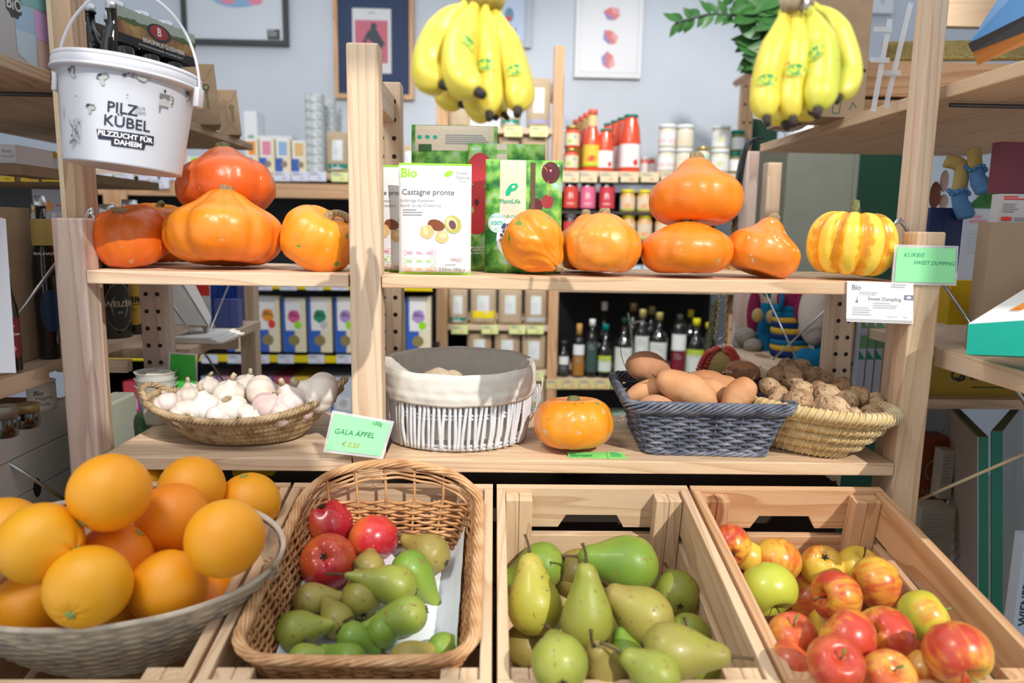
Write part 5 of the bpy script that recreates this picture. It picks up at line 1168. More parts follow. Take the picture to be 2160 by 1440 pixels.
# ---------------- right side shelving ----------------
RX=.715; zRt=atx(2050,161,RX).z
rs=thing('shelving_unit','pale pine shelving unit along the right side, behind the striped squash','shelf',(.95,.3,0))
plank(RX,1.30,-.20,.90,zRt-.021,zRt,WY4,rs)
a=at(1893,467,.060); b=at(1957,467,.060)
part(MB().box((at(1921,467,.06).x,.060,0),(b.x,.105,2.3),bev=.003),'post',WZ,rs)
part(MB().box((1.25,.060,0),(1.29,.105,2.3),bev=.003),'post',WZ,rs)
zR2=atx(2060,752,.74).z
plank(.742,1.30,-.40,.75,zR2-.02,zR2,WY,rs)
part(MB().box((.725,-.40,zR2-.03),(.741,.055,zR2+.001),bev=.002),'front_rail',WY,rs)
zR3=at(2080,838,.32).z
part(MB().box((.74,.30,zR3-.02),(1.5,.60,zR3),bev=.001),'shelf_board',WX,rs)
m=MB(); m.tube([(.735,.10,zRt-.028),(1.28,.10,zRt-.028)],.0035,8); part(m,'support_rod',_mc['dark_rod'],rs,True)
rod('brace_rod',[at(1985,592,.07),at(2200,905,-.02)],.0030,'',rs); rod('brace_rod',[at(1930,1058,.05),at(2200,940,-.05)],.0026,'',rs,plain('wood_dowel',(.52,.40,.26),.5))
p_=at(1580,600,.86); part(MB().box((p_.x-.028,.86,0),(p_.x+.006,.90,zRt-.023),bev=.002),'post',WZp,rs)
p_=at(1625,500,.98); part(MB().box((p_.x-.020,.98,0),(p_.x+.020,1.02,1.5),bev=.002),'post',WZ,rs)
m=MB()
for q in range(2): m.tube(spl([at(1884,478-4*q,.045),at(1898,462+6*q,.045),at(1915,492-6*q,.05)],5),.0025,6)
part(m,'wire_bracket',STEEL,rs,True)
zd=at(1625,770,.50).z
plank(.60,.78,.42,.80,zd-.02,zd,WY,rs,1)
rod('brace_rod',[at(1606,598,.55),at(1684,765,.42)],.0022,'',rs); rod('brace_rod',[at(1756,640,.40),at(1612,775,.60)],.0022,'',rs)
def pbox(name,u0,v0,u1,v1,Y,dep,mat,label,cat='box',prt=None,group=None,bev=.0,zb=None):
    a=at(u0,v1,Y);b=at(u1,v0,Y); x0=at(u0,(v0+v1)/2,Y).x; x1=at(u1,(v0+v1)/2,Y).x; z0=at((u0+u1)/2,v1,Y).z if zb is None else zb; z1=at((u0+u1)/2,v0,Y).z
    if prt is None: return solo(MB().box((x0,Y,z0),(x1,Y+dep,z1),0,bev),name,mat,label,cat,group)
    t=thing(name,label,cat,((x0+x1)/2,Y+dep/2,z0),group); part(MB().box((x0,Y,z0),(x1,Y+dep,z1),0,bev),'box',mat,t)
    p=Print(lambda x,y,o=0: Vector((x0+x,Y-o*2,z0+y))); prt(p,x1-x0,z1-z0); p.build('printing',t); return t
# on the right upper shelf
def smile(p,W,H):
    G=plain('print_teal_dark',(.04,.16,.13),.6)
    for k in range(3):
        a=PI/2+k*2*PI/3; p.line([(W*.24+.011*math.cos(a),H*.05+.011*math.sin(a)),(W*.24+.011*math.cos(a+1.6),H*.05+.011*math.sin(a+1.6))],.004,G)
    p.line([(W*.52,H*.09),(W*.52,H*.02),(W*.62,H*.02),(W*.64,H*.09),(W*.52,H*.09)],.0016,G); p.line([(W*.78,H*.04),(W*.82,H*.08),(W*.88,H*.05)],.0016,G)
    p.line([(W*.60,H*.26),(W*.72,H*.18),(W*.90,H*.19)],.005,BLACK); p.ell(W*.93,H*.25,.006,.004,BLACK)
pbox('kraft_carton',1697,-160,1838,262,.42,.12,KRAFT,'tall brown kraft carton with recycling marks, behind the right banana bunch','carton',smile,zb=zRt)
pbox('kraft_carton',1655,190,1697,278,.52,.10,plain('kraft_plain',(.42,.30,.20),.8,var=.1,bs=30),'small plain kraft box between the white knitwork and the tall carton','carton',zb=zRt)
kb=at(1648,285,.66); kt=thing('knitted_hat','white knitted hat lying at the far end of the right upper shelf','hat',(kb.x,kb.y,zRt))
m=MB(); m.sphere(lambda ph,th:Vector((kb.x+.060*math.cos(th)*1.0+.01,kb.y+.045*math.sin(th)*math.cos(ph),zRt+.040+.042*math.sin(th)*math.sin(ph)*(1 if math.sin(ph)>0 else .93)+.0012*math.sin(34*th))),40,60); part(m,'knit',plain('white_yarn',(.76,.75,.76),.95,bump=.8,bs=350),kt,True)
# wooden box and woven chest
wbx=at(1802,236,.60); m=MB(); x0=at(1808,185,.50).x; 
t_=thing('wooden_box','reddish wooden storage box on the right upper shelf, seen past the tall post','box',(x0+.2,.6,zRt))
z1=at(1850,127,.50).z; zm=at(1850,203,.50).z
part(MB().box((x0,.50,zm),(x0+.40,.72,z1),bev=.002),'lid',wood('x',1,.55),t_); part(MB().box((x0+.004,.504,zRt+.0005),(x0+.396,.716,zm-.006),bev=.002),'body',wood('x',1,.55),t_); part(MB().box((x0+.006,.506,zm-.0055),(x0+.394,.714,zm-.0005)),'gap_strip',HOLE,t_)
m=MB(); x1=at(1890,100,.75).x; zc=z1+.001
for k in range(26): m.box((x1+.002*k*0,.60,zc+.0001),(x1+.001,.601,zc+.0002)) if False else None
pts=[]; 
for j in range(9): m.tube([(x0+.06+.01*j,.52+.02*j,zc+.006+.009*j),(x0+.46,.52+.02*j,zc+.006+.009*j+.012)],.0055,7)
solo(m,'woven_mat',plain('golden_weave',(.46,.33,.10),.7,var=.5,bs=160,bump=.4),'rolled golden woven mats on top of the reddish wooden box','mat',smooth=True)
tagm=plain('clear_holder',(.78,.80,.84),.2,.6,alpha=.55)
for i,(q0,q1,lb) in enumerate([((1842,235),(1878,40),'shorter clear plastic label holder strip on the right shelf edge'),((1868,228),(1922,6),'longer clear plastic label holder strip leaning beside the shorter one')]):
    A_=at(q0[0],q0[1],.16+.03*i);B_=at(q1[0],q1[1],.19+.03*i); m=MB(); n_=(B_-A_).normalized(); s_=n_.cross(Vector((0,1,0))).normalized()*.0042
    m.add([A_-s_,A_+s_,B_+s_,B_-s_]+[p+Vector((0,.0015,0)) for p in (A_-s_,A_+s_,B_+s_,B_-s_)],[(0,1,2,3),(7,6,5,4),(0,4,5,1),(1,5,6,2),(2,6,7,3),(3,7,4,0)])
    c=A_.lerp(B_,.55 if i==0 else .33); m.box((c.x-.022,c.y-.004,c.z-.004),(c.x+.010,c.y-.001,c.z+.004))
    if i==0: c=A_.lerp(B_,.88); m.box((c.x-.026,c.y-.004,c.z-.004),(c.x+.004,c.y-.001,c.z+.004))
    solo(m,'label_holder',tagm,lb,'label holder')
o=pbox('wall_switch',1840,-22,1886,28,2.70,.018,WPLAS,'white switch plate on the grey wall above the wooden box','switch',lambda p,W,H:p.ell(W*.48,H*.5,.012,.012,LGREY))
pbox('wooden_board',2003,-90,2200,57,1.1,.03,wood('x',4,.6),'pale pine board high on the wall behind the right shelf','board')
# boxes at the right edge
c0=atx(2045,118,.80); 
t_=thing('fruit_box','open printed box with dark and orange sides holding a blue pack, top right corner','box',(.86,-.05,zRt))
pA,pB=ad(2043,92,1.12),ad(2230,5,.93)
def slab(q,dep,mat,name,root): 
    P=[ad(u,v,d_) for u,v,d_ in q]; n=(P[1]-P[0]).cross(P[3]-P[0]).normalized(); part(sheet(P,None,th=dep),name,mat,root)
slab([(2062,138,1.13),(2240,60,.95),(2240,40,.95),(2050,105,1.12)],.09,plain('box_orange',(.62,.26,.07),.5),t_ and 'lower_side',t_)
slab([(2050,110,1.12),(2240,38,.95),(2240,-6,.95),(2042,92,1.12)],.10,DARK,'dark_side',t_)
slab([(2046,88,1.12),(2240,20,.97),(2240,-120,.99),(2110,-10,1.13)],.03,plain('pack_blue',(.10,.30,.62),.3,.5),'blue_pack',t_)
f=flatf(ad(2046,88,1.119),ad(2240,20,.969),ad(2110,-10,1.129)); p=Print(f); p.ell(.045,.028,.024,.014,plain('pack_pale',(.62,.68,.55),.4),20,.5); p.ell(.045,.028,.017,.009,LGREY,16,.5); p.ell(.085,.045,.030,.02,plain('pack_green',(.38,.50,.20),.4),20); p.ell(.10,.02,.014,.010,CREAM); p.build('printing',t_)
# items under the right upper shelf
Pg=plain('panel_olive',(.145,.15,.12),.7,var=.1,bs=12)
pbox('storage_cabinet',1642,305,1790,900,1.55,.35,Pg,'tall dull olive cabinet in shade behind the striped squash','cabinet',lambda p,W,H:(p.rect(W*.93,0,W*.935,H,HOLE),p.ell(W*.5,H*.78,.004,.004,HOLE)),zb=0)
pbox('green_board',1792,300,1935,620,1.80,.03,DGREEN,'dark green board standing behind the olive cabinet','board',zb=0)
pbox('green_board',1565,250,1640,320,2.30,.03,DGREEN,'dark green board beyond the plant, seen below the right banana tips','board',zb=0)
pbox('carton',1850,500,1895,565,.30,.06,plain('carton_red',(.42,.09,.08),.6),'dull red carton behind the striped squash','carton')
pbox('card',1852,478,1892,505,.34,.002,plain('card_orange',(.80,.42,.03),.5),'small orange card sticking up behind the red carton','card')
pbox('navy_box',1957,438,2027,575,.22,.10,plain('navy',(.008,.02,.10),.4,.5),'navy blue box with fine white plant drawings, right of the post','box',lambda p,W,H:(p.rect(W*.42,0,W*.43,H,BLACK),p.line([(W*.62,H*.05),(W*.62,H*.22),(W*.56,H*.30)],.0008,LGREY),p.line([(W*.62,H*.22),(W*.70,H*.32)],.0008,LGREY),p.line([(W*.80,H*.10),(W*.84,H*.30)],.0008,LGREY),p.ell(W*.60,H*.33,.006,.003,LGREY,10,.6)))
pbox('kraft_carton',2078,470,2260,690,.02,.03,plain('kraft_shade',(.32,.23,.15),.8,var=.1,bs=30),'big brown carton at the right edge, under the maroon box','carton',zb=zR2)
pbox('maroon_box',2105,300,2260,408,.10,.02,plain('maroon',(.16,.03,.05),.5),'maroon box at the right edge below the shelf','box')
def mb_(p,W,H):
    p.fine(W*.05,H*.88,W*.3,2,H*.05,RED,1.6); p.fine(W*.05,H*.62,W*.25,4,H*.045,TXG,1.9,7); p.fine(W*.38,H*.62,W*.25,4,H*.045,TXG,1.9,8); p.rect(W*.04,H*.06,W*.18,H*.20,RED); p.fine(W*.22,H*.14,W*.3,2,H*.04,TXG,1.8)
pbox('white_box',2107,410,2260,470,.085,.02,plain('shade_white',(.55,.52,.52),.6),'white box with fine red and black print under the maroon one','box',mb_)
pbox('yellow_box',2003,592,2072,685,.10,.03,plain('mustard',(.62,.40,.01),.5),'mustard yellow box between the navy box and the big brown carton','box')
o=pbox('poster',2030,440,2110,600,.95,.004,plain('poster_pale',(.60,.62,.68),.6),'pale printed sheet with faint text lines behind the crochet legs','poster',lambda p,W,H:(p.fine(W*.1,H*.70,W*.8,7,H*.02,LGREY,2.4,5),p.fine(W*.1,H*.88,W*.5,2,H*.03,PINK,2)))
# crochet doll with dangling legs
YN=plain('yarn_yellow',(.56,.43,.16),.95,.1,bump=1,bs=420); YB=plain('yarn_blue',(.12,.30,.60),.95,.1,bump=1,bs=420)
def leg(root,top,mid,bot,toe,Y,r):
    P=[at(*top,Y+.01),at(*mid,Y),at(*bot,Y)]; part_=MB(); part_.tube(spl(P,6),[r]*13,12); l=part(part_,'leg',YN,root,True)
    m=MB(); e=P[-1]; t=at(*toe,Y-.01); m.tube(spl([e+Vector((0,0,.004)),e.lerp(t,.45)+Vector((-.003,0,0)),t,t+(t-e)*.12],5),[r*1.05]*6+[r*1.2]*5+[r*1.1,r*.95,r*.75,r*.45,r*.2][:5],14)
    for q in range(14):
        a=q*2*PI/14; c=e+Vector((r*1.3*math.cos(a),r*1.3*math.sin(a),.004*math.sin(a*3))); m.sphere(lambda ph,th,c=c:c+Vector((.004*math.sin(th)*math.cos(ph),.004*math.sin(th)*math.sin(ph),.0035*math.cos(th))),8,6)
    part(m,'boot',YB,root,True)
dl=thing('crochet_doll','crochet doll whose two yellow legs with blue boots dangle below the right shelf','doll',at(2035,330,.22))
leg(dl,(1995,338),(2028,352),(2022,405),(2038,455),.22,.0125); leg(dl,(2055,318),(2056,340),(2058,355),(2076,402),.20,.0120)
m=MB(); p0=at(2120,322,.25); p0.z=zRt+.03; m.sphere(lambda ph,th:p0+Vector((.03*math.sin(th)*math.cos(ph),.03*math.sin(th)*math.sin(ph),.029*math.cos(th))),24,16); part(m,'body',YN,dl,True)
m=MB(); 
for (u,v,a_,b_,mt) in ((1992,382,9,24,0),(1990,425,10,16,0),(1972,412,12,30,1)): 
    c=at(u,v,.5); m.sphere(lambda ph,th,c=c,a_=a_,b_=b_:c+Vector((a_*.001*math.sin(th)*math.cos(ph),.008*math.sin(th)*math.sin(ph),b_*.001*math.cos(th))),14,12,mt)
solo(m,'hanging_ornament',[plain('pale_pebble',(.55,.46,.40),.5),plain('rust',(.20,.08,.04),.7)],'string of pale and rust coloured oval ornaments beside the doll legs','ornament',smooth=True)
def leafshape(c,d,l,w_,nrm,m,mi=0,curl=.15):
    c=Vector(c);d=Vector(d).normalized();n=Vector(nrm).normalized();s_=d.cross(n).normalized();n=s_.cross(d); vs=[];N_=8
    for i in range(N_+1):
        t=i/N_; wd=w_*math.sin(PI*min(1,t**.8))*.5; ce=c+d*(l*t)-n*(curl*l*t*t)
        for k in (-1,0,1): vs.append(ce+s_*(wd*k)-n*(.18*wd*abs(k)*-1))
    b=[(i*3+k,i*3+k+1,(i+1)*3+k+1,(i+1)*3+k) for i in range(N_) for k in (0,1)]
    vs2=[v-n*.0008 for v in vs]; K=len(vs); m.add(vs+vs2,b+[tuple(K+q for q in f[::-1]) for f in b],mi)
LEAF=plain('leaf_green',(.03,.12,.022),.4,.3,var=.3,bs=30)
m=MB()
for (u,v,A_) in ((2115,400,-2.4),(2120,350,-1.9),(2130,420,-2.9),(2110,460,-.9)): leafshape(at(u,v,1.2),_R*math.cos(A_)+_U*math.sin(A_),.14,.08,-_W,m)
solo(m,'potted_plant',LEAF,'dark leaves of a plant in the gap beside the maroon box','plant',smooth=True)
# lower right
def gb_(p,W,H): pass
t_=thing('green_box','open turquoise green cardboard tray jutting out at the right edge','box',(.85,-.15,zR2))
slab([(2038,747,1.0),(2240,754,.93),(2240,670,.93),(2042,683,1.0)],.09,TEAL,'front_panel',t_)
slab([(2042,683,1.0),(2240,670,.93),(2240,560,1.15),(2120,672,1.12)],.004,WHITE,'inner_flap',t_)
slab([(2118,672,1.02),(2240,610,.95),(2240,600,.95),(2110,668,1.02)],.004,ORANGE,'orange_edge',t_)
pbox('yellow_box',1962,755,2260,828,.34,.20,plain('mustard_dark',(.42,.27,.005),.5),'long mustard box with black serif lettering on the lower right shelf','box',lambda p,W,H:(p.txt('S',W*.21,H*.56,H*.62,BLACK,bold=.02,shear=.15),p.txt('ONNENTOR',W*.45,H*.53,H*.40,BLACK,bold=.02,shear=.12,spc=1.05),p.rect(W*.30,H*.20,W*.58,H*.23,BLACK)),zb=zR3)
BG=plain('box_edge_green',(.0,.15,.09),.4,.5); BK=plain('box_back',(.50,.42,.37),.6,var=.05,bs=20); CL=plain('box_flap',(.07,.09,.04),.6)
def leaning(u0,u1,u2,vt0,vt1,vb,d0,d1,flip,lb,silver=False):
    """tall thin carton: broad face between u0 (deep) and u1 (near), spine u1..u2"""
    t_=thing('shipping_box',lb,'box',ad((u1+u2)/2,vb,d1),'tall cartons standing at the lower right')
    P=[ad(u0,vb,d0),ad(u1,vb,d1),ad(u1,vt1,d1),ad(u0,vt0,d0)]; 
    if flip: P=[P[1],P[0],P[3],P[2]]
    part(sheet(P,None,th=.002),'broad_face',plain('foil_face',(.30,.30,.27),.3,metal=.4,var=.3,bs=8) if silver else BK,t_)
    Q=[ad(u1,vb,d1),ad(u2,vb,d1),ad(u2,vt1,d1),ad(u1,vt1,d1)] if not flip else [ad(u2,vb,d1),ad(u1,vb,d1),ad(u1,vt1,d1),ad(u2,vt1,d1)]
    part(sheet(Q,None,th=.002),'spine',BG,t_)
    T_=[ad(u1,vt1,d1),ad(u2,vt1,d1),ad(u0+(u2-u1)*.75,vt0,d0),ad(u0,vt0,d0)]
    part(sheet(T_,None,th=.002),'top_flap',CL,t_)
    return t_,P
t_,P=leaning(2000,2061,2085,855,921,1480,1.62,1.32,False,'tall carton printed with fine text and a green spine, left of the lower right pair')
f=flatf(P[0],P[1],P[3]); p=Print(f); W_b=(P[1]-P[0]).length; H_b=(P[3]-P[0]).length
for k in range(26): p.rect(W_b*.42,H_b*(.95-.03*k),W_b*.9*(.8+.2*rnd.random()),H_b*(.955-.03*k),TXG,3,1)
p.rect(W_b*.34,0,W_b*.345,H_b,WHITE); p.build('printing',t_)
leaning(2158,2115,2091,855,910,1480,1.60,1.32,True,'tall carton with a silvery face and a green spine, right of the pair',True)
pbox('carton',1930,925,2005,1065,.42,.06,plain('rust_box',(.28,.07,.015),.6),'rust coloured carton with a round tree emblem behind the tall cartons','carton',lambda p,W,H:(p.ell(W*.62,H*.52,.028,.028,KRAFT,24),p.ell(W*.62,H*.52,.025,.025,plain('rust_box',(.28,.07,.015),.6),24),p.ell(W*.62,H*.56,.012,.014,KRAFT,9,0,.2),p.txt('LANDGA',W*.58,H*.20,H*.13,KRAFT)))
pbox('white_box',1930,865,2005,925,.50,.10,plain('pale_blue_box',(.50,.55,.62),.6),'pale blue white box above the rust coloured carton','box')
def soap(p,W,H): p.fine(W*.1,H*.85,W*.7,8,H*.03,TXG,2.4,9)
pbox('soap_carton',1940,1072,2010,1180,.30,.05,plain('carton_cream',(.42,.38,.30),.6),'small cream carton with fine print standing low behind the right crate','carton',soap)
pbox('soap_carton',1985,950,2010,1052,.36,.03,plain('carton_cream2',(.50,.46,.38),.6),'thin cream carton against the rust coloured carton','carton',soap)
pbox('leaflet_box',2138,1130,2300,1500,-.12,.02,plain('leaflet',(.42,.52,.66),.4),'pale blue box with upright dark lettering, bottom right edge','box',lambda p,W,H:(p.txt('WIENER',W*.12,H*.62,W*.16,INK,rot=PI/2,bold=.02),p.txt('BEZIRKS',W*.28,H*.62,W*.14,INK,rot=PI/2,bold=.02),p.txt('HONEY FROM',W*.10,H*.88,W*.09,TXG,rot=PI/2)))
# dolls on the inner right shelf
def ball(m,c,rx,ry,rz,mi=0,n=20): m.sphere(lambda ph,th:Vector(c)+Vector((rx*math.sin(th)*math.cos(ph),ry*math.sin(th)*math.sin(ph),rz*math.cos(th))),n,14,mi)
def Bp(root,name,mat,u,v,Y,rx,rz,ry=None): m=MB(); ball(m,at(u,v,Y),rx,ry or rx,rz); return part(m,name,mat,root,True)
YR=plain('yarn_maroon',(.24,.02,.07),.95,.1,bump=1,bs=420); YBD=plain('yarn_teal',(.01,.13,.26),.95,.1,bump=1,bs=420); YC=plain('yarn_cream',(.50,.42,.36),.95,.1,bump=1,bs=420); YS=plain('yarn_tan',(.42,.30,.12),.95,.1,bump=1,bs=420); YNV=plain('yarn_navy',(.01,.03,.13),.95,.1,bump=1,bs=420); YG=plain('yarn_gold',(.55,.34,.04),.95,.1,bump=1,bs=420)
d1=thing('crochet_doll','crochet doll in a maroon jumper and blue and yellow striped dungarees','doll',(at(1668,760,.62).x,.62,zd))
for k,(c,ww) in enumerate([(YNV,.046),(YG,.045),(YBD,.044),(YNV,.043),(YG,.042),(YNV,.040),(YG,.037),(YBD,.036),(YBD,.035)]):
    c0_=at(1665-k*.5,742-k*11.5,.62); m=MB().lathe([(ww*.96,-.0075),(ww,0),(ww*.96,.0075)],24,Matrix.Translation(c0_)); part(m,'stripe_band',c,d1,True)
Bp(d1,'jumper',YR,1668,630,.62,.032,.036); Bp(d1,'arm',YR,1690,648,.585,.016,.040); Bp(d1,'hand',YC,1694,692,.585,.014,.016); Bp(d1,'head',YC,1660,590,.62,.034,.030)
for u in (1652,1700): m=MB(); m.tube([at(u,615,.58),at(u-6 if u<1670 else u-4,655,.583)],.006,8); part(m,'strap',YBD,d1,True)
d2=thing('crochet_doll','crochet doll in plain blue trousers holding a round tan button, left of the striped one','doll',(at(1615,730,.72).x,.72,zd))
for u,v0,v1 in ((1612,640,745),(1632,650,750)): m=MB(); m.tube(spl([at(u+8,v0,.72),at(u+2,(v0+v1)/2,.72),at(u-3,v1,.72)],5),[.017]*5+[.02]*4+[.024,.026],14); part(m,'leg',YBD,d2,True)
Bp(d2,'sleeve',YC,1640,620,.70,.016,.030); Bp(d2,'hand',YS,1628,668,.67,.014,.018); Bp(d2,'hand',YS,1598,665,.67,.014,.018); Bp(d2,'body',YBD,1625,600,.72,.022,.035); Bp(d2,'button',LGREY,1636,655,.655,.006,.006,.002)
d3=thing('plush_toy','fluffy cream toy with blue crochet feet beside the right back post','toy',(at(1722,770,.48).x,.48,zd))
Bp(d3,'body',plain('fluff',(.50,.43,.38),1,.1,bump=1,bs=200),1722,660,.50,.038,.075); Bp(d3,'foot',YBD,1725,770,.45,.034,.036); Bp(d3,'foot',YBD,1700,765,.48,.030,.034); Bp(d3,'leg',YBD,1735,725,.50,.018,.03)
m=MB(); ball(m,at(1572,708,.72),.028,.02,.022); ball(m,at(1588,728,.70),.024,.02,.018); ball(m,at(1562,722,.75),.022,.02,.02); solo(m,'plush_toy',plain('fluff_grey',(.36,.32,.28),1,.1,bump=1,bs=150,var=.4),'small fluffy grey brown toy lying at the end of the doll shelf','toy',smooth=True)
m=MB(); ball(m,at(1590,660,.76),.018,.014,.060); solo(m,'plush_toy',YR,'dark maroon crochet toy at the back of the doll shelf','toy',smooth=True)
# crochet purse hanging on a chain
pu=thing('crochet_purse','red and tan crochet purse hanging by a gold chain behind the sweet potatoes','purse',at(1518,775,.52))
m=MB(); c=at(1520,765,.52)
m.sphere(lambda ph,th:c+Vector(((.044+.004*math.sin(18*th))*math.sin(th)*math.cos(ph),.02*math.sin(th)*math.sin(ph),.040*math.cos(th))),36,40); part(m,'bag',YS,pu,True)
m=MB()
for sx in (-1,1):
    for q in range(12): 
        t=q/11; ball(m,c+Vector((sx*(.010+.036*t),-.012,.036-.062*t*t)),.0075,.008,.006,0,10)
        ball(m,c+Vector((sx*(.018+.030*t)-.012,-.016,.028-.06*t*t)),.0065,.006,.005,0,10)
part(m,'red_trim',plain('yarn_red',(.45,.07,.06),.95,.1,bump=1,bs=420),pu,True)
GOLD=plain('gold_chain',(.50,.36,.12),.3,metal=.9)
for (pa,pb_) in ((at(1533,598,.52),at(1530,722,.52)),(at(1543,440,.55),at(1533,598,.52)),(at(1522,600,.53),at(1508,716,.52))):
    m=MB(); n_=int((pb_-pa).length/.0085)
    for q in range(n_):
        cc=pa.lerp(pb_,(q+.5)/n_); m.tube([cc+Vector((.0035*math.cos(a)*(1 if q%2 else .25),.003*math.cos(a)*(0 if q%2 else 1),.0055*math.sin(a))) for a in [k*PI/4 for k in range(8)]],.0010,5,True)
    part(m,'chain',GOLD,pu,True)
m=MB(); m.tube([at(1522,720,.50)+Vector((.007*math.cos(a),0,.009*math.sin(a))) for a in [k*PI/6 for k in range(12)]],.0012,5,True); ball(m,at(1520,732,.50),.004,.004,.004); part(m,'clasp',STEEL,pu,True)
m=MB(); m.tube(spl([at(1578,296,.62),at(1562,340,.62),at(1552,400,.60),at(1547,470,.60)],6),[.010]*5+[.008]*7+[.006]*7,8,flat=.4); m.tube(spl([at(1606,292,.62),at(1580,300,.60),at(1566,350,.60),at(1556,440,.60)],6),[.008]*19,8,flat=.4); solo(m,'leather_strap',plain('black_leather',(.02,.022,.025),.3,.5),'black leather straps hanging at the end of the right upper shelf','strap',smooth=True)
m=MB(); m.tube(spl([at(1508,635,.70),at(1500,700,.70),at(1494,740,.70)],8),[.014]*17,12,flat=.6); solo(m,'lichen_stick',plain('lichen',(.16,.17,.10),.95,.1,var=.7,bs=180,bump=1),'mossy grey green knitted tube hanging left of the purse','ornament',smooth=True)
# tall boxes behind the walnuts
def stripes(p,W,H):
    G1=plain('strip_green',(.12,.30,.12),.5); G2=plain('strip_green2',(.0,.20,.09),.5); p.rect(0,H*.52,W,H*.66,G1,2,1); p.poly([(0,H*.84),(W,H*.74),(0,H*.74)],G1); p.poly([(0,H*.50),(W,H*.40),(0,H*.40)],G2)
for i,u in enumerate((1812,1830,1848)): pbox('slim_box',u,640,u+15,835,.30,.14,plain('slim_white',(.46,.47,.56),.5),['leftmost','middle','rightmost'][i]+' of three slim white boxes with green bands behind the walnuts','box',stripes,'slim white boxes with green bands')
for i,(v0,v1) in enumerate(((672,762),(764,830))): pbox('tea_tin',1793,v0,1811,v1,.32,.08,plain('tin_cream',(.40,.36,.28),.5),['upper','lower'][i]+' cream packet with dark lines beside the perforated right post','packet',lambda p,W,H:(p.rect(0,H*.9,W,H,BLACK),p.rect(0,H*.72,W,H*.88,plain('tin_olive',(.35,.30,.05),.5)),p.fine(W*.1,H*.6,W*.8,6,H*.02,TXG,3)),'cream packets')
# ---------------- left edge goods ----------------
def jar(u,vb,w,h,Y,lb,glass,lid,grp,band=None,lidh=.16,neck=.8,name='jar',cat='jar',bandr=(.12,.66),extra=None,zb=None):
    c=at(u,vb,Y); 
    if zb is not None: c.z=zb
    s=depth(c)/F; R=w*s/2; H=h*s; T=Matrix.Translation(c); t=thing(name,lb,cat,c,grp)
    part(MB().lathe([(0,0),(R*.92,0),(R,R*.1),(R,H*(1-lidh)*.86),(R*neck,H*(1-lidh)*.97),(R*neck,H*(1-lidh)),(0,H*(1-lidh))],24,T),'glass',glass,t,True)
    part(MB().lathe([(R*neck*1.0,H*(1-lidh)+.0003),(R*neck*1.08,H*(1-lidh)+.0006),(R*neck*1.08,H*.985),(R*neck*1.0,H),(0,H)],24,T),'lid',lid,t,True)
    if band:
        f=cyl_f(c,R); p=Print(f,.0006); x=R*1.25; p.rect(-x,H*bandr[0],x,H*bandr[1],band,12,1)
        if extra: extra(p,R,H)
        p.build('label_print',t)
    return t
GOLDL=plain('lid_gold',(.48,.36,.12),.3,metal=.7); WL=plain('lid_white',(.78,.78,.78),.4); GL=plain('lid_green',(.0,.22,.15),.35); RL=plain('lid_coral',(.75,.16,.10),.4); SL=plain('lid_silver',(.45,.46,.48),.3,metal=.7); YL=plain('lid_yellow',(.80,.72,.02),.4)
TOM=plain('tomato_sauce',(.72,.075,.02),.25,.5,coat=.4); DKJ=plain('dark_jam',(.03,.01,.015),.15,.6,coat=.5); OLV=plain('olive_paste',(.20,.20,.06),.3); CRM=plain('cream_jar',(.74,.70,.55),.35); HON=plain('honey_jar',(.70,.40,.14),.3)
def bline(p,R,H): p.txt('B',0,H*.47,R*1.1,WHITE,bold=.02); p.rect(-R*.5,H*.22,R*.5,H*.26,WHITE,4,1)
# left under-shelf
def cardp(p,W,H): p.fine(W*.08,H*.8,W*.6,2,H*.08,TXG,2); p.fine(W*.5,H*.25,W*.35,1,H*.08,RED)
def tags(us,v0,v1,w_,Y,mat,grp,what,cat='label'):
    for i,u in enumerate(us):
        pbox('price_tag',u,v0,u+w_,v1,Y,.0012,mat,what%i if '%' in what else what,cat,cardp,grp)
ORD=['first','second','third','fourth','fifth','sixth','seventh','eighth','ninth','tenth','eleventh','twelfth']
def tagrow(us,v0,v1,w_,Y,mat,grp,colour,where,slope=0):
    for i,u in enumerate(us): pbox('price_tag',u,v0+slope*(u-us[0]),u+w_,v1+slope*(u-us[0]),Y,.0012,mat,'%s %s price tag from the left on %s'%(ORD[i],colour,where),'price tag',cardp,grp)
tagrow([-8,43,88],362,383,38,.45,plain('tag_orange',(.90,.62,.02),.5),'yellow tags on the left rear shelf','yellow','the dark shelf left of the bucket')
lr=thing('dark_shelf','dark metal shelf behind the left unit, carrying white packets and yellow tags','shelf',(-1.0,.6,0))
z_=at(60,364,.452).z
part(MB().box((-1.5,.452,z_-.018),(at(196,364,.45).x,.75,z_),bev=.001),'shelf_board',KRAFTD,lr); part(MB().box((-1.5,.70,z_-.24),(at(190,364,.7).x,.71,z_-.02)),'back_panel',DARK,lr); part(MB().box((-1.5,.50,0),(-1.47,.70,z_)),'leg',DARK,lr)
zj=at(60,520,.42).z
pbox('packet',48,322,93,361,.48,.05,plain('packet_white',(.66,.66,.68),.5),'white packet with a green and red emblem strip, left edge','packet',lambda p,W,H:(p.rect(W*.05,H*.30,W*.30,H*.42,RED),p.rect(W*.34,H*.30,W*.6,H*.42,LIME),p.ell(W*.6,H*.36,W*.07,W*.07,TEAL),p.rect(W*.7,H*.3,W*.92,H*.42,LIME)),zb=z_)
pbox('packet',109,322,128,361,.48,.05,plain('packet_white',(.66,.66,.68),.5),'half hidden white packet beside the bucket','packet',zb=z_)
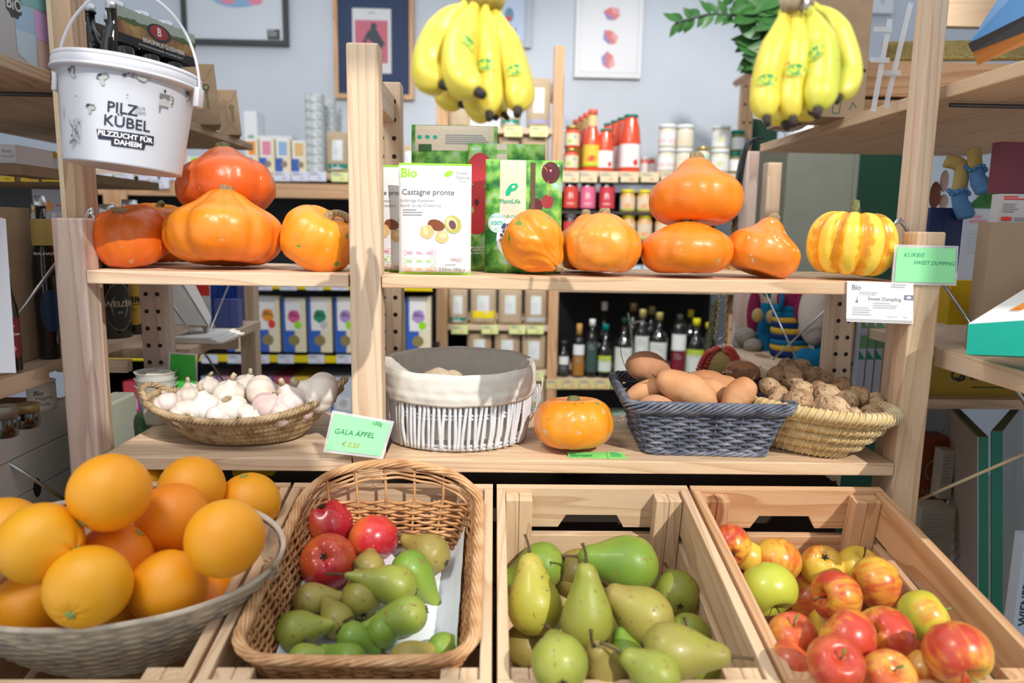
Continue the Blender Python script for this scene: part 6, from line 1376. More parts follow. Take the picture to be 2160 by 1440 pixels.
pbox('carton',-20,304,33,344,.12,.10,plain('packet_pale',(.62,.60,.60),.5),'white carton with a grey script mark at the left edge','carton',lambda p,W,H:(p.txt('Rustic',W*.66,H*.65,H*.22,TXG,shear=.3),p.ell(W*.68,H*.42,W*.25,H*.10,TXG),p.ell(W*.68,H*.47,W*.25,H*.10,plain('packet_pale',(.62,.60,.60),.5))))
pbox('tray',-20,345,46,368,.10,.12,KRAFTD,'brown tray under the script carton at the left edge','tray')
pbox('card',48,318,112,332,.44,.01,plain('tag_deep',(.88,.42,.02),.5),'orange folded card hanging over the white packet','card')
pbox('printed_sheet',70,400,205,470,.62,.004,plain('panel_lilac',(.46,.46,.54),.6),'lilac printed panel behind the gold lidded jar','panel',lambda p,W,H:(p.rect(W*.35,H*.5,W*.6,H*.55,RED),p.ell(W*.22,H*.5,.012,.012,ORANGE)))
jar(83,482,27,50,.38,'clear jar with a gold screw lid at the left edge',plain('clear_jar',(.62,.62,.58),.08,.8,alpha=.7),GOLDL,None,lidh=.30,neck=.85)
jar(125,470,24,22,.36,'small jar with a white lid behind the left post',GREYT,WL,None,lidh=.6,neck=.95)
# open carton with tall bottles and a white slab
oc=thing('open_carton','open brown cardboard box on the left lower shelf, holding dark bottles','box',(-.83,-.05,zLl))
x1=-.745; z1=atx(90,440,x1).z
part(MB().box((x1-.004,-.22,zLl+.001),(x1,.10,z1),bev=.001),'side_wall',KRAFT,oc); part(MB().box((-1.10,.10,zLl+.001),(x1,.104,z1),bev=.001),'back_wall',KRAFTD,oc); part(MB().box((-1.10,-.22,zLl+.001),(x1-.0045,.0995,zLl+.004)),'bottom',KRAFT,oc)
part(MB().box((-1.09,-.2,z1-.03),(x1-.0045,.099,z1-.026)),'top_flap',KRAFTD,oc)
c=at(28,740,-.02); pb0=at(-12,786,-.12); 
BMAR=plain('label_maroon',(.20,.02,.03),.5)
def beer(u,vb,Y,w_,h,lb,labelm,txt=None,zb=None,tm=WHITE,grp='dark beer bottles at the left'):
    c=at(u,vb,Y); 
    if zb is not None: c.z=zb
    s=depth(c)/F; R=w_*s/2; H=h*s; t=thing('beer_bottle',lb,'bottle',c,grp); T=Matrix.Translation(c)
    part(MB().lathe([(0,0),(R*.94,0),(R,R*.1),(R,H*.56),(R*.9,H*.64),(R*.5,H*.76),(R*.42,H*.84),(R*.42,H*.94),(0,H*.94)],28,T),'glass',DGLASS,t,True)
    part(MB().lathe([(R*.50,H*.935),(R*.52,H*.94),(R*.46,H),(0,H)],18,T),'cap',_mc['cap_silver'] if 'cap_silver' in _mc else STEEL,t,True)
    p=Print(cyl_f(c,R),.0006); labelm(p,R,H); p.build('label_print',t); return t
beer(30,780,-.03,34,215,'dark bottle with a maroon label inside the open carton, left edge',lambda p,R,H:(p.rect(-R*1.1,H*.14,R*1.1,H*.52,BMAR,10,1),p.ell(0,H*.22,R*.42,R*.42,PINK,16),p.txt('RED STORM',0,H*.36,R*.36,WHITE,bold=.02),p.txt('BIO',0,H*.44,R*.5,WHITE)),zb=zLl+.005)
ws=thing('foam_board','white foam panel standing in front of the open carton, left edge','panel',(-.86,-.2,zLl))
slab([(-60,786,.96),(34,786,.99),(12,462,1.02),(-60,440,.99)],.006,plain('foam_white',(.66,.68,.74),.6),'board',ws)
def crown_(p,R,H): p.rect(-R*1.1,H*.12,R*1.1,H*.50,INK,10,1); p.txt('C',0,H*.30,R*.9,BLUE)
beer(112,775,.10,46,335,'tall dark bottle half hidden by the left post',lambda p,R,H:(p.ell(R*.2,H*.30,R*.9,H*.13,plain('label_navy',(.02,.05,.13),.4),24),p.rect(-R*1.0,H*.70,R*1.0,H*.86,plain('label_sun',(.55,.40,.12),.5),8,1),p.txt('BRAUHAUS',0,H*.65,R*.34,WHITE,bold=.02)),zb=zLl+.001)
# beer bottles behind the left post
beer(246,738,.34,66,290,'dark beer bottle with a grey ringed round label, left of the perforated post',lambda p,R,H:(p.ell(R*.35,H*.28,R*.85,H*.17,plain('lab_ring',(.28,.26,.22),.5),28),p.ell(R*.35,H*.28,R*.82,H*.165,plain('lab_black',(.03,.03,.03),.5),28),p.txt('WEIZEN',R*.38,H*.30,R*.50,plain('lab_tan',(.55,.46,.32),.5),bold=.02),p.txt('BIO',R*.38,H*.24,R*.2,plain('lab_tan',(.55,.46,.32),.5))),zb=zi+.001,grp='beer bottles behind the left post')
beer(292,734,.40,62,290,'dark beer bottle with a round yellow label, partly behind the perforated post',lambda p,R,H:(p.ell(-R*.1,H*.30,R*.95,H*.18,plain('lab_yellow',(.72,.44,.08),.5),28),p.txt('STEIRER',-R*.1,H*.30,R*.52,BLACK,bold=.03),p.rect(-R*.7,H*.265,R*.5,H*.27,BLACK),p.txt('BIO',-R*.1,H*.23,R*.2,BLACK)),zb=zi+.001,grp='beer bottles behind the left post')
# lower left jars and white chest
jar(90,862,54,62,.06,'white paper tub with thin black lettering on the lower left',plain('tub_paper',(.52,.48,.42),.6),plain('tub_paper',(.52,.48,.42),.6),None,plain('tub_paper2',(.54,.50,.44),.6),lidh=.05,neck=.98,bandr=(.1,.9),extra=lambda p,R,H:(p.txt('Bio',-R*.25,H*.62,R*.5,INK,shear=.3,bold=.02),p.txt('Vegane',R*.15,H*.46,R*.42,INK),p.txt('Gula',R*.1,H*.25,R*.42,INK)))
jar(57,900,50,50,-.06,'dark jar with a brass coloured lid, lower left',DGLASS,plain('lid_brass',(.22,.17,.07),.4,metal=.6),'dark jars at the lower left',lidh=.35,neck=.95)
jar(12,920,48,66,-.12,'dark jar with a grey ribbed lid at the left edge',DGLASS,plain('lid_grey',(.16,.14,.12),.4,metal=.5),'dark jars at the lower left',lidh=.4,neck=.95)
ch=thing('white_chest','white boarded chest with a round finger hole, low at the left edge','chest',(-.86,.0,.72))
CHW=plain('white_boards',(.70,.69,.66),.6,var=.04,bs=6); X_=-.735
zt_=atx(40,880,X_).z
for k in range(5):
    z1_=zt_-k*.062; part(MB().box((X_-.014,-.36,z1_-.0605),(X_,.235,z1_),bev=.001),'board',CHW,ch)
part(MB().box((-1.15,-.36,zt_-.31),(X_-.0145,.235,zt_-.02)),'inside_panel',KRAFTD,ch)
c=atx(79,1028,X_+.0004); m=MB(); m.add([c+Vector((0,.010*math.cos(a),.016*math.sin(a))) for a in [k*PI/10 for k in range(20)]],[tuple(range(20))]); part(m,'finger_hole',HOLE,ch)
part(MB().box((X_-.3,-.36,0),(X_-.02,.235,zt_-.31)),'plinth',CHW,ch)
m=MB(); c=at(142,1040,.02); m.box((c.x-.012,.07,.80),(c.x+.03,.20,1.0),bev=.004); solo(m,'plastic_canister',plain('canister',(.42,.45,.38),.4),'pale grey green plastic canister behind the orange bowl, by the left post','canister')
# ---------------- things on the inner left shelf ----------------
t_=thing('leaning_box','white cardboard box leaning on the inner left shelf behind the brace wires','box',(at(400,680,.48).x,.48,zi))
slab([(440,686,1.52),(446,668,1.54),(392,560,1.62),(363,560,1.60)],.03,plain('leanwhite',(.72,.71,.68),.6),'box',t_)
slab([(362,684,1.48),(436,686,1.52),(362,565,1.60),(345,565,1.58)],.002,plain('leanback',(.44,.41,.36),.6),'box_side',t_)
pbox('notebook',398,590,443,684,.62,.004,plain('note_white',(.70,.70,.74),.6),'white info sheet with a red header behind the leaning box','sheet',lambda p,W,H:(p.rect(W*.1,H*.66,W,H,RED),p.fine(W*.3,H*.5,W*.6,5,H*.02,LGREY,3)),zb=zi+.001)
for i in range(6): pbox('blue_folder',444+i*9,575+i*4,456+i*9,672,.66+.01*i,.05,plain('folder_blue',(.01,.05,.30),.25,.6),'%s glossy blue folder from the left on the inner left shelf'%ORD[i],'folder',None,'glossy blue folders',zb=zi+.001)
pbox('blue_box',452,632,502,676,.60,.03,plain('box_blue2',(.07,.10,.32),.4),'small blue carton in front of the glossy folders','box',zb=zi+.001)
for i in range(3): a=at(360,706-i*4,.36); solo(MB().box((a.x,.36,zi+.001+.004*i),(a.x+.10-.01*i,.50,zi+.0045+.004*i)),'leaflet',SCR,['lowest','middle','top'][i]+' leaflet of the small pile on the inner left shelf','leaflet','leaflets on the inner left shelf')
# ---------------- pictures on the back wall ----------------
YW=2.70
def frame(u0,v0,u1,v1,lb,fm,inner,w_,prt,mat_in):
    a=at(u0,v1,YW);b=at(u1,v0,YW); x0,x1,z0,z1=a.x,b.x,a.z,b.z; t=thing('framed_picture',lb,'picture',((x0+x1)/2,YW,z0),None)
    m=MB(); m.box((x0,YW-.01,z0),(x0+w_,YW+.019,z1)); m.box((x1-w_,YW-.01,z0),(x1,YW+.019,z1)); m.box((x0+w_,YW-.01,z0),(x1-w_,YW+.019,z0+w_)); m.box((x0+w_,YW-.01,z1-w_),(x1-w_,YW+.019,z1)); part(m,'frame',fm,t)
    part(MB().box((x0+w_,YW+.002,z0+w_),(x1-w_,YW+.019,z1-w_)),'backing',mat_in,t)
    p=Print(lambda x,y,o=0:Vector((x0+x,YW+.002-o*3,z0+y))); prt(p,x1-x0,z1-z0,(x1-x0)/(u1-u0)); p.build('artwork',t)
def art1(p,W,H,s): 
    p.rect(.02,.02,W-.02,H-.02,plain('mat_white',(.62,.66,.72),.6)); p.ell(W*.52,(91+6)*s,.13,.06,plain('art_blue',(.25,.42,.62),.6),20); p.ell(W*.44,(91-5)*s,.035,.02,PINK,14); p.ell(W*.70,(91-5)*s,.035,.02,PINK,14); p.rect(W*.80,s*12,W*.92,s*32,DARK); p.fine(W*.81,s*29,W*.09,3,.004,LGREY,3)
frame(386,-220,600,92,'black framed picture with a white mount, above the kraft cartons',DARK,None,.024,art1,_mc['mat_white'] if 'mat_white' in _mc else plain('mat_white',(.62,.66,.72),.6))
WF=wood('z',1,.5)
def art2(p,W,H,s):
    NV=plain('art_navy',(.015,.035,.10),.6); X=lambda u:(u-708)*s; V=lambda v:(207-v)*s
    p.rect(X(747),V(155),X(827),V(27),plain('art_card',(.66,.66,.68),.6)); p.rect(X(752),V(135),X(820),V(50),plain('art_pink',(.55,.14,.20),.6)); G=plain('art_dark',(.05,.06,.08),.6)
    p.ell(X(791),V(62),.016,.018,G,14); p.ell(X(790),V(80),.030,.034,G,14,.3); p.ell(X(800),V(100),.022,.035,G,12,-.3); p.line([(X(780),V(75)),(X(771),V(95))],.016,G); p.line([(X(800),V(80)),(X(812),V(98))],.014,G); p.line([(X(800),V(105)),(X(804),V(128))],.018,G); p.fine(X(780),V(36),.05,1,.003,G)
frame(706,-200,872,207,'navy picture with a pink card in a thin wooden frame, behind the tall middle post',WF,None,.022,art2,plain('art_navy',(.015,.035,.10),.6))
def art3(p,W,H,s):
    X=lambda u:(u-990)*s; V=lambda v:(98-v)*s; p.rect(X(1000),V(82),X(1112),V(-150),plain('art_palec',(.50,.58,.74),.6)); G=plain('art_teal',(.13,.27,.36),.6)
    p.rect(X(1046),V(100)+.04,X(1052),V(-60),plain('art_blue2',(.05,.10,.36),.6)) ; p.ell(X(1079),V(30),.022,.034,G,18); p.rect(X(1072),V(40),X(1086),V(18),G); p.ell(X(1077),V(38),.013,.013,RED,12); p.line([(X(1079),V(48)),(X(1080),V(72))],.010,G); p.line([(X(1094),V(56)),(X(1091),V(74))],.006,G)
frame(988,-200,1126,98,'small grey framed picture of a teal glass, behind the left banana bunch',plain('frame_grey',(.42,.46,.50),.5),None,.028,art3,plain('art_bluebg',(.46,.55,.72),.6))
def art4(p,W,H,s):
    X=lambda u:(u-1211)*s; V=lambda v:(163-v)*s
    C1,C2,C3=plain('rock_coral',(.68,.20,.19),.6),plain('rock_pink',(.74,.36,.36),.6),plain('rock_violet',(.32,.24,.48),.6)
    for cx,cy in ((1295,18),(1293,70),(1290,122)):
        pts=[(-20,-4),(-4,-14),(16,-12),(20,4),(8,15),(-10,14)]; r=(cy-18)*.012; c_,s_=math.cos(r),math.sin(r); q=[(cx+x*c_-y*s_,cy+x*s_+y*c_) for x,y in pts]; k=lambda L:[(X(a),V(b)) for a,b in L]
        p.poly(k(q)[::-1],C1); p.poly(k([q[0],(cx-6,cy+3),(cx+2,cy+8),q[4],q[5]])[::-1],C3); p.poly(k([q[1],q[2],q[3],(cx+4,cy)])[::-1],C2)
    p.line([(X(1222),V(150)),(X(1360),V(150)),(X(1360),V(-100))],.003,plain('mount_line',(.52,.54,.58),.6))
frame(1211,-260,1368,163,'white framed poster of three coral coloured rocks stacked vertically, right of the left bananas',plain('frame_white',(.72,.73,.75),.5),None,.020,art4,plain('poster_white',(.70,.71,.74),.45))
# ---------------- plant ----------------
pl=thing('potted_plant','glossy green house plant with arching branches, behind the right banana bunch','plant',at(1640,200,1.7))
m=MB(); br=[([(1655,60),(1600,42),(1545,32),(1500,30),(1455,40),(1425,48)],1.7),([(1650,110),(1625,50),(1580,5),(1540,-20)],1.75),([(1640,150),(1610,120),(1590,110)],1.7),([(1650,40),(1600,0),(1570,-15)],1.65)]
ms=MB()
for pts,Y in br: ms.tube(spl([at(u,v,Y) for u,v in pts],5),.005,6)
part(ms,'stem',plain('plant_stem',(.03,.05,.03),.5),pl,True)
for (pts,Y),n_,sz in zip(br,(22,14,10,8),(.075,.085,.11,.10)):
    Q=spl([at(u,v,Y) for u,v in pts],8)
    for k in range(n_):
        i=int(len(Q)*(.06+.93*k/n_)); i=min(i,len(Q)-2); d_=(Q[i+1]-Q[i]).normalized(); sd=1 if k%2 else -1; up=_U*sd*.9
        leafshape(Q[i],d_*.8+up+_W*rnd.uniform(-.5,.5),sz*.8*rnd.uniform(.8,1.2),sz*.38,-_W+_U*rnd.uniform(-.4,.4),m)
for k in range(16): 
    c=at(rnd.uniform(1590,1650),rnd.uniform(70,135),1.68+rnd.uniform(-.05,.05)); A_=rnd.uniform(2.4,4.2); leafshape(c,_R*math.cos(A_)+_U*math.sin(A_)+_W*rnd.uniform(-.3,.3),.11,.055,-_W+_U*rnd.uniform(-.5,.5),m)
for k in range(10): 
    c=at(rnd.uniform(1600,1660),rnd.uniform(-10,50),1.62); A_=rnd.uniform(2.6,3.8); leafshape(c,_R*math.cos(A_)+_U*math.sin(A_)-_W*.2,.12,.055,-_W+_U*rnd.uniform(-.5,.5),m)
part(m,'foliage',LEAF,pl,True)
b_=at(1640,200,1.7); part(MB().lathe([(0,0),(.06,0),(.08,.14),(.075,.14),(.07,.12),(0,.12)],20,Matrix.Translation((1.17,1.72,at(1716,305,1.55).z+.001))),'pot',WPLAS,pl,True)

# ---------------- rear shelving and its goods ----------------
YU=2.0
def beam(root,u0,v0,u1,v1,Y,dep,mat,name): 
    m=MB(); pb(u0,v0,u1,v1,Y,dep,.002,m); return part(m,name,mat,root)
def zat(u,v,Y): return at(u,v,Y).z
# left rear: wooden top, black cabinet, yellow shelf strips
r1=thing('rear_cabinet','black rear cabinet with a wooden top beam and yellow shelf strips, at the left','cabinet',(at(500,600,YU).x,2.2,0))
zt1=zat(600,362,YU); xa=at(150,500,YU).x; xb=at(905,500,YU).x
part(MB().box((xa,YU+.02,zt1-.028),(xb,2.50,zt1),bev=.002),'top_board',WX,r1); beam(r1,205,384,748,415,YU,.02,wood('x',1),'top_beam'); 
beam(r1,218,400,268,467,YU-.012,.01,wood('z',1),'end_block')
part(MB().box((xa,2.46,0),(xb,2.50,zt1-.03)),'back_panel',BLACK,r1); part(MB().box((xa-.02,YU+.03,0),(xa,2.5,zt1-.03)),'side_panel',BLACK,r1); part(MB().box((xb,YU+.03,0),(xb+.02,2.5,zt1-.03)),'side_panel',BLACK,r1)
YT=1.62; xc=at(365,700,YT).x; xd=at(912,700,YT).x
for v in (603,757): 
    z=zat(640,v-6,YT); part(MB().box((xa,YT,z-.015),(xd,2.44,z)),'dark_shelf',BLACK,r1); m=MB(); m.box((xa,YT-.012,z-.022),(xd,YT-.001,z+.003)); part(m,'yellow_strip',plain('strip_yellow',(.80,.62,.0),.45),r1)
z=zat(640,885,YT); part(MB().box((xa,YT,z-.015),(xd,2.44,z)),'dark_shelf',BLACK,r1)
tagrow([538,590,645,698],600,612,36,YT-.015,PALEB,'pale tags under the pine shelf','pale blue','the upper yellow strip')
tagrow([425,480,534,586,650,710],748,766,34,YT-.015,PALEB,'pale tags on the yellow strip','pale blue','the yellow strip behind the garlic')
zc=zat(640,745,YT)
def teabag(u0,u1,v0,colr,lb,leaf):
    v1=745; pbox('tea_bag',u0,v0,u1,v1,YT+.02,.05,CREAM,lb,'tea bag',lambda p,W,H:(p.rect(0,0,W*.52,H*.50,BLUE),p.rect(0,0,W*.12,H,BLUE),p.rect(W*.14,H*.40,W*.80,H*.98,WHITE),p.ell(W*.50,H*.66,W*.27,H*.12,colr,14,0,.06),p.fine(W*.3,H*.70,W*.4,2,H*.02,INK,2),p.ell(W*.66,H*.50,W*.16,H*.08,leaf,9,0,.25),p.ell(W*.48,H*.22,W*.24,H*.10,plain('tea_win'+lb[:3],tuple(c*.6 for c in (.45,.36,.14)),.5),14)),'herbal tea bags on the yellow strip shelf',zb=zc+.001)
T1=plain('tea_orange',(.80,.30,.03),.5);T2=plain('tea_pink',(.70,.10,.28),.5);T3=plain('tea_green',(.02,.26,.12),.5)
teabag(541,590,624,T1,'tea bag with an orange round label, leftmost whole one behind the left bay',RED); teabag(596,645,628,T2,'tea bag with a magenta round label, second behind the left bay',LIME); teabag(650,700,627,T3,'tea bag with a green round label, third behind the left bay',LGREY); teabag(706,752,627,PURPLE,'tea bag with a purple label cut by the middle post',LIME)
teabag(857,908,627,PURPLE,'tea bag with a purple label right of the perforated middle post',LIME); teabag(385,432,640,LIME,'tea bag with a green window below the inner left shelf',LIME); teabag(478,510,640,T3,'blue tea bag beside the inner post under the left shelf',LGREY); teabag(810,853,630,LIME,'tea bag mostly hidden by the perforated middle post',LIME)
zl=zat(640,884,YT)
TB=[((.62,.05,.08),'crimson'),((.60,.58,.56),'white with red edges'),((.72,.36,.44),'pink'),((.72,.36,.44),'rose'),((.55,.10,.14),'dark red'),((.85,.62,.03),'yellow'),((.60,.64,.74),'pale blue'),((.62,.66,.76),'bluish white'),((.64,.64,.70),'greyish white')]
for i,(u0,u1,k) in enumerate(((262,296,0),(425,458,1),(458,510,2),(540,575,3),(575,618,4),(618,657,5),(662,700,6),(700,748,7),(722,760,8))):
    pbox('tea_box',u0,794 if i else 805,u1,884,YT+.02+.001*i+(.10 if i==8 else 0),.22 if i<8 else .1,plain('teabox%d'%i,TB[k][0],.5),TB[k][1]+' tea box standing on the low rear shelf, %s from the left'%ORD[i],'box',lambda p,W,H,i=i:(p.rect(0,0,W*.07,H,BLUE if i else RED),p.rect(W*.93,0,W,H,RED if i in(1,) else BLUE),p.rect(W*.2,H*.2,W*.8,H*.5,WHITE),p.ell(W*.5,H*.35,W*.2,W*.2,LGREY,10)),'tea boxes on the low rear shelf',zb=zl+.001)
pbox('soup_packet',243,880,300,925,1.0,.06,plain('leafpack',(.04,.16,.04),.5,var=.6,bs=60),'green packet with yellow flowers just above the lower shelf, behind the left post','packet',lambda p,W,H:(p.ell(W*.3,H*.9,.012,.006,YEL),p.ell(W*.7,H*.85,.012,.006,YEL),p.line([(W*.2,0),(W*.5,H*.6)],.003,YEL),p.line([(W*.5,H*.6),(W*.8,H*.3)],.003,YEL)))
# goods on the wooden top
zq=zt1+.0005
BXT=[(548,575,292,ORANGE,'tea box with an orange label on the wooden top, leftmost'),(585,617,292,PINK,'leaning tea box with a pink label on the wooden top'),(583,614,0,None,''),(617,650,0,None,'')]
def tbox(u0,u1,v0,c1,lb,c2=BLUE): pbox('tea_box',u0,v0,u1,360,YU+.03,.07,CREAM,lb,'box',lambda p,W,H:(p.rect(0,0,W*.45,H*.42,c2),p.rect(W*.10,H*.44,W*.80,H,WHITE),p.rect(W*.18,H*.50,W*.76,H*.92,c1),p.ell(W*.55,H*.24,W*.22,H*.10,plain('tea_brown',(.30,.22,.15),.5),12)),'tea boxes on the wooden top',zb=zq)
tbox(520,545,292,ORANGE,'tea box with an orange label, leftmost on the wooden top'); tbox(548,579,292,PINK,'tea box with a pink and white label on the wooden top'); tbox(582,613,293,plain('tea_sky',(.30,.44,.66),.5),'tea box with a sky blue label on the wooden top'); tbox(616,648,296,plain('tea_gold',(.72,.48,.18),.5),'tea box with a golden label beside the cup stack'); tbox(395,440,330,LIME,'tea box half hidden between the bucket and the top pumpkin')
for i,u in enumerate((520,)): pbox('white_carton',515,234,542,290,2.35,.12,WPLAS,'white carton standing at the back of the wooden top, left','carton',lambda p,W,H:p.ell(W*.5,H*.6,.015,.012,plain('emb',(.25,.42,.35),.5)),zb=zq)
pbox('white_carton',544,286,616,300,2.30,.12,WPLAS,'long low white carton behind the tea boxes','carton',zb=zq)
pbox('white_carton',200,296,240,360,YU+.05,.10,plain('pale_carton',(.5,.52,.56),.6),'pale carton hidden behind the bucket on the wooden top','carton',zb=zq)
for st,(u0,u1,vt,Y,nm) in enumerate(((647,687,200,YU+.04,'front'),(682,703,213,YU+.16,'middle'),(694,714,228,YU+.30,'rear'))):
    c=at((u0+u1)/2,360,Y); c.z=zq; zt2=at((u0+u1)/2,vt,Y).z; n_=9; h_=(zt2-zq)/n_; R=(u1-u0)*depth(c)/F/2 if st==0 else .040
    for i in range(n_):
        o=MB().lathe([(R*.975,.0005),(R,h_*.985),(R*.97,h_*.99),(R*.9,.003),(0,.003)],20,Matrix.Translation((c.x,c.y,zq+i*h_)),cap=False)
        solo(o,'paper_cup',plain('cup_print',(.66,.70,.70),.5,var=.55,bs=70),'patterned paper cup, number %d from the bottom of the %s stack'%(i+1,nm) if False else '%s patterned paper cup from the bottom of the %s stack'%(ORD[i],nm),'cup','stacked paper cups on the wooden top',smooth=True)
def kraftbag(u0,u1,v0,v1,Y,lb,bandc=None,bw=.3,zb=None,lab=True):
    b=at((u0+u1)/2,v1,Y); 
    if zb is not None: b.z=zb
    s=depth(b)/F; W=(u1-u0)*s; H=(v1-v0)*s; r,f=pouch('kraft_pouch',lb,W,H,.022,b,KRAFT if (u0+v0)%2 else plain('kraft_b',(.50,.38,.25),.8,var=.1,bs=40),cat='pouch',group='kraft paper pouches on the rear shelves'); p=Print(f)
    if lab: p.rect(W*.27,H*.30,W*.73,H*.80,plain('pouch_label',(.70,.72,.72),.4),8,6); p.ell(W*.36,H*.74,W*.04,W*.04,LIME); p.fine(W*.33,H*.62,W*.3,5,H*.012,LGREY,3.2)
    p.line([(0,H*.9),(W,H*.9)],.001,KRAFTD)
    if bandc: 
        p.rect(0,0,W,H*bw,bandc,10,2); 
        if bandc is TEAL or bandc is DGT: p.fine(W*.25,H*bw*.7,W*.5,2,H*.03,WHITE,2)
    p.build('printing',r)
DGT=plain('band_green',(.0,.22,.15),.5); SILV=plain('band_silver',(.50,.50,.54),.4); LIL=plain('band_lilac',(.36,.32,.48),.5)
kraftbag(690,738,276,360,YU+.03,'kraft pouch with a green foot band beside the paper cups',DGT,.22,zq)
kraftbag(846,878,300,360,YU+.05,'kraft pouch seen between the perforated post and the leafy pouches',None,.2,zq); kraftbag(880,925,282,360,YU+.05,'kraft pouch half hidden behind the rearmost leafy pouch',None,.2,zq)
tagrow([577,615,652],362,382,36,YU-.004,PALEB,'pale tags on the wooden top beam','pale blue','the rear wooden beam'); pbox('price_tag',699,363,735,383,YU-.004,.0012,PALEY,'pale green yellow price tag on the wooden beam beside the middle post','price tag',cardp)
tagrow([197,242,292,338],366,380,40,YU-.004,PALEB,'pale tags below the bucket','pale blue','the upper row just below the bucket'); pbox('price_tag',218,378,258,395,YU-.018,.0012,PALEB,'left one of two lower price tags below the bucket','price tag',cardp); pbox('price_tag',318,378,357,397,YU-.018,.0012,PALEB,'right one of two lower price tags below the bucket','price tag',cardp)
# middle rear unit
YM=2.02
r2=thing('rear_shelving','pine rear shelving between the two back posts, stocked with kraft pouches and bottles','shelf',(at(1250,600,YM).x,2.2,0))
HW=wood('z',1,.5)
def post(u0,u1,vt,Y,mat,holes_=False): 
    x0=at(u0,600,Y).x;x1=at(u1,600,Y).x; zt=at((u0+u1)/2,vt,Y).z; m=MB().box((x0,Y,0),(x1,Y+.044,zt),bev=.002); ms_=[mat]
    if holes_: holes(m,(x0+.012,x1-.012),Y,.8,zt-.02,.075,.006); ms_=[mat,HOLE]
    part(m,'post',ms_,r2)
post(920,944,196,YM,HW); post(1158,1179,96,YM,HW); part(MB().box((at(1158,600,YM).x+.01,YM+.045,1.9),(at(1175,600,YM).x,2.5,1.945)),'cross_rail',WY,r2); post(1542,1566,164,YM+.1,HW,True)
m=MB(); m.tube([at(1553,175,YM+.12),at(1612,138,YM-.4)],.018,4); part(m,'cross_rail',HW,r2)
x0=at(944,600,YM).x+.001; x1=at(1158,600,YM).x-.001; ZMID=[]
for v in (274,392,692,786):
    z=zat(1050,v-6,YM); ZMID.append(z); part(MB().box((x0,YM+.004,z-.024),(x1,2.50,z),bev=.002),'shelf_board',WX,r2)
x2=at(1179,600,YM).x+.001; x3=at(1545,600,YM).x-.001; ZR=[]
for v in (368,612,806):
    z=zat(1300,v-7,YM); ZR.append(z); part(MB().box((x2,YM+.004,z-.024),(x3+.05,2.50,z),bev=.002),'shelf_board',WX,r2)
part(MB().box((x0-.03,2.52,0),(x3+.06,2.53,zat(1300,366,YM)-.05)),'back_panel',plain('back_dark',(.022,.022,.028),.6),r2)
part(MB().box((x0-.03,2.505,ZR[0]-.05),(x1,2.515,zat(1050,272,YM)-.03)),'back_panel',plain('back_dark',(.022,.022,.028),.6),r2)
kraftbag(1110,1160,160,262,YM+.03,'large kraft pouch with a lilac foot band beside the back post',LIL,.17,ZMID[0]+.001); kraftbag(945,992,225,262,YM+.03,'kraft pouch with a crinkled clear window on the top rear shelf',None,.2,ZMID[0]+.001,False); kraftbag(1056,1097,190,264,YM+.05,'kraft pouch with a green foot band behind the left bananas',DGT,.24,ZMID[0]+.001)
pbox('white_carton',992,238,1054,264,YM+.03,.08,WPLAS,'white carton on the top rear shelf under the left bananas','carton',zb=ZMID[0]+.001)
tagrow([952,1003,1064,1118],266,288,38,YM-.003,PALEY,'yellow tags on the top rear shelf','pale yellow','the top shelf behind the left bananas')
kraftbag(1052,1094,292,385,YM+.03,'kraft pouch on the second rear shelf, left of two',None,.2,ZMID[1]+.001); kraftbag(1098,1156,290,385,YM+.03,'kraft pouch on the second rear shelf, right of two by the post',None,.2,ZMID[1]+.001); kraftbag(1000,1048,300,385,YM+.05,'kraft pouch hidden behind the leafy pouches on the second rear shelf',None,.2,ZMID[1]+.001)
kraftbag(946,986,610,684,YM+.03,'kraft pouch with a dark green tray under the pine shelf, leftmost of four',DGT,.20,ZMID[2]+.001); kraftbag(992,1046,608,684,YM+.03,'kraft pouch standing in a bright yellow tray',YEL,.38,ZMID[2]+.001); kraftbag(1051,1100,609,686,YM+.03,'kraft pouch without a tray, third of four under the pine shelf',None,.2,ZMID[2]+.001); kraftbag(1106,1153,609,685,YM+.03,'kraft pouch in a silver grey tray beside the back post',SILV,.22,ZMID[2]+.001)
tagrow([952,1016,1074,1112],686,704,35,YM-.003,PALEY,'yellow tags under the kraft pouches','pale yellow','the rear shelf above the white basket')
kraftbag(985,1036,702,780,YM+.03,'kraft pouch behind the rim of the white basket, leftmost of the low row',None,.2,ZMID[3]+.001); kraftbag(1042,1096,703,780,YM+.03,'kraft pouch behind the rim of the white basket, middle of the low row',None,.2,ZMID[3]+.001); kraftbag(1100,1150,706,780,YM+.03,'kraft pouch above the tied strings of the white basket',None,.2,ZMID[3]+.001)
z=zat(1130,868,YM); part(MB().box((x0,YM+.004,z-.024),(x1,2.50,z),bev=.002),'shelf_board',WX,r2); kraftbag(1112,1150,800,868,YM+.03,'lowest kraft pouch, between the white basket and the lone pumpkin',DGT,.15,z+.001); pbox('price_tag',1118,783,1148,803,YM-.003,.0012,PALEY,'pale yellow price tag right of the white basket rim','price tag',cardp)
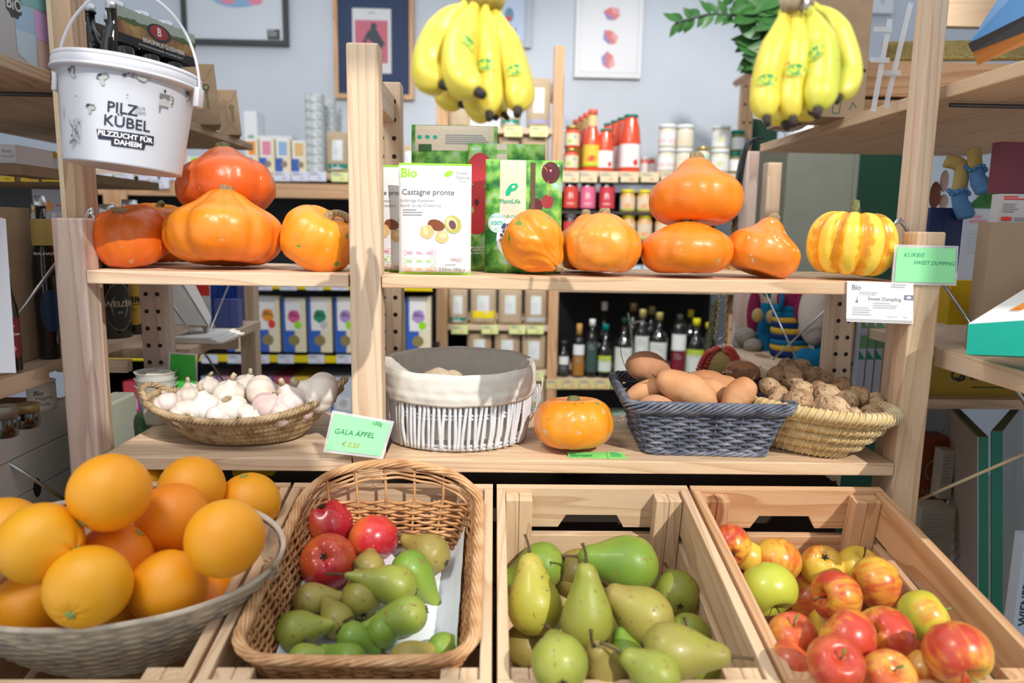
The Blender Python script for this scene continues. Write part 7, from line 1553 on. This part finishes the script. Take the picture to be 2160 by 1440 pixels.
# jars on the top right rear shelf
zJ=ZR[0]+.001; g1='sauce jars and bottles on the rear shelf'
for i,(u,vb,Y,lb) in enumerate(((1204,356,YM+.04,'lower'),(1205,310,YM+.04,'upper'))):
    s=depth(at(u,356,Y))/F; h_=46; zb=zJ+i*h_*s*.99
    jar(u,356,32,h_,Y,lb+' one of two stacked tomato sauce jars beside the back post',TOM,GOLDL,g1,plain('label_mixed',(.72,.66,.46),.5),extra=lambda p,R,H:(p.ell(-R*.3,H*.3,R*.3,R*.2,LIME),p.ell(R*.4,H*.5,R*.15,R*.15,TEAL)),zb=zb)
def sauce(u,w_,h_,Y,lb,kind):
    c=at(u,360,Y); c.z=zJ; s=depth(c)/F; R=w_*s/2; H=h_*s; t=thing('sauce_bottle',lb,'bottle',c,g1); T=Matrix.Translation(c)
    if kind=='k': P_=[(0,0),(R*.95,0),(R,R*.15),(R,H*.42),(R*.86,H*.55),(R*.5,H*.72),(R*.45,H*.90),(0,H*.90)]; capz=.90; cr_=R*.52
    else: P_=[(0,0),(R*.95,0),(R,R*.12),(R,H*.50),(R*.86,H*.75),(R*.62,H*.92),(R*.6,H*.95),(0,H*.95)]; capz=.95; cr_=R*.66
    part(MB().lathe(P_,24,T),'glass',TOM,t,True); part(MB().lathe([(cr_,H*capz+.0003),(cr_*1.04,H*.985),(cr_*.95,H),(0,H)],20,T),'cap',RL if kind=='k' else GL,t,True)
    p=Print(cyl_f(c,R),.0006); x=R*1.2
    if kind=='k': p.rect(-x,H*.10,x,H*.42,plain('label_yellow',(.80,.56,.05),.5),10,1); p.rect(-x,H*.08,x,H*.11,LIME,10,1); p.ell(0,H*.2,R*.6,R*.3,RED); p2=cyl_f(c,R*.52); p.f=p2; p.rect(-R*.6,H*.73,R*.6,H*.90,plain('label_gold',(.80,.58,.25),.5),8,1)
    else: p.rect(-x,H*.08,x,H*.48,WHITE,10,1); p.ell(R*.6,H*.16,R*.25,R*.3,RED)
    p.build('label_print',t)
for i in range(4): sauce(1247-i*11,38-i*2,126-i*4,YM+.05+.085*i,['front','second','third','rearmost'][i]+' ketchup bottle of the row with coral caps','k')
sauce(1275,36,86,YM+.04,'short tomato passata bottle with a green cap, left of the tall ones','p')
for i in range(4): sauce(1327-i*15,44-i*3,117-i*3,YM+.06+.085*i,['front','second','third','rearmost'][i]+' tall tomato passata bottle of the green capped row','p')
for u0,vt,i in ((1358,322,0),(1374,320,1)): jar(u0,360,16,38,YM+.22,['left','right'][i]+' small white lidded tomato jar between the passata and the white jars',TOM,WL,g1,WHITE,zb=zJ)
def two(u,w_,col,lidm,what,bandm,ex,vt,n_=2,vb=360):
    hh=(vb-vt)/n_; c=at(u,vb,YM+.04); s=depth(c)/F
    for i in range(n_): jar(u,vb,w_,hh,YM+.04,['lower','upper'][i]+' '+what,col,lidm,g1,bandm,extra=ex,zb=zJ+i*hh*s*.995,neck=.92,lidh=.17)
two(1404,36,CRM,WL,'jar of the white lidded pair with a red band',WHITE,lambda p,R,H:p.rect(-R*1.2,H*.22,R*1.2,H*.38,RED,8,1),262)
two(1441,36,CRM,WL,'jar of the white lidded pair with an orange picture',plain('label_cream',(.76,.70,.56),.5),lambda p,R,H:p.rect(-R*1.2,H*.16,R*1.2,H*.40,plain('apricot',(.80,.50,.18),.5),8,1),262)
two(1517,38,CRM,WL,'jar of the white lidded pair with a yellow print, right side',WHITE,lambda p,R,H:p.ell(0,H*.38,R*.6,R*.3,plain('soft_yellow',(.66,.66,.25),.5)),262)
two(1552,29,OLV,GL,'olive green jar of the green lidded pair by the far post',WHITE,None,271)
jar(1480,360,30,54,YM+.04,'single pale jar with a gold lid and a mint label',CRM,GOLDL,g1,plain('mint',(.45,.68,.55),.5),zb=zJ)
tagrow([1186,1222,1266,1309,1352,1395],363,384,38,YM-.003,plain('tag_pine',(.78,.66,.42),.5),'pale tags under the sauce bottles','cream','the shelf below the sauce bottles')
# second tier jars hang on a shelf just below
z2=zat(1300,446,YM); part(MB().box((x2,YM+.004,z2-.012),(x3+.05,2.50,z2-.0005),bev=.001),'shelf_board',plain('shelf_dark',(.05,.045,.04),.6),r2)
LR,LP,LC=plain('lab_red',(.66,.07,.05),.5),plain('lab_pink2',(.75,.16,.28),.5),plain('lab_crimson',(.62,.05,.07),.5)
for i,(u,l_) in enumerate(((1203,LR),(1239,LP),(1279,LC))): jar(u,446,33,64,YM+.04,'dark jam jar with a %s label and a white letter, upper row'%['red','pink','crimson'][i],DKJ,plain('lid_dark',(.04,.04,.05),.3),g1,l_,bandr=(.10,.78),lidh=.14,extra=bline,zb=z2)
z3=zat(1300,508,YM); part(MB().box((x2,YM+.004,z3-.012),(x3+.05,2.50,z3-.0005),bev=.001),'shelf_board',plain('shelf_dark',(.05,.045,.04),.6),r2)
for i,u in enumerate((1203,1239,1279)): jar(u,508,33,58,YM+.04,'dark jam jar with a silver lid, %s of the lower row'%['left','middle','right'][i],DKJ,SL,g1,LR,bandr=(.10,.66),lidh=.2,zb=z3)
for i,(u,n) in enumerate(((1323,0),(1358,1),(1396,2),(1432,3))): 
    jar(u,446,32,46,YM+.04,'%s yellow lidded spread jar from the left, upper row'%ORD[i],HON,YL,g1,plain('lab_peach',(.78,.62,.45),.5),lidh=.16,extra=lambda p,R,H:(p.ell(0,H*.26,R*.6,R*.3,ORANGE),p.rect(-R*1.1,H*.10,R*1.1,H*.16,LIME,8,1)),zb=z2)
    jar(u,508,32,56,YM+.04,'%s yellow lidded spread jar from the left, lower row'%ORD[i],HON,YL,g1,plain('lab_peach',(.78,.62,.45),.5),lidh=.16,extra=lambda p,R,H:(p.ell(0,H*.26,R*.6,R*.3,ORANGE),p.rect(-R*1.1,H*.10,R*1.1,H*.16,LIME,8,1)),zb=z3)
for i,(u0,u1,c) in enumerate(((1187,1235,'p'),(1240,1278,'p'),(1286,1316,'c'),(1318,1352,'b'),(1355,1385,'b'),(1387,1432,'g'),(1434,1468,'g'),(1470,1510,'o'),(1512,1545,'o'))):
    cm={'p':plain('pk_pink',(.75,.40,.44),.5),'c':plain('pk_cream',(.70,.62,.40),.5),'b':plain('pk_blue',(.60,.70,.80),.5),'g':plain('pk_green',(.22,.62,.20),.5),'o':plain('pk_orange',(.85,.35,.04),.5)}[c]
    pbox('snack_packet',u0,560,u1,604,YM+.04,.12,cm,'%s packet from the left of the coloured row just under the right pumpkins'%ORD[i],'packet',lambda p,W,H:p.rect(W*.1,H*.3,W*.9,H*.8,WHITE),'coloured packets under the right pumpkins',zb=ZR[1]+.001)
# oil bottles
zB=ZR[2]+.001
def oil(u,w_,vt,cap,labs,lb,neck=.32,sh=.58,Y=YM+.04,capf=.12):
    c=at(u,798,Y); c.z=zB; s=depth(c)/F; R=w_*s/2; H=(798-vt)*s; t=thing('oil_bottle',lb,'bottle',c,'oil and vinegar bottles on the rear shelf'); T=Matrix.Translation(c); r=R*neck
    part(MB().lathe([(0,0),(R*.95,0),(R,R*.1),(R,H*sh),(R*.85,H*(sh+.06)),(r,H*(sh+.16)),(r,H*(1-capf)),(0,H*(1-capf))],24,T),'glass',DGLASS,t,True)
    part(MB().lathe([(r*1.2,H*(1-capf)+.0003),(r*1.25,H*.99),(r*1.1,H),(0,H)],18,T),'cap',cap,t,True)
    p=Print(cyl_f(c,R),.0006)
    for (y0,y1,m_) in labs: p.rect(-R*.95,H*y0,R*.95,H*y1,m_,10,1)
    p.fine(-R*.5,H*(labs[0][1]-.06),R,3,H*.012,TXG,2.6); p.build('label_print',t)
COR=plain('cork_cap',(.62,.34,.10),.6); AMB=plain('amber_label',(.40,.17,.03),.5); MAR=plain('maroon_label',(.20,.015,.03),.5); LG2=plain('leaf_label',(.42,.62,.12),.5); OFF=plain('off_white',(.68,.72,.66),.5); GC=plain('gold_cap',(.60,.50,.18),.35,metal=.5)
oil(1188,24,722,DARK,[(.10,.35,DARK),(.36,.58,WHITE)],'small dark oil bottle with a tiny white label, leftmost',.4,.62)
oil(1219,27,686,COR,[(.04,.42,AMB),(.43,.62,WHITE)],'vinegar bottle with an amber label and a cork coloured stopper',.36,.66,capf=.22)
oil(1246,26,676,WHITE,[(.10,.62,plain('dark_teal_lab',(.05,.09,.08),.5))],'slim dark oil bottle with a white and green cap',.4,.66)
oil(1274,32,686,plain('cap_teal',(.0,.17,.17),.35),[(.12,.42,LG2),(.34,.42,plain('lime_lab',(.50,.62,.05),.5)),(.13,.32,OFF)],'oil bottle with a teal cap and a lime topped label',.36,.50)
oil(1270,30,650,WHITE,[(.12,.42,OFF)],'tallest oil bottle at the back with a white topped cap',.34,.50,YM+.16)
oil(1313,42,672,DGREEN,[(.10,.52,OFF)],'wide oil bottle with a pale flowered label',.3,.56)
oil(1350,34,654,GC,[(.06,.62,OFF)],'oil bottle with a long white label and a paper string',.36,.66); oil(1385,42,660,GC,[(.06,.56,OFF)],'round shouldered oil bottle with a white label and a gold cap',.3,.60)
oil(1330,34,655,GC,[(.06,.4,OFF)],'gold capped oil bottle in the second row',.34,.62,YM+.2); oil(1368,34,662,GC,[(.06,.4,OFF)],'gold capped oil bottle behind the round shouldered one',.34,.62,YM+.2)
oil(1428,34,664,DARK,[(.06,.44,MAR),(.45,.70,WHITE)],'square dark bottle with a white and maroon label',.30,.78); oil(1463,42,672,YL,[(.10,.50,OFF),(.40,.50,plain('lime_lab',(.50,.62,.05),.5))],'rightmost wide oil bottle with a lime topped label',.3,.58); oil(1450,34,668,YL,[(.1,.4,OFF)],'yellow capped bottle at the back right',.3,.6,YM+.2); oil(1488,34,690,YL,[(.1,.4,OFF)],'yellow capped bottle beside the mossy tube',.3,.6,YM+.15)
m=MB(); c=at(1333,672,YM-.02); m.tube(spl([at(1325,660,YM+.01),at(1330,690,YM),at(1334,730,YM)],5),.004,6,flat=.3); m.tube(spl([at(1332,682,YM),at(1348,678,YM-.01),at(1364,682,YM)],5),.0035,6,flat=.3); solo(m,'paper_string',plain('string_pale',(.62,.62,.55),.8),'pale paper string tied round the neck of an oil bottle','string')
tagrow([1152,1187,1222,1257,1288],800,820,34,YM-.003,plain('tag_pine2',(.74,.62,.30),.5),'tags under the oil bottles','straw coloured','the shelf under the oil bottles')
pbox('snack_packet',1230,872,1330,900,2.1,.1,plain('pk_mint',(.36,.52,.40),.5),'pale green packet glimpsed low behind the lone pumpkin','packet')
m=MB(); c=at(1212,1002,.18); m.sphere(lambda ph,th:Vector((c.x+.05*math.sin(th)*math.cos(ph),.18+.04*math.sin(th)*math.sin(ph),.889+.028*math.cos(th)*(1+.1*math.sin(5*ph)))),30,16); solo(m,'paper_bag',plain('bag_peach',(.74,.45,.28),.7,bump=.5,bs=50),'crumpled peach coloured bag glimpsed under the lower shelf','bag',smooth=True)
# counter behind the crates, under the lower shelf
part(MB().box((-.60,.06,.885),(.64,.25,.89)),'under_board',DARK,unit) if False else None
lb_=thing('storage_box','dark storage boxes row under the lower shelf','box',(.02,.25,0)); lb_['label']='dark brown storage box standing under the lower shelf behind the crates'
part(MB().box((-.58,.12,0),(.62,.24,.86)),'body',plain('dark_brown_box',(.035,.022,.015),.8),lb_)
pbox('snack_packet',490,992,575,1003,.10,.05,YEL,'yellow packet glimpsed under the lower shelf behind the oranges','packet')
